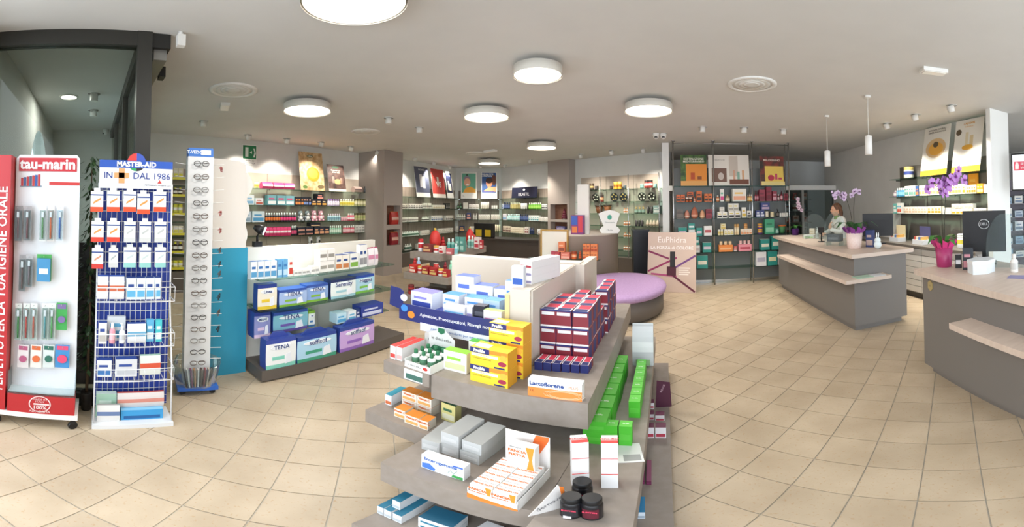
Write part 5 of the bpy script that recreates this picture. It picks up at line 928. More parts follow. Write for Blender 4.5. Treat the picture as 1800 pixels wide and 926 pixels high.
t = thing('counter_card', 'white display card slipped under the green boxes', 'card', tuple(Zp(1108, 800, ZM + .0005)), .2); MB().box(-.07, .05, -.06, .1, 0, .003).build('card', M('#e4e6e4'), t); MB().box(-.03, .04, -.05, .0, .003, .004).build('print', M('#9a9c9c'), t)
q = Zp(1131, 634, ZM); put('pouch', (-.17, 2.66, ZM + .0005), 0, .15, .08, .33, '#c9cdce', '#dfe3e2', '#d0d4d4', 'silver foil pouch with green leaf foot on the middle shelf'); o = MB().box(-.05, .05, -.002, 0, .01, .06).build('leaf_print', M('#8cb47c'), bpy.data.objects[[o.name for o in bpy.data.objects if o.get('label') == 'silver foil pouch with green leaf foot on the middle shelf'][0]], (0, -.036, 0))
for k, (px, y) in enumerate(((1000, 912), (1037, 915), (1020, 885))):
    q = Zp(px, y, ZM); t = thing('protein_jar', ['left front', 'right front', 'rear'][k] + ' black supplement jar of the trio on the middle shelf', 'jar', (q.x, q.y + .03, ZM + .0005))
    MB().lathe([(.031, 0), (.034, .005), (.034, .08), (.030, .094), (.027, .096)], 24).build('body', M('#17161a', .35), t); MB().lathe([(.030, .09), (.031, .093), (.031, .115), (.029, .118)], 24).build('lid', M('#101012', .45), t)
    lb = MB(); JR = .0346
    for j in range(8): a0, a1 = -2.3 + j * .19, -2.3 + (j + 1) * .19; lb.quad([(JR * math.cos(a0), JR * math.sin(a0), .015), (JR * math.cos(a1), JR * math.sin(a1), .015), (JR * math.cos(a1), JR * math.sin(a1), .072), (JR * math.cos(a0), JR * math.sin(a0), .072)])
    lb.build('label', M(['#2b2b2f', '#5c1c2a', '#24242a'][k], .4), t); lettering(t, 'SLIMTESS', .011, (0, -.0355, .058), M('#d8405c'), .0005)
    if k == 0: MB().box(-.016, .008, -.0355, -.032, .008, .022).build('price_sticker', M('#e6e6e6'), t)
# bottom tier goods
for k, (xx, ww, dz) in enumerate(((-.95, .032, 0), (-.914, .032, 0), (-.868, .04, 0), (-.9, .036, .0615))): put('carton', (xx, 1.08 + .03 * (k == 3), ZB + .0005 + dz), 0, ww, .2, .06, '#dfe2e4', '#b4bcc0', '#24708c', ['first', 'second', 'third', 'topmost'][k] + ' long white box with teal top on the bottom shelf')
bx(735, 925, 795, 945, ZB, .04, .1, '#dfe4e8', '#2c7894', '#24607c', 'flat white and teal box on the bottom shelf'); bx(735, 925, 795, 945, ZB, .04, .1, '#dfe4e8', '#2c7894', '#24607c', 'flat white and teal box lying on its twin', dz=.041); bx(822, 950, 870, 968, ZB, .07, .1, '#e2e2e2', '#8aa86a', '#d8d8d8', 'white box with green lettering on the bottom shelf')
PU = '#6a2448'
for k, (x0, y0, x1, y1, dz) in enumerate(((1132, 770, 1150, 770, 0), (1152, 770, 1171, 770, 0), (1134, 738, 1150, 738, .0), (1152, 740, 1168, 740, .0), (1136, 728, 1150, 728, .0515))): bx(x0, y0, x1, y1, ZB, .09 if k < 2 else .05, .06, '#e4e0e2', '#b03a4c', PU, ['left white and plum box at the front of the bottom shelf', 'right white and plum box at the front of the bottom shelf', 'left plum topped box behind the white pair', 'right plum topped box behind the white pair', 'plum box lying on the left rear box'][k], dz=dz)
bx(1136, 852, 1145, 852, ZB, .03, .2, PU, '#8a4468', '#7a3458', 'long plum box on the bottom shelf edge', 'plainbox'); bx(1126, 851, 1133, 851, ZB, .03, .2, PU, '#8a4468', '#7a3458', 'second long plum box on the bottom shelf edge', 'plainbox'); bx(1120, 911, 1134, 911, ZB, .05, .12, '#c9d3dc', '#8a98a4', '#2f86b8', 'blue topped box on the bottom shelf edge'); t = thing('counter_card', 'dark plum display card leaning at the back of the bottom shelf', 'card', (-.03, 2.5, ZB + .0005), .1); MB().prism([(-.05, 0), (.06, 0), (.05, .22), (-.04, .24)], 0, .004).build('card', M('#4c1c34'), t); lettering(t, 'BIOLINE', .02, (0, -.001, .17), M('#d8b8c4'), rot=(0, -1.2, 0))
# ------------------------------------------------------------------ counters
CG = M('#77736f', .5); CT = noisy('pale_wood', '#cbb9ab', '#d3c2b4', 4, .45, stretch=(1, 8, 1)); ZC = 1.03
C1_ = thing('service_counter', 'middle grey service counter with pale wood top and ledge', 'counter', (0, 0, 0))
MB().box(2.2, 3.0, 3.9, 6.9, .08, ZC - .05).build('body', CG, C1_); MB().box(2.24, 2.95, 3.96, 6.85, 0, .08).build('kick', CG, C1_); MB().box(2.13, 3.08, 3.83, 7.05, ZC - .05, ZC).build('worktop', CT, C1_)
MB().prismz([(1.98, 3.70), (2.62, 3.70), (2.62, 3.9), (2.2, 3.9), (2.2, 6.3), (1.98, 6.3)], .70, .745).build('bag_ledge', CT, C1_)
C2_ = thing('service_counter', 'right grey service counter with pale wood top and bronze badge', 'counter', (0, 0, 0))
fd = Vector((-.23, -1.215)).normalized(); fn = Vector((fd.y, -fd.x)); c0 = Vector((2.15, 2.55))
def cpt(s, o): p = c0 + fd * s - Vector((-fn.x, -fn.y)) * o; return (p.x, p.y)
if (Vector(cpt(0, .1)) - c0).dot(Vector((1, 0))) < 0: fn = -fn
def quadz(s0, s1, o0, o1, z0, z1, n, m, par): MB().prismz([cpt(s0, o0), cpt(s0, o1), cpt(s1, o1), cpt(s1, o0)][::-1], z0, z1).build(n, m, par)
quadz(0, 3.0, 0, .75, .08, ZC - .05, 'body', CG, C2_); quadz(.06, 2.95, .05, .7, 0, .08, 'kick', CG, C2_); quadz(-.06, 3.05, -.06, .8, ZC - .05, ZC, 'worktop', CT, C2_); quadz(.72, 3.0, -.2, 0, .70, .745, 'bag_ledge', CT, C2_)
bq = Vector(cpt(.14, -.003)); b = MB().prism([(.045 * math.cos(k * 1.0472 + .5236), .05 * math.sin(k * 1.0472 + .5236)) for k in range(6)], -.004, .004).build('badge', M('#b8a878', .4, .4), C2_, (bq.x, bq.y, .9), math.atan2(fd.y, fd.x)); lettering(b, 'MIELE', .016, (0, -.005, .0), M('#6a5a34'))
# wall counter with drawers behind
WC = thing('drawer_counter', 'low dark topped wall counter with white drawers behind the counters', 'cabinet', (3.86, 7.0, 0), -math.pi / 2); 
MB().box(0, 3.6, .02, .53, .1, .88).build('carcass', M('#8d8a86', .5), WC); MB().box(0, 3.6, -.02, .53, .88, .92).build('worktop', M('#6f6962', .5), WC); MB().box(.02, 3.58, .05, .5, 0, .1).build('kick', M('#4c4946', .6), WC)
for i in range(6):
    for j in range(7): MB().box(.6 * i + .01, .6 * i + .59, 0, .02, .12 + .108 * j, .22 + .108 * j).build('drawer', M('#dcd9d4', .4), WC)
# right wall shelving (faces -X): viewer's right is -Y
zr = [PXp(1660, y, RWALL - .27).z for y in (306, 342, 376)]
s0 = PLp(1565, 345, L_RIGHT)[0]; s1 = -3.36
U_ = shelf_unit('wall_shelving', 'dark grey wall shelving with glass shelves behind the service counters', L_RIGHT, RZ_RIGHT, s0, s1, .27, zr[0] + .25, zr, .27, 3, M('#7a756e', .5), zbase=.93, base=False)
WR = 'on the %s glass shelf behind the counters'
row(L_RIGHT, RZ_RIGHT, zr[0], 306, [(1585, 1597, 1, 20, 'jar', '#d9d5c4', '#cdb96a', '#3a4a8c', 'decorated ceramic pharmacy jar')], WR % 'top')
row(L_RIGHT, RZ_RIGHT, zr[1], 342, [(1567, 1574, 1, 11, 'bottle', '#b8a0b4', '#e0dcd8', None, 'mauve bottle'), (1575, 1588, 4, 15, 'bottle', '#4fa0c8', '#e4ecf0', '#8cc4dc', 'bright blue bottle'), (1590, 1609, 5, 18, 'carton', '#e2e2da', '#6fb0a4', None, 'white and teal carton'), (1610, 1615, 2, 17, 'carton', '#3a62a0', '#d88a4c', None, 'blue and orange carton'), (1616, 1645, 6, 18, 'carton', '#ece3cf', '#e0b878', None, 'cream carton'), (1646, 1690, 8, 17, 'carton', '#e9e2d2', '#d8a860', None, 'ivory carton with amber print'), (1692, 1697, 1, 17, 'carton', '#e8e0d0', '#e09a30', None, 'ivory and amber carton'), (1698, 1716, 4, 15, 'carton', '#ece6d8', '#e08a2c', None, 'white and orange carton'), (1717, 1728, 2, 17, 'carton', '#e8a02c', '#f0d8a0', None, 'orange carton'), (1729, 1739, 2, 15, 'carton', '#e8e5de', '#d0ccc4', None, 'plain white carton')], WR % 'middle', cname='medicine_carton')
row(L_RIGHT, RZ_RIGHT, zr[1], 340, [(1691, 1708, 1, 36, 'carton', '#e39a24', '#e8b048', '#e8b048', 'tall rounded orange display carton')], WR % 'middle', depth=.03, back=.15, cname='medicine_carton')
row(L_RIGHT, RZ_RIGHT, zr[2], 376, [(1570, 1576, 1, 17, 'carton', '#6fb4ac', '#e6e6e0', None, 'teal carton'), (1577, 1585, 2, 18, 'carton', '#e4e2da', '#d85a44', '#5ab0d0', 'white carton with red print'), (1588, 1629, 8, 12, 'carton', '#e9e4d8', '#d8b898', None, 'low ivory carton'), (1631, 1655, 4, 13, 'carton', '#ece4d2', '#e39a2c', None, 'ivory carton with orange foot'), (1657, 1671, 3, 11, 'carton', '#e8e6e0', '#c8c4ba', None, 'low white carton'), (1673, 1710, 5, 10, 'carton', '#ece2cc', '#e5a02c', None, 'orange footed carton'), (1673, 1710, 5, 8, 'carton', '#eae6dc', '#d8c8a8', None, 'ivory carton stacked on the orange footed ones', 10.4), (1712, 1734, 5, 11, 'carton', '#e6e5e2', '#cfcdc8', None, 'small white carton')], WR % 'lower', cname='medicine_carton')
for k, (xl, xr, yt, lab) in enumerate(((1617, 1663, 218, 'white poster with a round honey picture leaning above the counter shelves'), (1672, 1722, 209, 'white poster with cosmetic bottles leaning above the counter shelves'))):
    a = PLp(xl, 306, L_RIGHT)[1]; b = PLp(xr, 304, L_RIGHT)[1]; a.z = b.z = zr[0]; t, p, w, h = board('poster', lab, 'poster', a, b, .86, .15, RZ_RIGHT, M('#e6e2d8', .5))
    pr_rect(p, -w / 2, w / 2, 0, h * .11, '#e8a428'); 
    if k == 0: pr_disc(p, 0, h * .55, w * .38, h * .2, '#d9b88a'); pr_disc(p, .01, h * .53, w * .28, h * .13, '#eab04c', 2); pr_disc(p, .0, h * .62, w * .1, h * .06, '#6a5a44', 3); lettering(p, 'AFFRONTA L\'INVERNO', .042, (0, -.003, h * .93), M('#4a4436'), .0006); lettering(p, 'GRAZIE ALLA NATURA', .042, (0, -.003, h * .88), M('#4a4436'), .0006)
    else: pr_disc(p, -w * .36, h * .77, w * .1, h * .06, '#5a4a34'); pr_rect(p, -w * .1, 0, h * .45, h * .75, '#dccfae'); pr_rect(p, w * .06, w * .18, h * .45, h * .68, '#d8c49a'); pr_disc(p, 0, h * .46, w * .2, h * .05, '#e0a83c', 2); lettering(p, 'L\'ALVEARE', .05, (0, -.003, h * .92), M('#e0a030'), .001); lettering(p, 'in farmacia', .04, (0, -.003, h * .86), M('#e0a030'))
# far right room beyond the white fin
FR = thing('wall_shelving', 'purple grey pharmacy shelving in the room beyond the white fin wall', 'shelving', (5.1, 5.4, 0), -.5)
MB().box(0, 2.6, .3, .34, 0, 2.1).build('back_panel', M('#6f6870', .6), FR)
for k in range(6): MB().box(0, 2.6, 0, .3, .35 + .3 * k, .37 + .3 * k).build('shelf', M('#7c747c', .5), FR)
for k in range(5):
    for i in range(9):
        q = FR.matrix_basis @ Vector((.15 + .27 * i, .12, .3705 + .3 * k)); put('carton', q, -.5, .2, .14, .14 + .03 * ((i + k) % 3), ['#d9dcde', '#b8c4d0', '#e2e0da', '#9ab4c8'][(i * 3 + k) % 4], '#7a8aa0', None, '%s boxed medicine on the %s shelf beyond the fin wall' % (['grey white', 'pale blue', 'ivory', 'steel blue'][(i * 3 + k) % 4], ['lowest', 'second', 'third', 'fourth', 'top'][k]), 'far room boxes %d %d' % (k, (i * 3 + k) % 4), 'boxed_medicine')
a = PYp(1764, 267, 3.1); SC = thing('wall_screen', 'white information screen with a red band and number 1522 beside the fin wall', 'screen', (4.45, 2.95, PXp(1780, 305, 4.4).z), -math.pi / 2 + .35)
sw, shh = .9, .27; SC.location = (4.3, 3.05, 2.05); MB().box(-.02, sw, 0, .04, -shh, shh).build('panel', BLACK, SC); MB().box(0, sw - .02, -.003, 0, -shh + .02, shh - .02).build('display', M('#e9edf2', .3, 0, .7), SC); MB().box(.02, sw - .04, -.005, -.003, .02, .15).build('red_band', M('#c8485c', .4, 0, .35), SC)
lettering(SC, 'SE SEI VITTIMA DI', .05, (.12, -.007, .115), M('#f4e8ea'), .001, align='LEFT'); lettering(SC, 'VIOLENZA O STALKING', .05, (.12, -.007, .055), M('#f4e8ea'), .001, align='LEFT'); lettering(SC, '1522', .14, (.16, -.005, -.1), M('#4a94c0'), .002, align='LEFT'); MB().prism([(.04, .04), (.09, .04), (.095, .1), (.08, .14), (.05, .14), (.04, .1)], -.0065, -.004).build('hand_icon', M('#f4e8ea'), SC)
MB().box(.3, .36, .04, .1, .0, CEIL - 2.05).build('bracket', DARK, SC)
# ------------------------------------------------------------------ chrome and glass shelving (faces -Y)
YG = 7.42; L_GL = ((0., YG), (1., 0.))
polex = [PYp(x, 360, YG).x for x in (1184, 1255, 1323, 1388)]
GU = thing('glass_shelving', 'chrome pole and glass shelving with grey glass back before the rear room', 'shelving', (0, YG, 0))
PANEL = glass('smoked_glass', '#b4baba', .2, .05, .6, '#9a9c9c')
for i in range(3):
    MB().box(polex[i] + .01, polex[i + 1] - .01, .28, .29, .06, 2.45).build('back_pane', PANEL, GU); MB().box(polex[i], polex[i + 1], .27, .3, 0, .06).build('foot_rail', CHROME, GU)
for x in polex:
    MB().tube([(x, 0.02, 0), (x, .02, CEIL)], .014, 10).build('pole', CHROME, GU); MB().tube([(x, .26, 0), (x, .26, CEIL)], .012, 8).build('pole', CHROME, GU)
    MB().lathe([(.04, CEIL - .012), (.04, CEIL)], 14, c=(x, .02, 0)).build('ceiling_foot', CHROME, GU)
MB().tube([(polex[0], .02, CEIL - .06), (polex[3], .02, CEIL - .06)], .008, 8).build('top_bar', CHROME, GU)
zg = [PYp(1285, y, YG).z for y in (326, 354, 383, 413, 442, 470)]
for z in zg:
    for i in range(3): MB().box(polex[i] + .005, polex[i + 1] - .005, -.02, .27, z - .012, z).build('shelf', GL, GU)
bn = ['second', 'third', 'fourth', 'fifth', 'lowest']
def grow(k, y, specs, bay): row(L_GL, 0, zg[k], y, specs, 'on the %s shelf, %s glass bay' % (bn[k - 1], bay), cname='gift_carton')
OR = '#c8602c'
grow(1, 354, [(1189, 1204, 2, 13, 'carton', OR, '#3a2a24', '#3a2a24', 'orange box with dark lid'), (1205, 1217, 2, 8, 'candle', OR, '#e8d8c8', '#3a2a24', 'small orange candle'), (1208, 1219, 1, 9, 'carton', '#c05a28', '#3a2a24', '#3a2a24', 'raised orange box', 8.5), (1224, 1234, 1, 19, 'carton', '#c8642c', '#3a2a24', '#3a2a24', 'tall orange box'), (1219, 1223, 1, 8, 'bottle', '#e4d8cc', OR, OR, 'white and orange bottle'), (1238, 1252, 2, 14, 'carton', '#cc6a30', '#3a2a24', '#3a2a24', 'square orange box')], 'left')
grow(1, 354, [(1259, 1265, 1, 11, 'bottle', '#d07a4c', '#e8e0d8', '#e8c8a8', 'orange bottle'), (1266, 1273, 1, 22, 'carton', '#e6e2dc', '#d84a88', '#7ab8a0', 'tall white and pink carton'), (1275, 1284, 1, 12, 'dropper', '#c0a888', '#b89a70', '#d8c8b0', 'amber reed diffuser'), (1287, 1313, 1, 22, 'carton', '#e9e4da', '#e8a888', '#e8c070', 'wide white sampler box with colour swatches'), (1314, 1322, 3, 12, 'bottle', '#e2a044', '#f0e8d8', '#f0d8a0', 'small amber bottle')], 'middle')
grow(1, 354, [(1327, 1334, 2, 18, 'dropper', '#8a2438', '#5c1826', '#c8909c', 'burgundy diffuser bottle'), (1335, 1346, 1, 20, 'carton', '#8c2c40', '#6a1c2c', None, 'burgundy box'), (1347, 1357, 1, 25, 'carton', '#842438', '#6a1c2c', None, 'tall burgundy box'), (1358, 1366, 1, 17, 'carton', '#8a2c40', '#c89aa4', None, 'small burgundy box'), (1367, 1371, 1, 12, 'bottle', '#7c2034', '#d8c0c4', None, 'burgundy bottle'), (1372, 1377, 1, 18, 'dropper', '#862338', '#521420', '#d0a0a8', 'slim burgundy diffuser'), (1378, 1386, 2, 13, 'candle', '#8c2a3e', '#6a1c2c', None, 'burgundy candle')], 'right')
grow(2, 383, [(1189, 1202, 2, 8, 'carton', '#7a7068', '#5a524c', None, 'grey box'), (1190, 1201, 1, 8, 'carton', '#6f665e', '#504842', None, 'grey box topping the pair', 8.3), (1203, 1213, 1, 15, 'egg', '#cf8c78', '#e8c8b4', None, 'pink wrapped chocolate egg'), (1215, 1228, 1, 21, 'egg', '#b86a50', '#e0a890', None, 'large bronze wrapped chocolate egg'), (1230, 1240, 1, 15, 'egg', '#d8a07c', '#e8c8a4', None, 'peach wrapped chocolate egg'), (1241, 1252, 1, 8, 'carton', '#a03844', '#6a2430', None, 'lower red box'), (1241, 1252, 1, 8, 'carton', '#8c303c', '#6a2430', None, 'upper red box', 8.3)], 'left')
grow(2, 383, [(1261, 1279, 2, 11, 'carton', '#e9e7e0', '#2a2a2c', '#e0c84c', 'white box with black print'), (1265, 1274, 1, 8, 'carton', '#e6e4dd', '#c8c4ba', None, 'white box topping the black print pair', 11.3), (1281, 1302, 2, 12, 'carton', '#eae8e2', '#2f2f30', '#d8c458', 'white box with black bow print'), (1280, 1299, 2, 13, 'carton', '#dfddd6', '#a8a49a', '#d8c458', 'pale box stacked on the bow boxes', 12.4), (1304, 1312, 1, 18, 'carton', '#e8e6e0', '#d8b84c', None, 'tall white and yellow box'), (1313, 1321, 1, 12, 'carton', '#e4e2da', '#3a3a3a', None, 'white box with a black foot')], 'middle')
grow(2, 383, [(1329, 1344, 2, 12, 'carton', '#3f4c86', '#d8dce8', None, 'blue and white box'), (1338, 1354, 1, 13, 'carton', '#3a4680', '#b8a0b8', None, 'blue box raised on the pair', 12.4), (1346, 1352, 1, 10, 'candle', '#e2d6c0', '#e8e0d0', None, 'cream candle'), (1355, 1362, 1, 9, 'jar', '#e6d9bc', '#e0d0a8', None, 'cream pot'), (1365, 1370, 1, 14, 'dropper', '#2a2826', '#1c1a18', '#6a625a', 'dark diffuser bottle'), (1371, 1386, 4, 7, 'candle', '#e6e4de', '#dcd8d0', None, 'white tealight')], 'right')
TE = '#2f8f86'
grow(3, 413, [(1192, 1208, 1, 15, 'plainbox', TE, '#e0e2e0', '#c8b8c8', 'teal diffuser box'), (1210, 1222, 1, 11, 'plainbox', '#e2e4e0', TE, TE, 'white and teal box'), (1210, 1222, 1, 11, 'plainbox', TE, '#e2e4e0', '#dce4e2', 'teal box stacked on the white one', 11.3), (1224, 1235, 1, 14, 'plainbox', TE, '#e0e2e0', '#d0c0cc', 'small teal box'), (1237, 1252, 1, 17, 'plainbox', '#e6e4e2', '#dcdad8', '#b8585c', 'white square box')], 'left')
grow(3, 413, [(1262, 1272, 2, 10, 'candle', '#e8dcb0', '#e8e4da', '#d8c070', 'cream and yellow candle'), (1273, 1290, 3, 10, 'carton', '#e9e5da', '#d8c878', None, 'white and lemon box'), (1267, 1276, 1, 10, 'carton', '#e4d9b0', '#d0b860', None, 'lemon box on the candles', 10.3), (1291, 1300, 2, 19, 'candle', '#e0c8a0', '#c89a5c', '#e8dcc0', 'tall amber candle'), (1302, 1322, 4, 10, 'carton', '#e8dccb', '#e09868', None, 'white and peach box'), (1308, 1315, 1, 9, 'candle', '#dcae78', '#c88a4c', None, 'amber candle on the peach boxes', 10.3)], 'middle')
grow(3, 413, [(1330, 1344, 1, 9, 'tin', '#5a3a7a', '#e0a840', None, 'lower purple tin'), (1330, 1344, 1, 9, 'tin', '#643f86', '#e0a840', None, 'upper purple tin', 9.2), (1345, 1362, 1, 26, 'carton', '#3f9a74', '#8cc8a8', '#2f7a5c', 'tall green bag box'), (1363, 1369, 1, 9, 'carton', '#4a9c88', '#d0e0d4', None, 'low teal box'), (1370, 1384, 1, 14, 'bowl', '#4f8c58', '#d8783c', None, 'green pot of orange flowers')], 'right')
grow(4, 442, [(1200, 1215, 1, 16, 'plainbox', TE, '#e0e2e0', '#d0c0cc', 'teal diffuser box'), (1217, 1231, 1, 13, 'plainbox', '#e4e4e2', '#d8d8d6', '#d0c0c0', 'white box'), (1217, 1230, 1, 14, 'plainbox', TE, '#e0e2e0', '#cfd8d6', 'teal box on the white box', 13.4), (1235, 1251, 1, 17, 'plainbox', TE, '#e0e2e0', '#c8c0cc', 'right teal diffuser box')], 'left')
grow(4, 442, [(1263, 1289, 1, 12, 'plainbox', '#e0853c', '#d87a34', '#e8b080', 'wide orange gift box'), (1264, 1288, 3, 6, 'candle', '#e8d0b0', '#d8b890', None, 'peach candle on the orange gift box', 12.4), (1290, 1297, 1, 9, 'candle', '#e4d4d0', '#c0605c', None, 'white and red candle'), (1298, 1322, 1, 12, 'plainbox', '#e0909c', '#dc8894', '#b84858', 'wide pink gift box'), (1299, 1321, 3, 6, 'candle', '#e8d0cc', '#d8a8a4', None, 'pale candle on the pink gift box', 12.4)], 'middle')
grow(4, 442, [(1337, 1354, 1, 19, 'plainbox', TE, '#e2e4e2', '#e0dcc8', 'teal boxed lamp'), (1356, 1374, 1, 23, 'plainbox', TE, '#e2e4e2', '#e4e0d0', 'larger teal boxed lamp')], 'right')
grow(5, 470, [(1204, 1224, 1, 25, 'plainbox', TE, '#e0e2e0', '#c9c4cc', 'large teal box with a drop shaped diffuser'), (1225, 1245, 1, 23, 'plainbox', TE, '#e0e2e0', '#e8e2d0', 'large teal box with a round lamp')], 'left')
grow(5, 470, [(1329, 1348, 1, 25, 'plainbox', '#e2e0e2', '#d8d6d8', '#b0acbc', 'large white box with a grey egg lamp'), (1349, 1367, 1, 25, 'plainbox', TE, '#e2e2e0', '#dcd8b0', 'large teal box with a yellow lamp'), (1368, 1384, 1, 23, 'plainbox', '#e2e0e0', '#d8d6d8', '#b8b0b8', 'large white box with a lilac lamp')], 'right')
for k, (xl, xr, yt, lab) in enumerate(((1197, 1243, 270, 'poster with an orange room and diffuser on green leaves'), (1246, 1318, 270, 'open white booklet poster of glass bottles'), (1337, 1380, 271, 'poster with red bottles on yellow under red flowers'))):
    a = PYp(xl, 326, YG + .06); b = PYp(xr, 326, YG + .06); a.z = b.z = zg[0]; t, p, w, h = board('poster', lab, 'poster', a, b, (326 - yt) / F * 7.5, .08, 0, noisy('leaf_print', '#2f4a2c', '#5a7a3c', 12, .5) if k == 0 else (M('#e4ddd4', .5) if k == 1 else noisy('berry_print', '#3a3430', '#8a3a34', 8, .5)))
    if k == 0: pr_rect(p, -w * .3, w * .5, 0, h * .7, '#e08c34'); pr_rect(p, -w * .5, w * .5, 0, h * .16, '#e2a45c', 2); pr_rect(p, -w * .12, w * .04, h * .2, h * .42, '#b84c24', 3); pr_rect(p, w * .14, w * .3, h * .2, h * .3, '#8a4a24', 3); lettering(p, 'DESTINAZIONE', .06, (0, -.004, h * .86), M('#e8e4d4'), .001); lettering(p, 'MEDITERRANEO', .06, (0, -.004, h * .78), M('#e8e4d4'), .001)
    if k == 1: pr_rect(p, -w * .42, -w * .06, h * .12, h * .56, '#7a5c50'); pr_disc(p, -w * .2, h * .3, w * .07, h * .12, '#c9bcb4', 2); pr_rect(p, 0, w * .22, h * .3, h * .97, '#c8bcb0'); pr_rect(p, w * .0, w * .48, h * .04, h * .2, '#7a4a38', 2); pr_rect(p, w * .1, w * .15, h * .2, h * .5, '#d0a088', 3); pr_rect(p, w * .2, w * .26, h * .2, h * .45, '#8ab0a0', 3); pr_rect(p, w * .32, w * .37, h * .2, h * .5, '#d8a880', 3); lettering(p, 'essenze', .08, (-w * .24, -.003, h * .84), M('#a8a098')); MB().box(-.004, .004, -.004, 0, 0, h).build('fold', M('#e4ddd4', .5), p)
    if k == 2: pr_rect(p, -w * .3, w * .46, 0, h * .66, '#e9c860'); pr_rect(p, -w * .46, w * .5, 0, h * .14, '#e8d28c', 2); pr_disc(p, -w * .06, h * .26, w * .13, h * .1, '#b8304c', 3); pr_rect(p, w * .1, w * .2, h * .2, h * .4, '#c8486a', 3); pr_rect(p, w * .24, w * .38, h * .2, h * .27, '#c04060', 3); lettering(p, 'MELOGRANO', .06, (0, -.003, h * .86), M('#e8dcd0'), .001)
# rear partition with white frame
GP = thing('glass_partition', 'white framed glass partition of the rear room behind the counters', 'partition', (0, 8.75, 0)); GP['kind'] = 'structure'
MB().box(.1, 4.4, -.05, .05, 2.02, 2.14).build('head_rail', WHITE, GP); MB().box(2.75, 4.4, -.02, -.01, .05, 2.02).build('pane', glass('partition_glass', '#dfe6e6', .15), GP)
for x in (2.75, 3.45, 4.36): MB().box(x - .03, x + .03, -.05, .05, 0, 2.02).build('mullion', M('#9a9894', .5), GP)
RS = thing('wall_shelving', 'rear room shelves of toys seen through the glass partition', 'shelving', (2.2, 9.9, 0)); MB().box(0, 2.0, .3, .33, 0, 2.1).build('back_panel', M('#8a8680', .6), RS)
for k in range(5): MB().box(0, 2.0, 0, .3, .45 + .33 * k, .47 + .33 * k).build('shelf', M('#a8a49e', .5), RS)
for k in range(5):
    for i in range(7): put(['plush', 'carton', 'jar'][(i + k) % 3], (2.38 + .27 * i, 10.05, .4705 + .33 * k), 0, .17, .15, .2, ['#d8b0a0', '#e2ddd4', '#c8584c', '#9ab0b8'][(2 * i + k) % 4], '#d8d4cc', '#b0604c', '%s on the %s rear room shelf behind the partition' % ([['peach plush', 'ivory plush', 'red plush', 'blue grey plush'], ['peach box', 'ivory box', 'red box', 'blue grey box'], ['peach pot', 'ivory pot', 'red pot', 'blue grey pot']][(i + k) % 3][(2 * i + k) % 4], ['lowest', 'second', 'third', 'fourth', 'top'][k]), 'rear room goods %d %d %d' % (k, (i + k) % 3, (2 * i + k) % 4))
# ------------------------------------------------------------------ christmas tables
X_ = thing('tiered_table', 'taupe three tier table of christmas gifts behind the island', 'table', (0, 0, 0))
XT = [(-3.95, -3.33, 4.72, 6.25, .78, .9), (-3.8, -2.95, 4.38, 6.1, .5, .61), (-3.75, -3.0, 4.15, 6.0, .18, .28)]
for k, a in enumerate(XT): MB().box(a[0], a[1], a[2], a[3], a[4], a[5]).build('tier', SL, X_)
MB().box(-3.75, -3.4, 5.0, 5.9, 0, .78).build('core', SL, X_)
LX = lambda y: ((-3.9, y), (1., 0.))
def xrow(z, Y, y, specs, where): row(LX(Y), 0, z, y, specs, where, cname='christmas_box')
RD = '#b8242a'
xrow(.901, 4.78, 436, [(733, 741, 1, 22, 'tin', '#dcd8dc', RD, RD, 'white and red tin'), (742, 757, 1, 14, 'carton', '#7c3634', '#c89a6c', None, 'brown red gift box'), (760, 769, 1, 13, 'jar', '#e4e0dc', '#c9a24c', RD, 'white jar with gold lid'), (771, 779, 1, 13, 'carton', '#e2d8d2', RD, RD, 'white and red gift box'), (784, 794, 1, 10, 'carton', '#c86a70', '#e8c8c8', None, 'rose gift box'), (797, 803, 1, 20, 'bottle', '#9ac4c4', '#d0e0e0', '#6fa8b0', 'pale aqua bottle')], 'at the front of the upper christmas tier')
xrow(.901, 5.15, 428, [(749, 764, 1, 12, 'ball', '#c43a2c', '#e8b040', None, 'large red bauble'), (768, 781, 1, 24, 'tree', RD, '#7a1c20', '#e0c060', 'red tree ornament'), (784, 797, 2, 22, 'bottle', '#7fb4a8', '#dce8e4', '#4f948c', 'green glass bottle'), (800, 815, 2, 26, 'carton', '#4f8a80', '#9cc4b8', None, 'tall teal gift box')], 'at the middle of the upper christmas tier')
xrow(.901, 5.7, 428, [(805, 818, 2, 18, 'bottle', '#8fc0b8', '#e0ece8', None, 'mint bottle'), (820, 832, 2, 22, 'bottle', '#a8ccc4', '#dfe8e4', '#6fa89c', 'tall mint bottle'), (833, 842, 1, 20, 'carton', '#e0d0cc', '#b8404c', None, 'pale gift box'), (843, 848, 1, 16, 'carton', '#a83038', '#e0c0b8', None, 'red gift box')], 'at the back of the upper christmas tier')
for k, (px, py, Y, h) in enumerate(((765, 407, 5.1, 28), (826, 405, 5.9, 24), (831, 415, 6.05, 12))):
    q = PYp(px, py, Y); sx = .08 + .02 * (k == 0); put('ball', (q.x, q.y, .901), 0, sx * 2, sx * 2, q.z - .9 + .06, '#c2302a', '#d8b040', None, ['tall red stacked ornament beside the tree', 'red star ornament at the back', 'low red bauble at the far end'][k] + ' of the upper christmas tier')
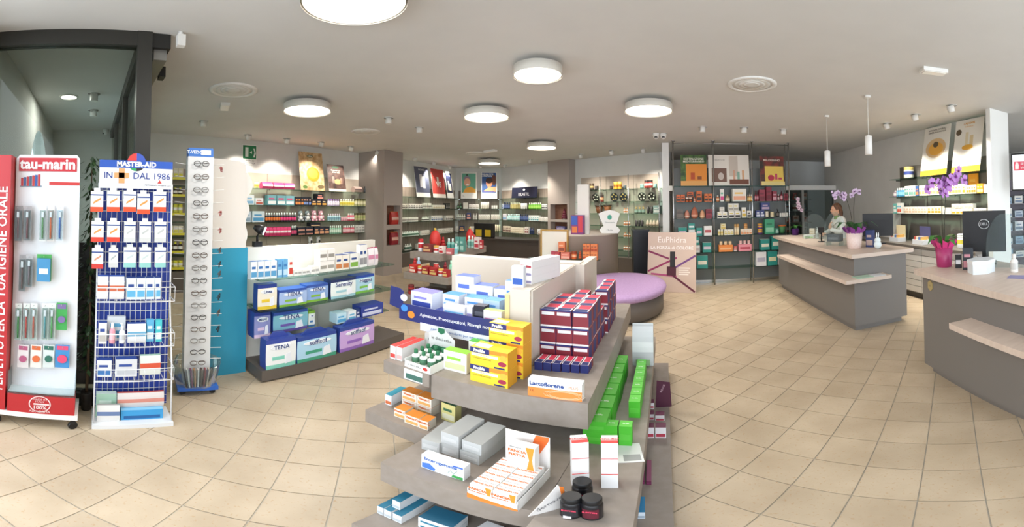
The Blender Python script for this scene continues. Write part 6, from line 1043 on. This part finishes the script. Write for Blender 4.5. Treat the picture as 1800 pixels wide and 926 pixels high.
xrow(.611, 4.41, 474, [(719, 731, 1, 14, 'carton', '#c03028', '#e8d0c0', None, 'bright red gift box'), (732, 740, 1, 13, 'jar', '#e2dcd8', '#c8a048', RD, 'white jar with gold lid'), (741, 753, 1, 14, 'carton', '#9c2428', '#d8b870', None, 'dark red gift box'), (754, 767, 1, 13, 'carton', '#a82a2c', '#d8b870', None, 'red gift box with gold print'), (768, 777, 1, 13, 'jar', '#dcdad6', '#c8a048', '#c03a34', 'glass jar with gold lid'), (778, 787, 1, 13, 'carton', '#a4262a', '#d8b870', None, 'small red gift box')], 'on the middle christmas tier')
xrow(.611, 4.58, 463, [(719, 731, 1, 22, 'tree', '#b8282a', '#7a1c20', '#e8c860', 'left red tree ornament'), (731, 737, 1, 24, 'bottle', '#8fb0cc', '#c8d8e4', None, 'blue glitter bottle'), (745, 754, 1, 14, 'ball', '#c0985c', '#d8b870', None, 'gold bauble'), (757, 768, 1, 16, 'mug', '#b42c2a', '#e8d8c8', '#d8d0c8', 'red christmas mug'), (773, 785, 1, 22, 'tree', '#8c2430', '#5c1820', '#c8a048', 'dark red tree ornament'), (787, 795, 1, 26, 'bottle', '#7cc0a0', '#a8d8c0', '#9ccfb4', 'tall mint green bottle')], 'at the back of the middle christmas tier')
xrow(.281, 4.3, 506, [(715, 724, 1, 17, 'candle', '#b02c2a', '#6a1a1c', None, 'red lidded candle'), (726, 735, 1, 14, 'candle', '#2a1a1c', '#4a3034', None, 'black cherry candle'), (737, 746, 1, 15, 'candle', '#d8b8ac', '#8a4a44', None, 'blush candle'), (748, 758, 1, 13, 'candle', '#a02a2c', '#c0403c', None, 'low red candle')], 'on the lowest christmas tier')
# ------------------------------------------------------------------ dark low cabinet, framed board, round desk
LC = thing('low_cabinet', 'dark brown low display cabinet before the corner cosmetics shelves', 'cabinet', (0, 0, 0))
MB().box(-4.7, -2.75, 8.0, 8.5, .08, .84).build('body', M('#4a4039', .5), LC); MB().box(-4.75, -2.7, 7.95, 8.55, .84, .88).build('top', M('#3d342e', .45), LC); MB().box(-4.65, -2.8, 8.03, 8.47, 0, .08).build('kick', BLACK, LC)
for k, (px, w) in enumerate(((841, .26), (857, .26))):
    q = PYp(px, 421, 8.1); t = thing('display_box', ['left black display box with a yellow picture on the low cabinet', 'right black display box with a yellow picture on the low cabinet'][k], 'box', (q.x, 8.1, .881)); MB().box(-w / 2, w / 2, 0, .16, 0, .36).build('body', M('#1b1a1a', .4), t); MB().box(-w * .3, w * .35, -.002, 0, .03, .2).build('picture', M('#d8b424'), t)
DK = thing('round_desk', 'beige curved advice desk with a white column and glass shelf', 'desk', (-1.78, 7.35, 0)); r_ = .82
DM = M('#c4b8aa', .55)
MB().lathe([(r_ - .04, 0), (r_ - .04, .06), (r_, .06), (r_, 1.1), (r_ + .015, 1.1), (r_ + .015, 1.14), (.0005, 1.14)], 48).build('drum', DM, DK)
MB().box(-.75, .35, -1.05, -.45, 0, .63).build('front_step', DM, DK); MB().box(-.72, .62, -1.03, -.885, .69, .702).build('glass_shelf', GL, DK)
for x in (-.5, .3): MB().box(x - .01, x + .01, -1.0, -.9, .63, .69).build('bracket', CHROME, DK)
MB().box(.13, .35, -.6, -.5, 1.14, 2.08).build('white_column', M('#e4e0da', .5), DK)
xl, xr = -2.30, -1.82
t = thing('framed_board', 'white board in a gold wooden frame on the desk step', 'board', (-2.03, 6.48, .631)); MB().box(-.25, .25, 0, .02, .02, .58).build('panel', M('#e4e0d6', .5), t)
for nm, a in (('frame_bar', (-.27, .27, -.01, .03, .57, .6)), ('frame_bar', (-.27, .27, -.01, .03, 0, .03)), ('frame_bar', (-.27, -.24, -.01, .03, .03, .57)), ('frame_bar', (.24, .27, -.01, .03, .03, .57))): MB().box(*a).build(nm, M('#b08a44', .4), t)
MB().box(-.06, .06, -.005, 0, .05, .2).build('flower_print', M('#b84a5c'), t)
row(((-2.4, 6.345), (1., 0.)), 0, .703, 449, [(974, 984, 1, 12, 'carton', '#b03a48', '#d88a80', None, 'dark pink gift box'), (985, 1002, 1, 12, 'carton', '#d87868', '#e8b0a0', None, 'coral pink gift box'), (1003, 1013, 1, 14, 'candle', '#d0602c', '#8a3a1c', '#e8b08c', 'orange candle'), (1015, 1022, 1, 16, 'tree', '#c85a2c', '#7a3a20', '#e8c070', 'orange tree figure'), (1024, 1037, 2, 14, 'carton', '#e08850', '#b84a24', '#8a4a34', 'lower orange gift box'), (1038, 1050, 2, 14, 'carton', '#e08850', '#b84a24', '#8a4a34', 'lower peach gift box'), (1024, 1037, 2, 14, 'carton', '#d87c48', '#a84424', '#8a4a34', 'upper orange gift box', 14.3), (1038, 1050, 2, 14, 'carton', '#d87c48', '#a84424', '#8a4a34', 'upper peach gift box', 14.3), (981, 993, 1, 18, 'carton', '#d87a50', '#8a4434', '#e8b090', 'orange printed box on the pink ones', 12.5)], 'on the glass shelf of the round desk', depth=.1, cname='gift_carton')
q = PYp(1015, 412, 6.75); t = thing('tall_gift_box', 'tall purple and red patterned gift box on the round desk', 'box', (q.x + .04, 6.63, 1.1405)); MB().box(-.12, .12, -.06, .06, 0, .36).build('body', M('#7a3a78', .5), t); MB().box(-.11, .0, -.062, -.06, .18, .34).build('blue_print', M('#3a5ab0'), t); MB().box(.02, .1, -.062, -.06, .04, .34).build('red_print', M('#c83c4a'), t); MB().box(-.1, .0, -.062, -.06, .03, .15).build('orange_print', M('#d8783c'), t)
q = PYp(1074, 404, 6.85); t = thing('crown_sign', 'white crown shaped cardboard sign with a green emblem on the round desk', 'sign', (q.x - .04, 6.95, 1.1405)); MB().prism([(-.16, 0), (.16, 0), (.2, .06), (.16, .12), (.12, .14), (.2, .38), (.1, .43), (0, .45), (-.1, .43), (-.22, .38), (-.12, .14), (-.16, .12), (-.2, .06)], 0, .015).build('card', M('#e6e6e2', .5), t); MB().prism([(.045 * math.cos(k * .6283), .31 + .05 * math.sin(k * .6283)) for k in range(10)], -.002, 0).build('emblem', M('#3f9a84'), t); lettering(t, 'Erboristeria', .04, (0, -.002, .21), M('#5a6a64')); lettering(t, 'l\'Arte', .05, (0, -.002, .06), M('#5a6a64'))
BC = thing('display_column', 'black square display column between the round desk and the standee', 'column', (-.55, 8.0, 0), .2); MB().box(-.17, .17, -.17, .17, 0, 1.12).build('body', M('#1d1f28', .4), BC); MB().box(-.18, .18, -.18, .18, 1.12, 1.15).build('top', M('#2a2c34', .4), BC)
# ottoman
OT = thing('ottoman', 'round lilac topped ottoman with grey base beside the round desk', 'ottoman', (-.72, 5.68, 0)); MB().lathe([(.62, .0), (.62, .04), (.68, .05), (.68, .33)], 48, sy=1.35).build('base', M('#6c655f', .6), OT); o = MB().lathe([(.69, .33), (.72, .35), (.73, .40), (.71, .435), (.6, .45), (.0005, .455)], 48, sy=1.35).build('cushion', noisy('lilac_fabric', '#a98ab4', '#b395be', 40, .8), OT)
# standee EuPhidra
t, p, w, h = board('cardboard_standee', 'beige standee reading EuPhidra LA FORZA di COLORE with a nail varnish', 'standee', (-.36, 7.0, .001), (.55, 6.75, .001), 1.15, .12, math.atan2(-.25, .91), M('#c9b2a4', .5), .012)
lettering(p, 'EuPhidra', .16, (0, -.003, h * .87), M('#f0e8e2')); lettering(p, 'LA FORZA di COLORE', .085, (0, -.003, h * .74), M('#f4eeea'), .0015)
for k, (a, b_, c) in enumerate((((-.46, .68), (-.05, .56), '#7a1c4c'), ((-.46, .34), (.1, .58), '#8e2456'), ((.08, .42), (.46, .62), '#6a3a7a'), ((-.4, .3), (.1, .27), '#b0507c'), ((0, .3), (.45, -.02 + .04), '#5c1834'))):
    dx, dz = (b_[0] - a[0]), (b_[1] - a[1]); L = math.hypot(dx, dz); nx, nz = -dz / L * .018, dx / L * .018; f = w / .94; MB().prism([(a[0] * f - nx, a[1] * h - nz), (b_[0] * f - nx, b_[1] * h - nz), (b_[0] * f + nx, b_[1] * h + nz), (a[0] * f + nx, a[1] * h + nz)], -.002 - .0006 * k, .001).build('stroke_print', M(c), p)
pr_rect(p, -.03, .07, h * .42, h * .68, '#1d1a1c', 4, 'bottle_cap_print'); pr_rect(p, -.09, .09, h * .28, h * .43, '#4a1428', 4, 'bottle_print')
for k in range(4): pr_rect(p, .14, .36 - .03 * (k % 2), h * (.4 - .035 * k), h * (.42 - .035 * k), '#e8dcd2', 1, 'text_line')
# ------------------------------------------------------------------ things on the counters
def onc(px, y, z=ZC): return Zp(px, y, z)
def orchid(name_label, base, pot, rpot, hpot, potcol, stems, petal, core, leafcol='#3f7a34', wrap=None, seed=1, lk=1.):
    rn = random.Random(seed); t = thing('potted_orchid', name_label, 'plant', (base.x, base.y, base.z + .0005))
    MB().lathe([(rpot * .8, 0), (rpot * .84, .004), (rpot, hpot), (rpot * .92, hpot), (rpot * .9, hpot * .85), (.0005, hpot * .85)], 20).build('pot', pot, t)
    if wrap:
        m = MB()
        for k in range(10): a = k * .628; m.quad([(rpot * .9 * math.cos(a), rpot * .9 * math.sin(a), hpot * .9), (rpot * .9 * math.cos(a + .6), rpot * .9 * math.sin(a + .6), hpot * .9), (rpot * 1.5 * math.cos(a + .5), rpot * 1.5 * math.sin(a + .5), hpot * 1.25), (rpot * 1.45 * math.cos(a + .1), rpot * 1.45 * math.sin(a + .1), hpot * 1.4)])
        m.build('wrapper', M(wrap, .4), t)
    for k in range(6):
        a = k * 1.05 + .3; L = rpot * rn.uniform(1.6, 2.4) * lk; m = MB(); d = Vector((math.cos(a), math.sin(a), 0)); u = Vector((-d.y, d.x, 0)); pts = [(0, .2), (.35, .75), (.7, .8), (1, .45)]
        for i in range(3):
            (s0_, z0_), (s1_, z1_) = pts[i], pts[i + 1]; w0, w1 = (.1, .3, .3, .02)[i] * rpot, (.1, .3, .3, .02)[i + 1] * rpot; A = d * (L * s0_) + Vector((0, 0, hpot * .8 + L * z0_ * .7)); B = d * (L * s1_) + Vector((0, 0, hpot * .8 + L * z1_ * .7)); m.quad([A - u * w0, A + u * w0, B + u * w1, B - u * w1], 0, True)
        m.build('leaf', M(leafcol, .4), t)
    for (pts, r0, n, spread) in stems:
        MB().tube([(0, 0, hpot * .8)] + pts, .0035, 5).build('stem', M('#3a3a2c', .6), t); e = Vector(pts[-1]); s_ = Vector(pts[-2])
        for k in range(n):
            f = k / max(1, n - 1); c = s_.lerp(e, f) + Vector((rn.uniform(-1, 1), rn.uniform(-1, 1), rn.uniform(-.8, .8))) * spread; b = MB()
            for j in range(5):
                a = j * 1.2566 + rn.random(); dd = Vector((math.cos(a), -.25, math.sin(a))); uu = Vector((-math.sin(a), 0, math.cos(a))); b.quad([c, c + dd * r0 * .6 + uu * r0 * .45, c + dd * r0, c + dd * r0 * .6 - uu * r0 * .45], 0, True)
            b.ell((c.x, c.y - r0 * .3, c.z), (r0 * .22,) * 3, 1, 6, 4); b.build('blossom', [M(petal, .6), M(core, .5)], t)
    return t
orchid('pale pink orchid in a purple glass pot at the far end of the middle counter', onc(1398, 413), glass('purple_glass', '#8a5aa0', .2, .05, .5, '#6a3f86'), .075, .13, None, [([(.02, 0, .35), (-.02, 0, .62), (.04, -.02, .72), (.1, -.02, .5)], .045, 9, .05)], '#dcc2d2', '#b07a9c', seed=2)
orchid('white and purple orchid in a large blush patterned pot on the middle counter', onc(1502, 436), noisy('blush_pattern', '#e2c9c0', '#ead8d0', 60, .5), .115, .22, None, [([(-.05, 0, .5), (-.12, 0, .72), (-.3, 0, .75)], .045, 7, .04), ([(.0, 0, .55), (.02, 0, .74), (.1, 0, .79)], .045, 4, .04)], '#c9b0cc', '#6a2c74', '#2f5c30', '#8a3f94', seed=5, lk=1.3)
orchid('tall violet orchid in a magenta pot on the right counter', onc(1660, 468), M('#a83468', .4), .085, .19, None, [([(.0, .02, .5), (.01, .02, .8), (.06, 0, .9), (.12, -.02, .78)], .06, 10, .09), ([(.04, .02, .5), (.06, .02, .72), (-.12, 0, .78)], .055, 6, .06)], '#b47cc0', '#7a2c80', '#3f7a34', '#d83c84', seed=9, lk=1.5)
def monitor(label, px, y, rz, w, h, z=ZC, logo=False):
    q = onc(px, y, z); t = thing('computer_monitor', label, 'monitor', (q.x, q.y, z + .0005), rz); MB().box(-.11, .11, -.08, .08, 0, .015).build('foot', BLACK, t); MB().box(-.03, .03, .0, .03, .015, .2).build('neck', BLACK, t); bevel(MB().box(-w / 2, w / 2, -.05, 0, .12, .12 + h).build('case', M('#1a1a1d', .45), t), .01); MB().box(-w / 2 + .01, w / 2 - .01, .0, .004, .13, .11 + h).build('screen', M('#0c0f14', .2), t)
    MB().box(-w * .35, w * .35, -.06, -.05, .2, .1 + h * .8).build('rear_bulge', M('#1c1c20', .5), t)
    if logo:
        MB().tube([(.05 * math.cos(k * .3142), -.063, .12 + h * .68 + .045 * math.sin(k * .3142)) for k in range(21)], .003, 4).build('logo_ring', M('#d8dadc', .5), t); lettering(t, 'DELL', .036, (0, -.063, .12 + h * .68), M('#b8babc'), .0008)
    return t
monitor('black computer monitor seen from behind on the middle counter', 1544, 428, -.6, .46, .34); monitor('black computer monitor with a ring logo on the right counter', 1732, 462, -.95, .42, .4, logo=True)
def shield(label, px, y, w, h, rz, z=ZC):
    q = onc(px, y, z); t = thing('plexiglass_shield', label, 'screen', (q.x, q.y, z + .0005), rz); poly = [(-w / 2, 0), (w / 2, 0)] + [(w / 2 * math.cos(a * math.pi / 16), h * .35 + h * .65 * math.sin(a * math.pi / 16)) for a in range(17)]; MB().prism(poly, 0, .005).build('sheet', CLEAR, t); MB().box(-w * .3, -w * .27, -.08, .08, 0, .05).build('foot', CLEAR, t); MB().box(w * .27, w * .3, -.08, .08, 0, .05).build('foot', CLEAR, t)
shield('clear rounded plexiglass shield on the far half of the middle counter', 1432, 420, .5, .45, -.9); shield('clear rounded plexiglass shield beside the large blush pot', 1468, 431, .36, .5, -.9); shield('clear pointed plexiglass shield on the right counter', 1768, 470, .36, .5, -1.1)
def cb(px0, px1, y, h, d, kind, c1, c2, c3, label, rz=-.9):
    a, b = onc(px0, y), onc(px1, y); w = (b - a).length; q = (a + b) / 2; put(kind, (q.x, q.y + .02, ZC + .0005), rz, w * .9, d, h, c1, c2, c3, label)
cb(1414, 1436, 418, .06, .12, 'carton', '#e4e4e0', '#a8c878', None, 'white tissue box with green print on the middle counter'); cb(1424, 1434, 416, .16, .06, 'carton', '#e0d4c0', '#c8b898', None, 'upright cream leaflet box on the middle counter'); cb(1456, 1482, 424, .12, .16, 'plainbox', '#565a60', '#3f4348', '#777c84', 'smoky grey organiser box on the middle counter'); cb(1524, 1539, 434, .24, .08, 'carton', '#3a4a7c', '#c8b0a8', None, 'navy gift box with a bunny picture on the middle counter')
q = onc(1543, 437); t = thing('bunny_diffuser', 'white bunny shaped diffuser with reeds on the middle counter', 'ornament', (q.x, q.y, ZC + .0005)); MB().ell((0, 0, .055), (.055, .05, .055)).build('body', M('#e2eef0', .4), t); MB().ell((0, 0, .115), (.045, .042, .042)).build('head', M('#e2eef0', .4), t)
for sx in (-1, 1): MB().ell((sx * .014, 0, .185), (.009, .007, .04)).build('ear', M('#eef2f2', .4), t)
q = onc(1444, 425); t = thing('card_reader_stand', 'black phone stand with a tilted head on the middle counter', 'stand', (q.x, q.y, ZC + .0005), -.8); MB().lathe([(.06, 0), (.06, .01), (.015, .015)], 16).build('foot', BLACK, t); MB().tube([(0, 0, .012), (0, .01, .17)], .012, 8).build('pole', BLACK, t); MB().box(-.045, .045, -.03, .03, .15, .24).build('head', BLACK, t)
q = onc(1437, 419); put('pump', (q.x, q.y, ZC + .0005), 0, .06, .06, .2, '#e4e4e0', '#e8e8e8', '#c8c8c4', 'white pump bottle of sanitiser on the middle counter')
t = thing('magazine_stack', 'flat green and white leaflets on the ledge of the middle counter', 'leaflets', (2.35, 3.79, .7455)); MB().box(-.2, .02, -.07, .08, 0, .008).build('leaflet', M('#a8c4b0'), t); MB().box(.03, .2, -.07, .07, 0, .006).build('leaflet', M('#d8dce0'), t)
q = onc(1725, 478); t = thing('hexagonal_box', 'white six sided gift box on the right counter', 'box', (q.x, q.y, ZC + .0005), .2); hx = [(.14 * math.cos(k * math.pi / 3), .11 * math.sin(k * math.pi / 3)) for k in range(6)]; MB().prismz(hx, 0, .085).build('body', M('#dfe6ea', .4), t); MB().prismz([(x * 1.04, y * 1.04) for x, y in hx], .085, .115).build('lid', M('#e6ecee', .4), t)
cb(1682, 1694, 471, .13, .05, 'plainbox', '#1d1e22', '#e8e8ea', '#e4e6ea', 'black leaflet holder with white cards on the right counter'); cb(1695, 1715, 474, .2, .05, 'carton', '#2a3038', '#c88a94', None, 'dark leaflet display with a pink flower on the right counter'); cb(1779, 1794, 479, .16, .08, 'bottle', '#e6e4de', '#dcdad4', '#c8c8c4', 'white cylindrical bottle on the right counter')
q = onc(1790, 487); t = thing('leaflet', 'violet leaflet lying on the right counter', 'leaflet', (q.x, q.y, ZC + .0005), .4); MB().box(-.06, .06, -.08, .08, 0, .003).build('sheet', M('#8a86b0'), t)
for k, (px, c, lab) in enumerate(((1580, '#dccfa8', 'cream and blue counter display on the wall counter'), (1622, '#4a4a70', 'navy patterned counter display on the wall counter'))):
    q = PXp(px, 424, 4.1); t = thing('counter_display', lab, 'display', (4.1, q.y, .9205), -math.pi / 2); MB().box(-.14, .14, -.12, .06, 0, .08).build('tray', M('#d8dce2'), t); MB().box(-.14, .14, .05, .06, .08, .3).build('header', M(c), t)
    for j in range(4): MB().box(-.12 + .06 * j, -.07 + .06 * j, -.1, .04, .08, .13).build('packet', M(['#b8584c', '#e0d8c0', '#5a78a8', '#d8a85c'][j]), t)
put('jar', (4.1, PXp(1690, 430, 4.1).y, .9205), 0, .13, .13, .22, '#dfe4e4', '#e6e8e6', '#d8cc4a', 'white tub with a yellow label on the wall counter'); put('carton', (4.1, PXp(1703, 430, 4.1).y, .9205), -math.pi / 2, .12, .1, .26, '#e6e6e4', '#c8d4d8', None, 'tall white carton on the wall counter')
# ------------------------------------------------------------------ person behind the middle counter
PP = thing('person', 'person with brown hair in a white coat standing behind the middle counter', 'person', (3.24, 6.2, 0), math.radians(-88))
def skin(name, verts, edges, radii, mat, parent, root=0, sub=2):
    me = bpy.data.meshes.new(name); me.from_pydata(verts, edges, []); o = obj(name, me, parent); me.materials.append(mat)
    md = o.modifiers.new('skin', 'SKIN'); md.use_smooth_shade = True
    for i, r in enumerate(radii): me.skin_vertices[0].data[i].radius = (r, r) if not isinstance(r, tuple) else r
    me.skin_vertices[0].data[root].use_root = True; s = o.modifiers.new('sub', 'SUBSURF'); s.levels = s.render_levels = sub; return o
SKN = M('#d2a184', .55); COAT = M('#e6e4e0', .7)
v = [(0, 0, .92), (0, -.02, 1.1), (0, -.05, 1.28), (0, -.06, 1.38), (-.17, -.05, 1.34), (-.24, -.12, 1.12), (-.13, -.3, 1.1), (.17, -.05, 1.34), (.24, -.14, 1.12), (.1, -.3, 1.18), (-.1, 0, .88), (-.1, -.02, .48), (-.1, 0, .08), (-.1, -.1, .04), (.1, 0, .88), (.1, -.02, .48), (.1, 0, .08), (.1, -.1, .04)]
e = [(0, 1), (1, 2), (2, 3), (3, 4), (4, 5), (5, 6), (3, 7), (7, 8), (8, 9), (0, 10), (10, 11), (11, 12), (12, 13), (0, 14), (14, 15), (15, 16), (16, 17)]
skin('body', v, e, [(.16, .11), (.15, .1), (.16, .11), (.09, .08), .065, .05, .04, .065, .05, .04, .1, .07, .045, .035, .1, .07, .045, .035], COAT, PP)
hp = Vector((0, -.12, 1.52)); hd = MB(); hd.ell((0, -.12, 1.53), (.075, .095, .115), 0, 18, 14); hd.lathe([(.05, 1.36), (.048, 1.46)], 12, c=(0, -.08, 0)); hd.ell((0, -.215, 1.515), (.013, .02, .02)); 
for sx in (-1, 1): hd.ell((sx * .076, -.11, 1.525), (.012, .022, .03))
hd.build('head', SKN, PP)
hr = MB(); hr.ell((0, -.09, 1.565), (.092, .105, .105), 0, 18, 12); hr.ell((0, -.04, 1.47), (.088, .07, .12), 0, 16, 10); hr.build('hair', noisy('brown_hair', '#4a3022', '#7a5238', 60, .6, stretch=(1, 1, .2)), PP)
for sx in (-1, 1): MB().ell((sx * .03, -.205, 1.54), (.01, .008, .006)).build('eye', M('#3a2c24'), PP)
MB().ell((0, -.208, 1.475), (.024, .008, .007)).build('mouth', M('#b06a60'), PP); MB().lathe([(.085, 1.36), (.075, 1.42), (.06, 1.43)], 16, c=(0, -.07, 0), caps=False).build('collar', M('#7f9a54', .7), PP)
def hand(parent, wrist, tip, up, flip=1):
    W0, T0 = Vector(wrist), Vector(tip); d = (T0 - W0).normalized(); u = Vector(up); s = d.cross(u).normalized() * flip; u = s.cross(d).normalized() * flip
    v = [W0, W0 + d * .04, W0 + d * .08]; ed = [(0, 1), (1, 2)]; rr = [.024, (.034, .02), (.036, .018)]
    for k in range(4):
        b = len(v); o = (-1.5 + k) * .018; L = (.062, .075, .07, .055)[k]; v += [W0 + d * .085 + s * o, W0 + d * (.085 + L * .5) + s * o * 1.1 - u * .008, W0 + d * (.085 + L * .9) + s * o * 1.1 - u * .03]; ed += [(2, b), (b, b + 1), (b + 1, b + 2)]; rr += [.009, .0085, .008]
    b = len(v); v += [W0 + d * .03 - s * .036, W0 + d * .065 - s * .05 - u * .012]; ed += [(1, b), (b, b + 1)]; rr += [.011, .009]
    skin('hand', [tuple(x) for x in v], ed, rr, SKN, parent, 0, 1)
hand(PP, (.1, -.3, 1.18), (.03, -.25, 1.42), (0, -1, 0)); hand(PP, (-.13, -.3, 1.1), (.0, -.44, 1.06), (0, 0, 1))
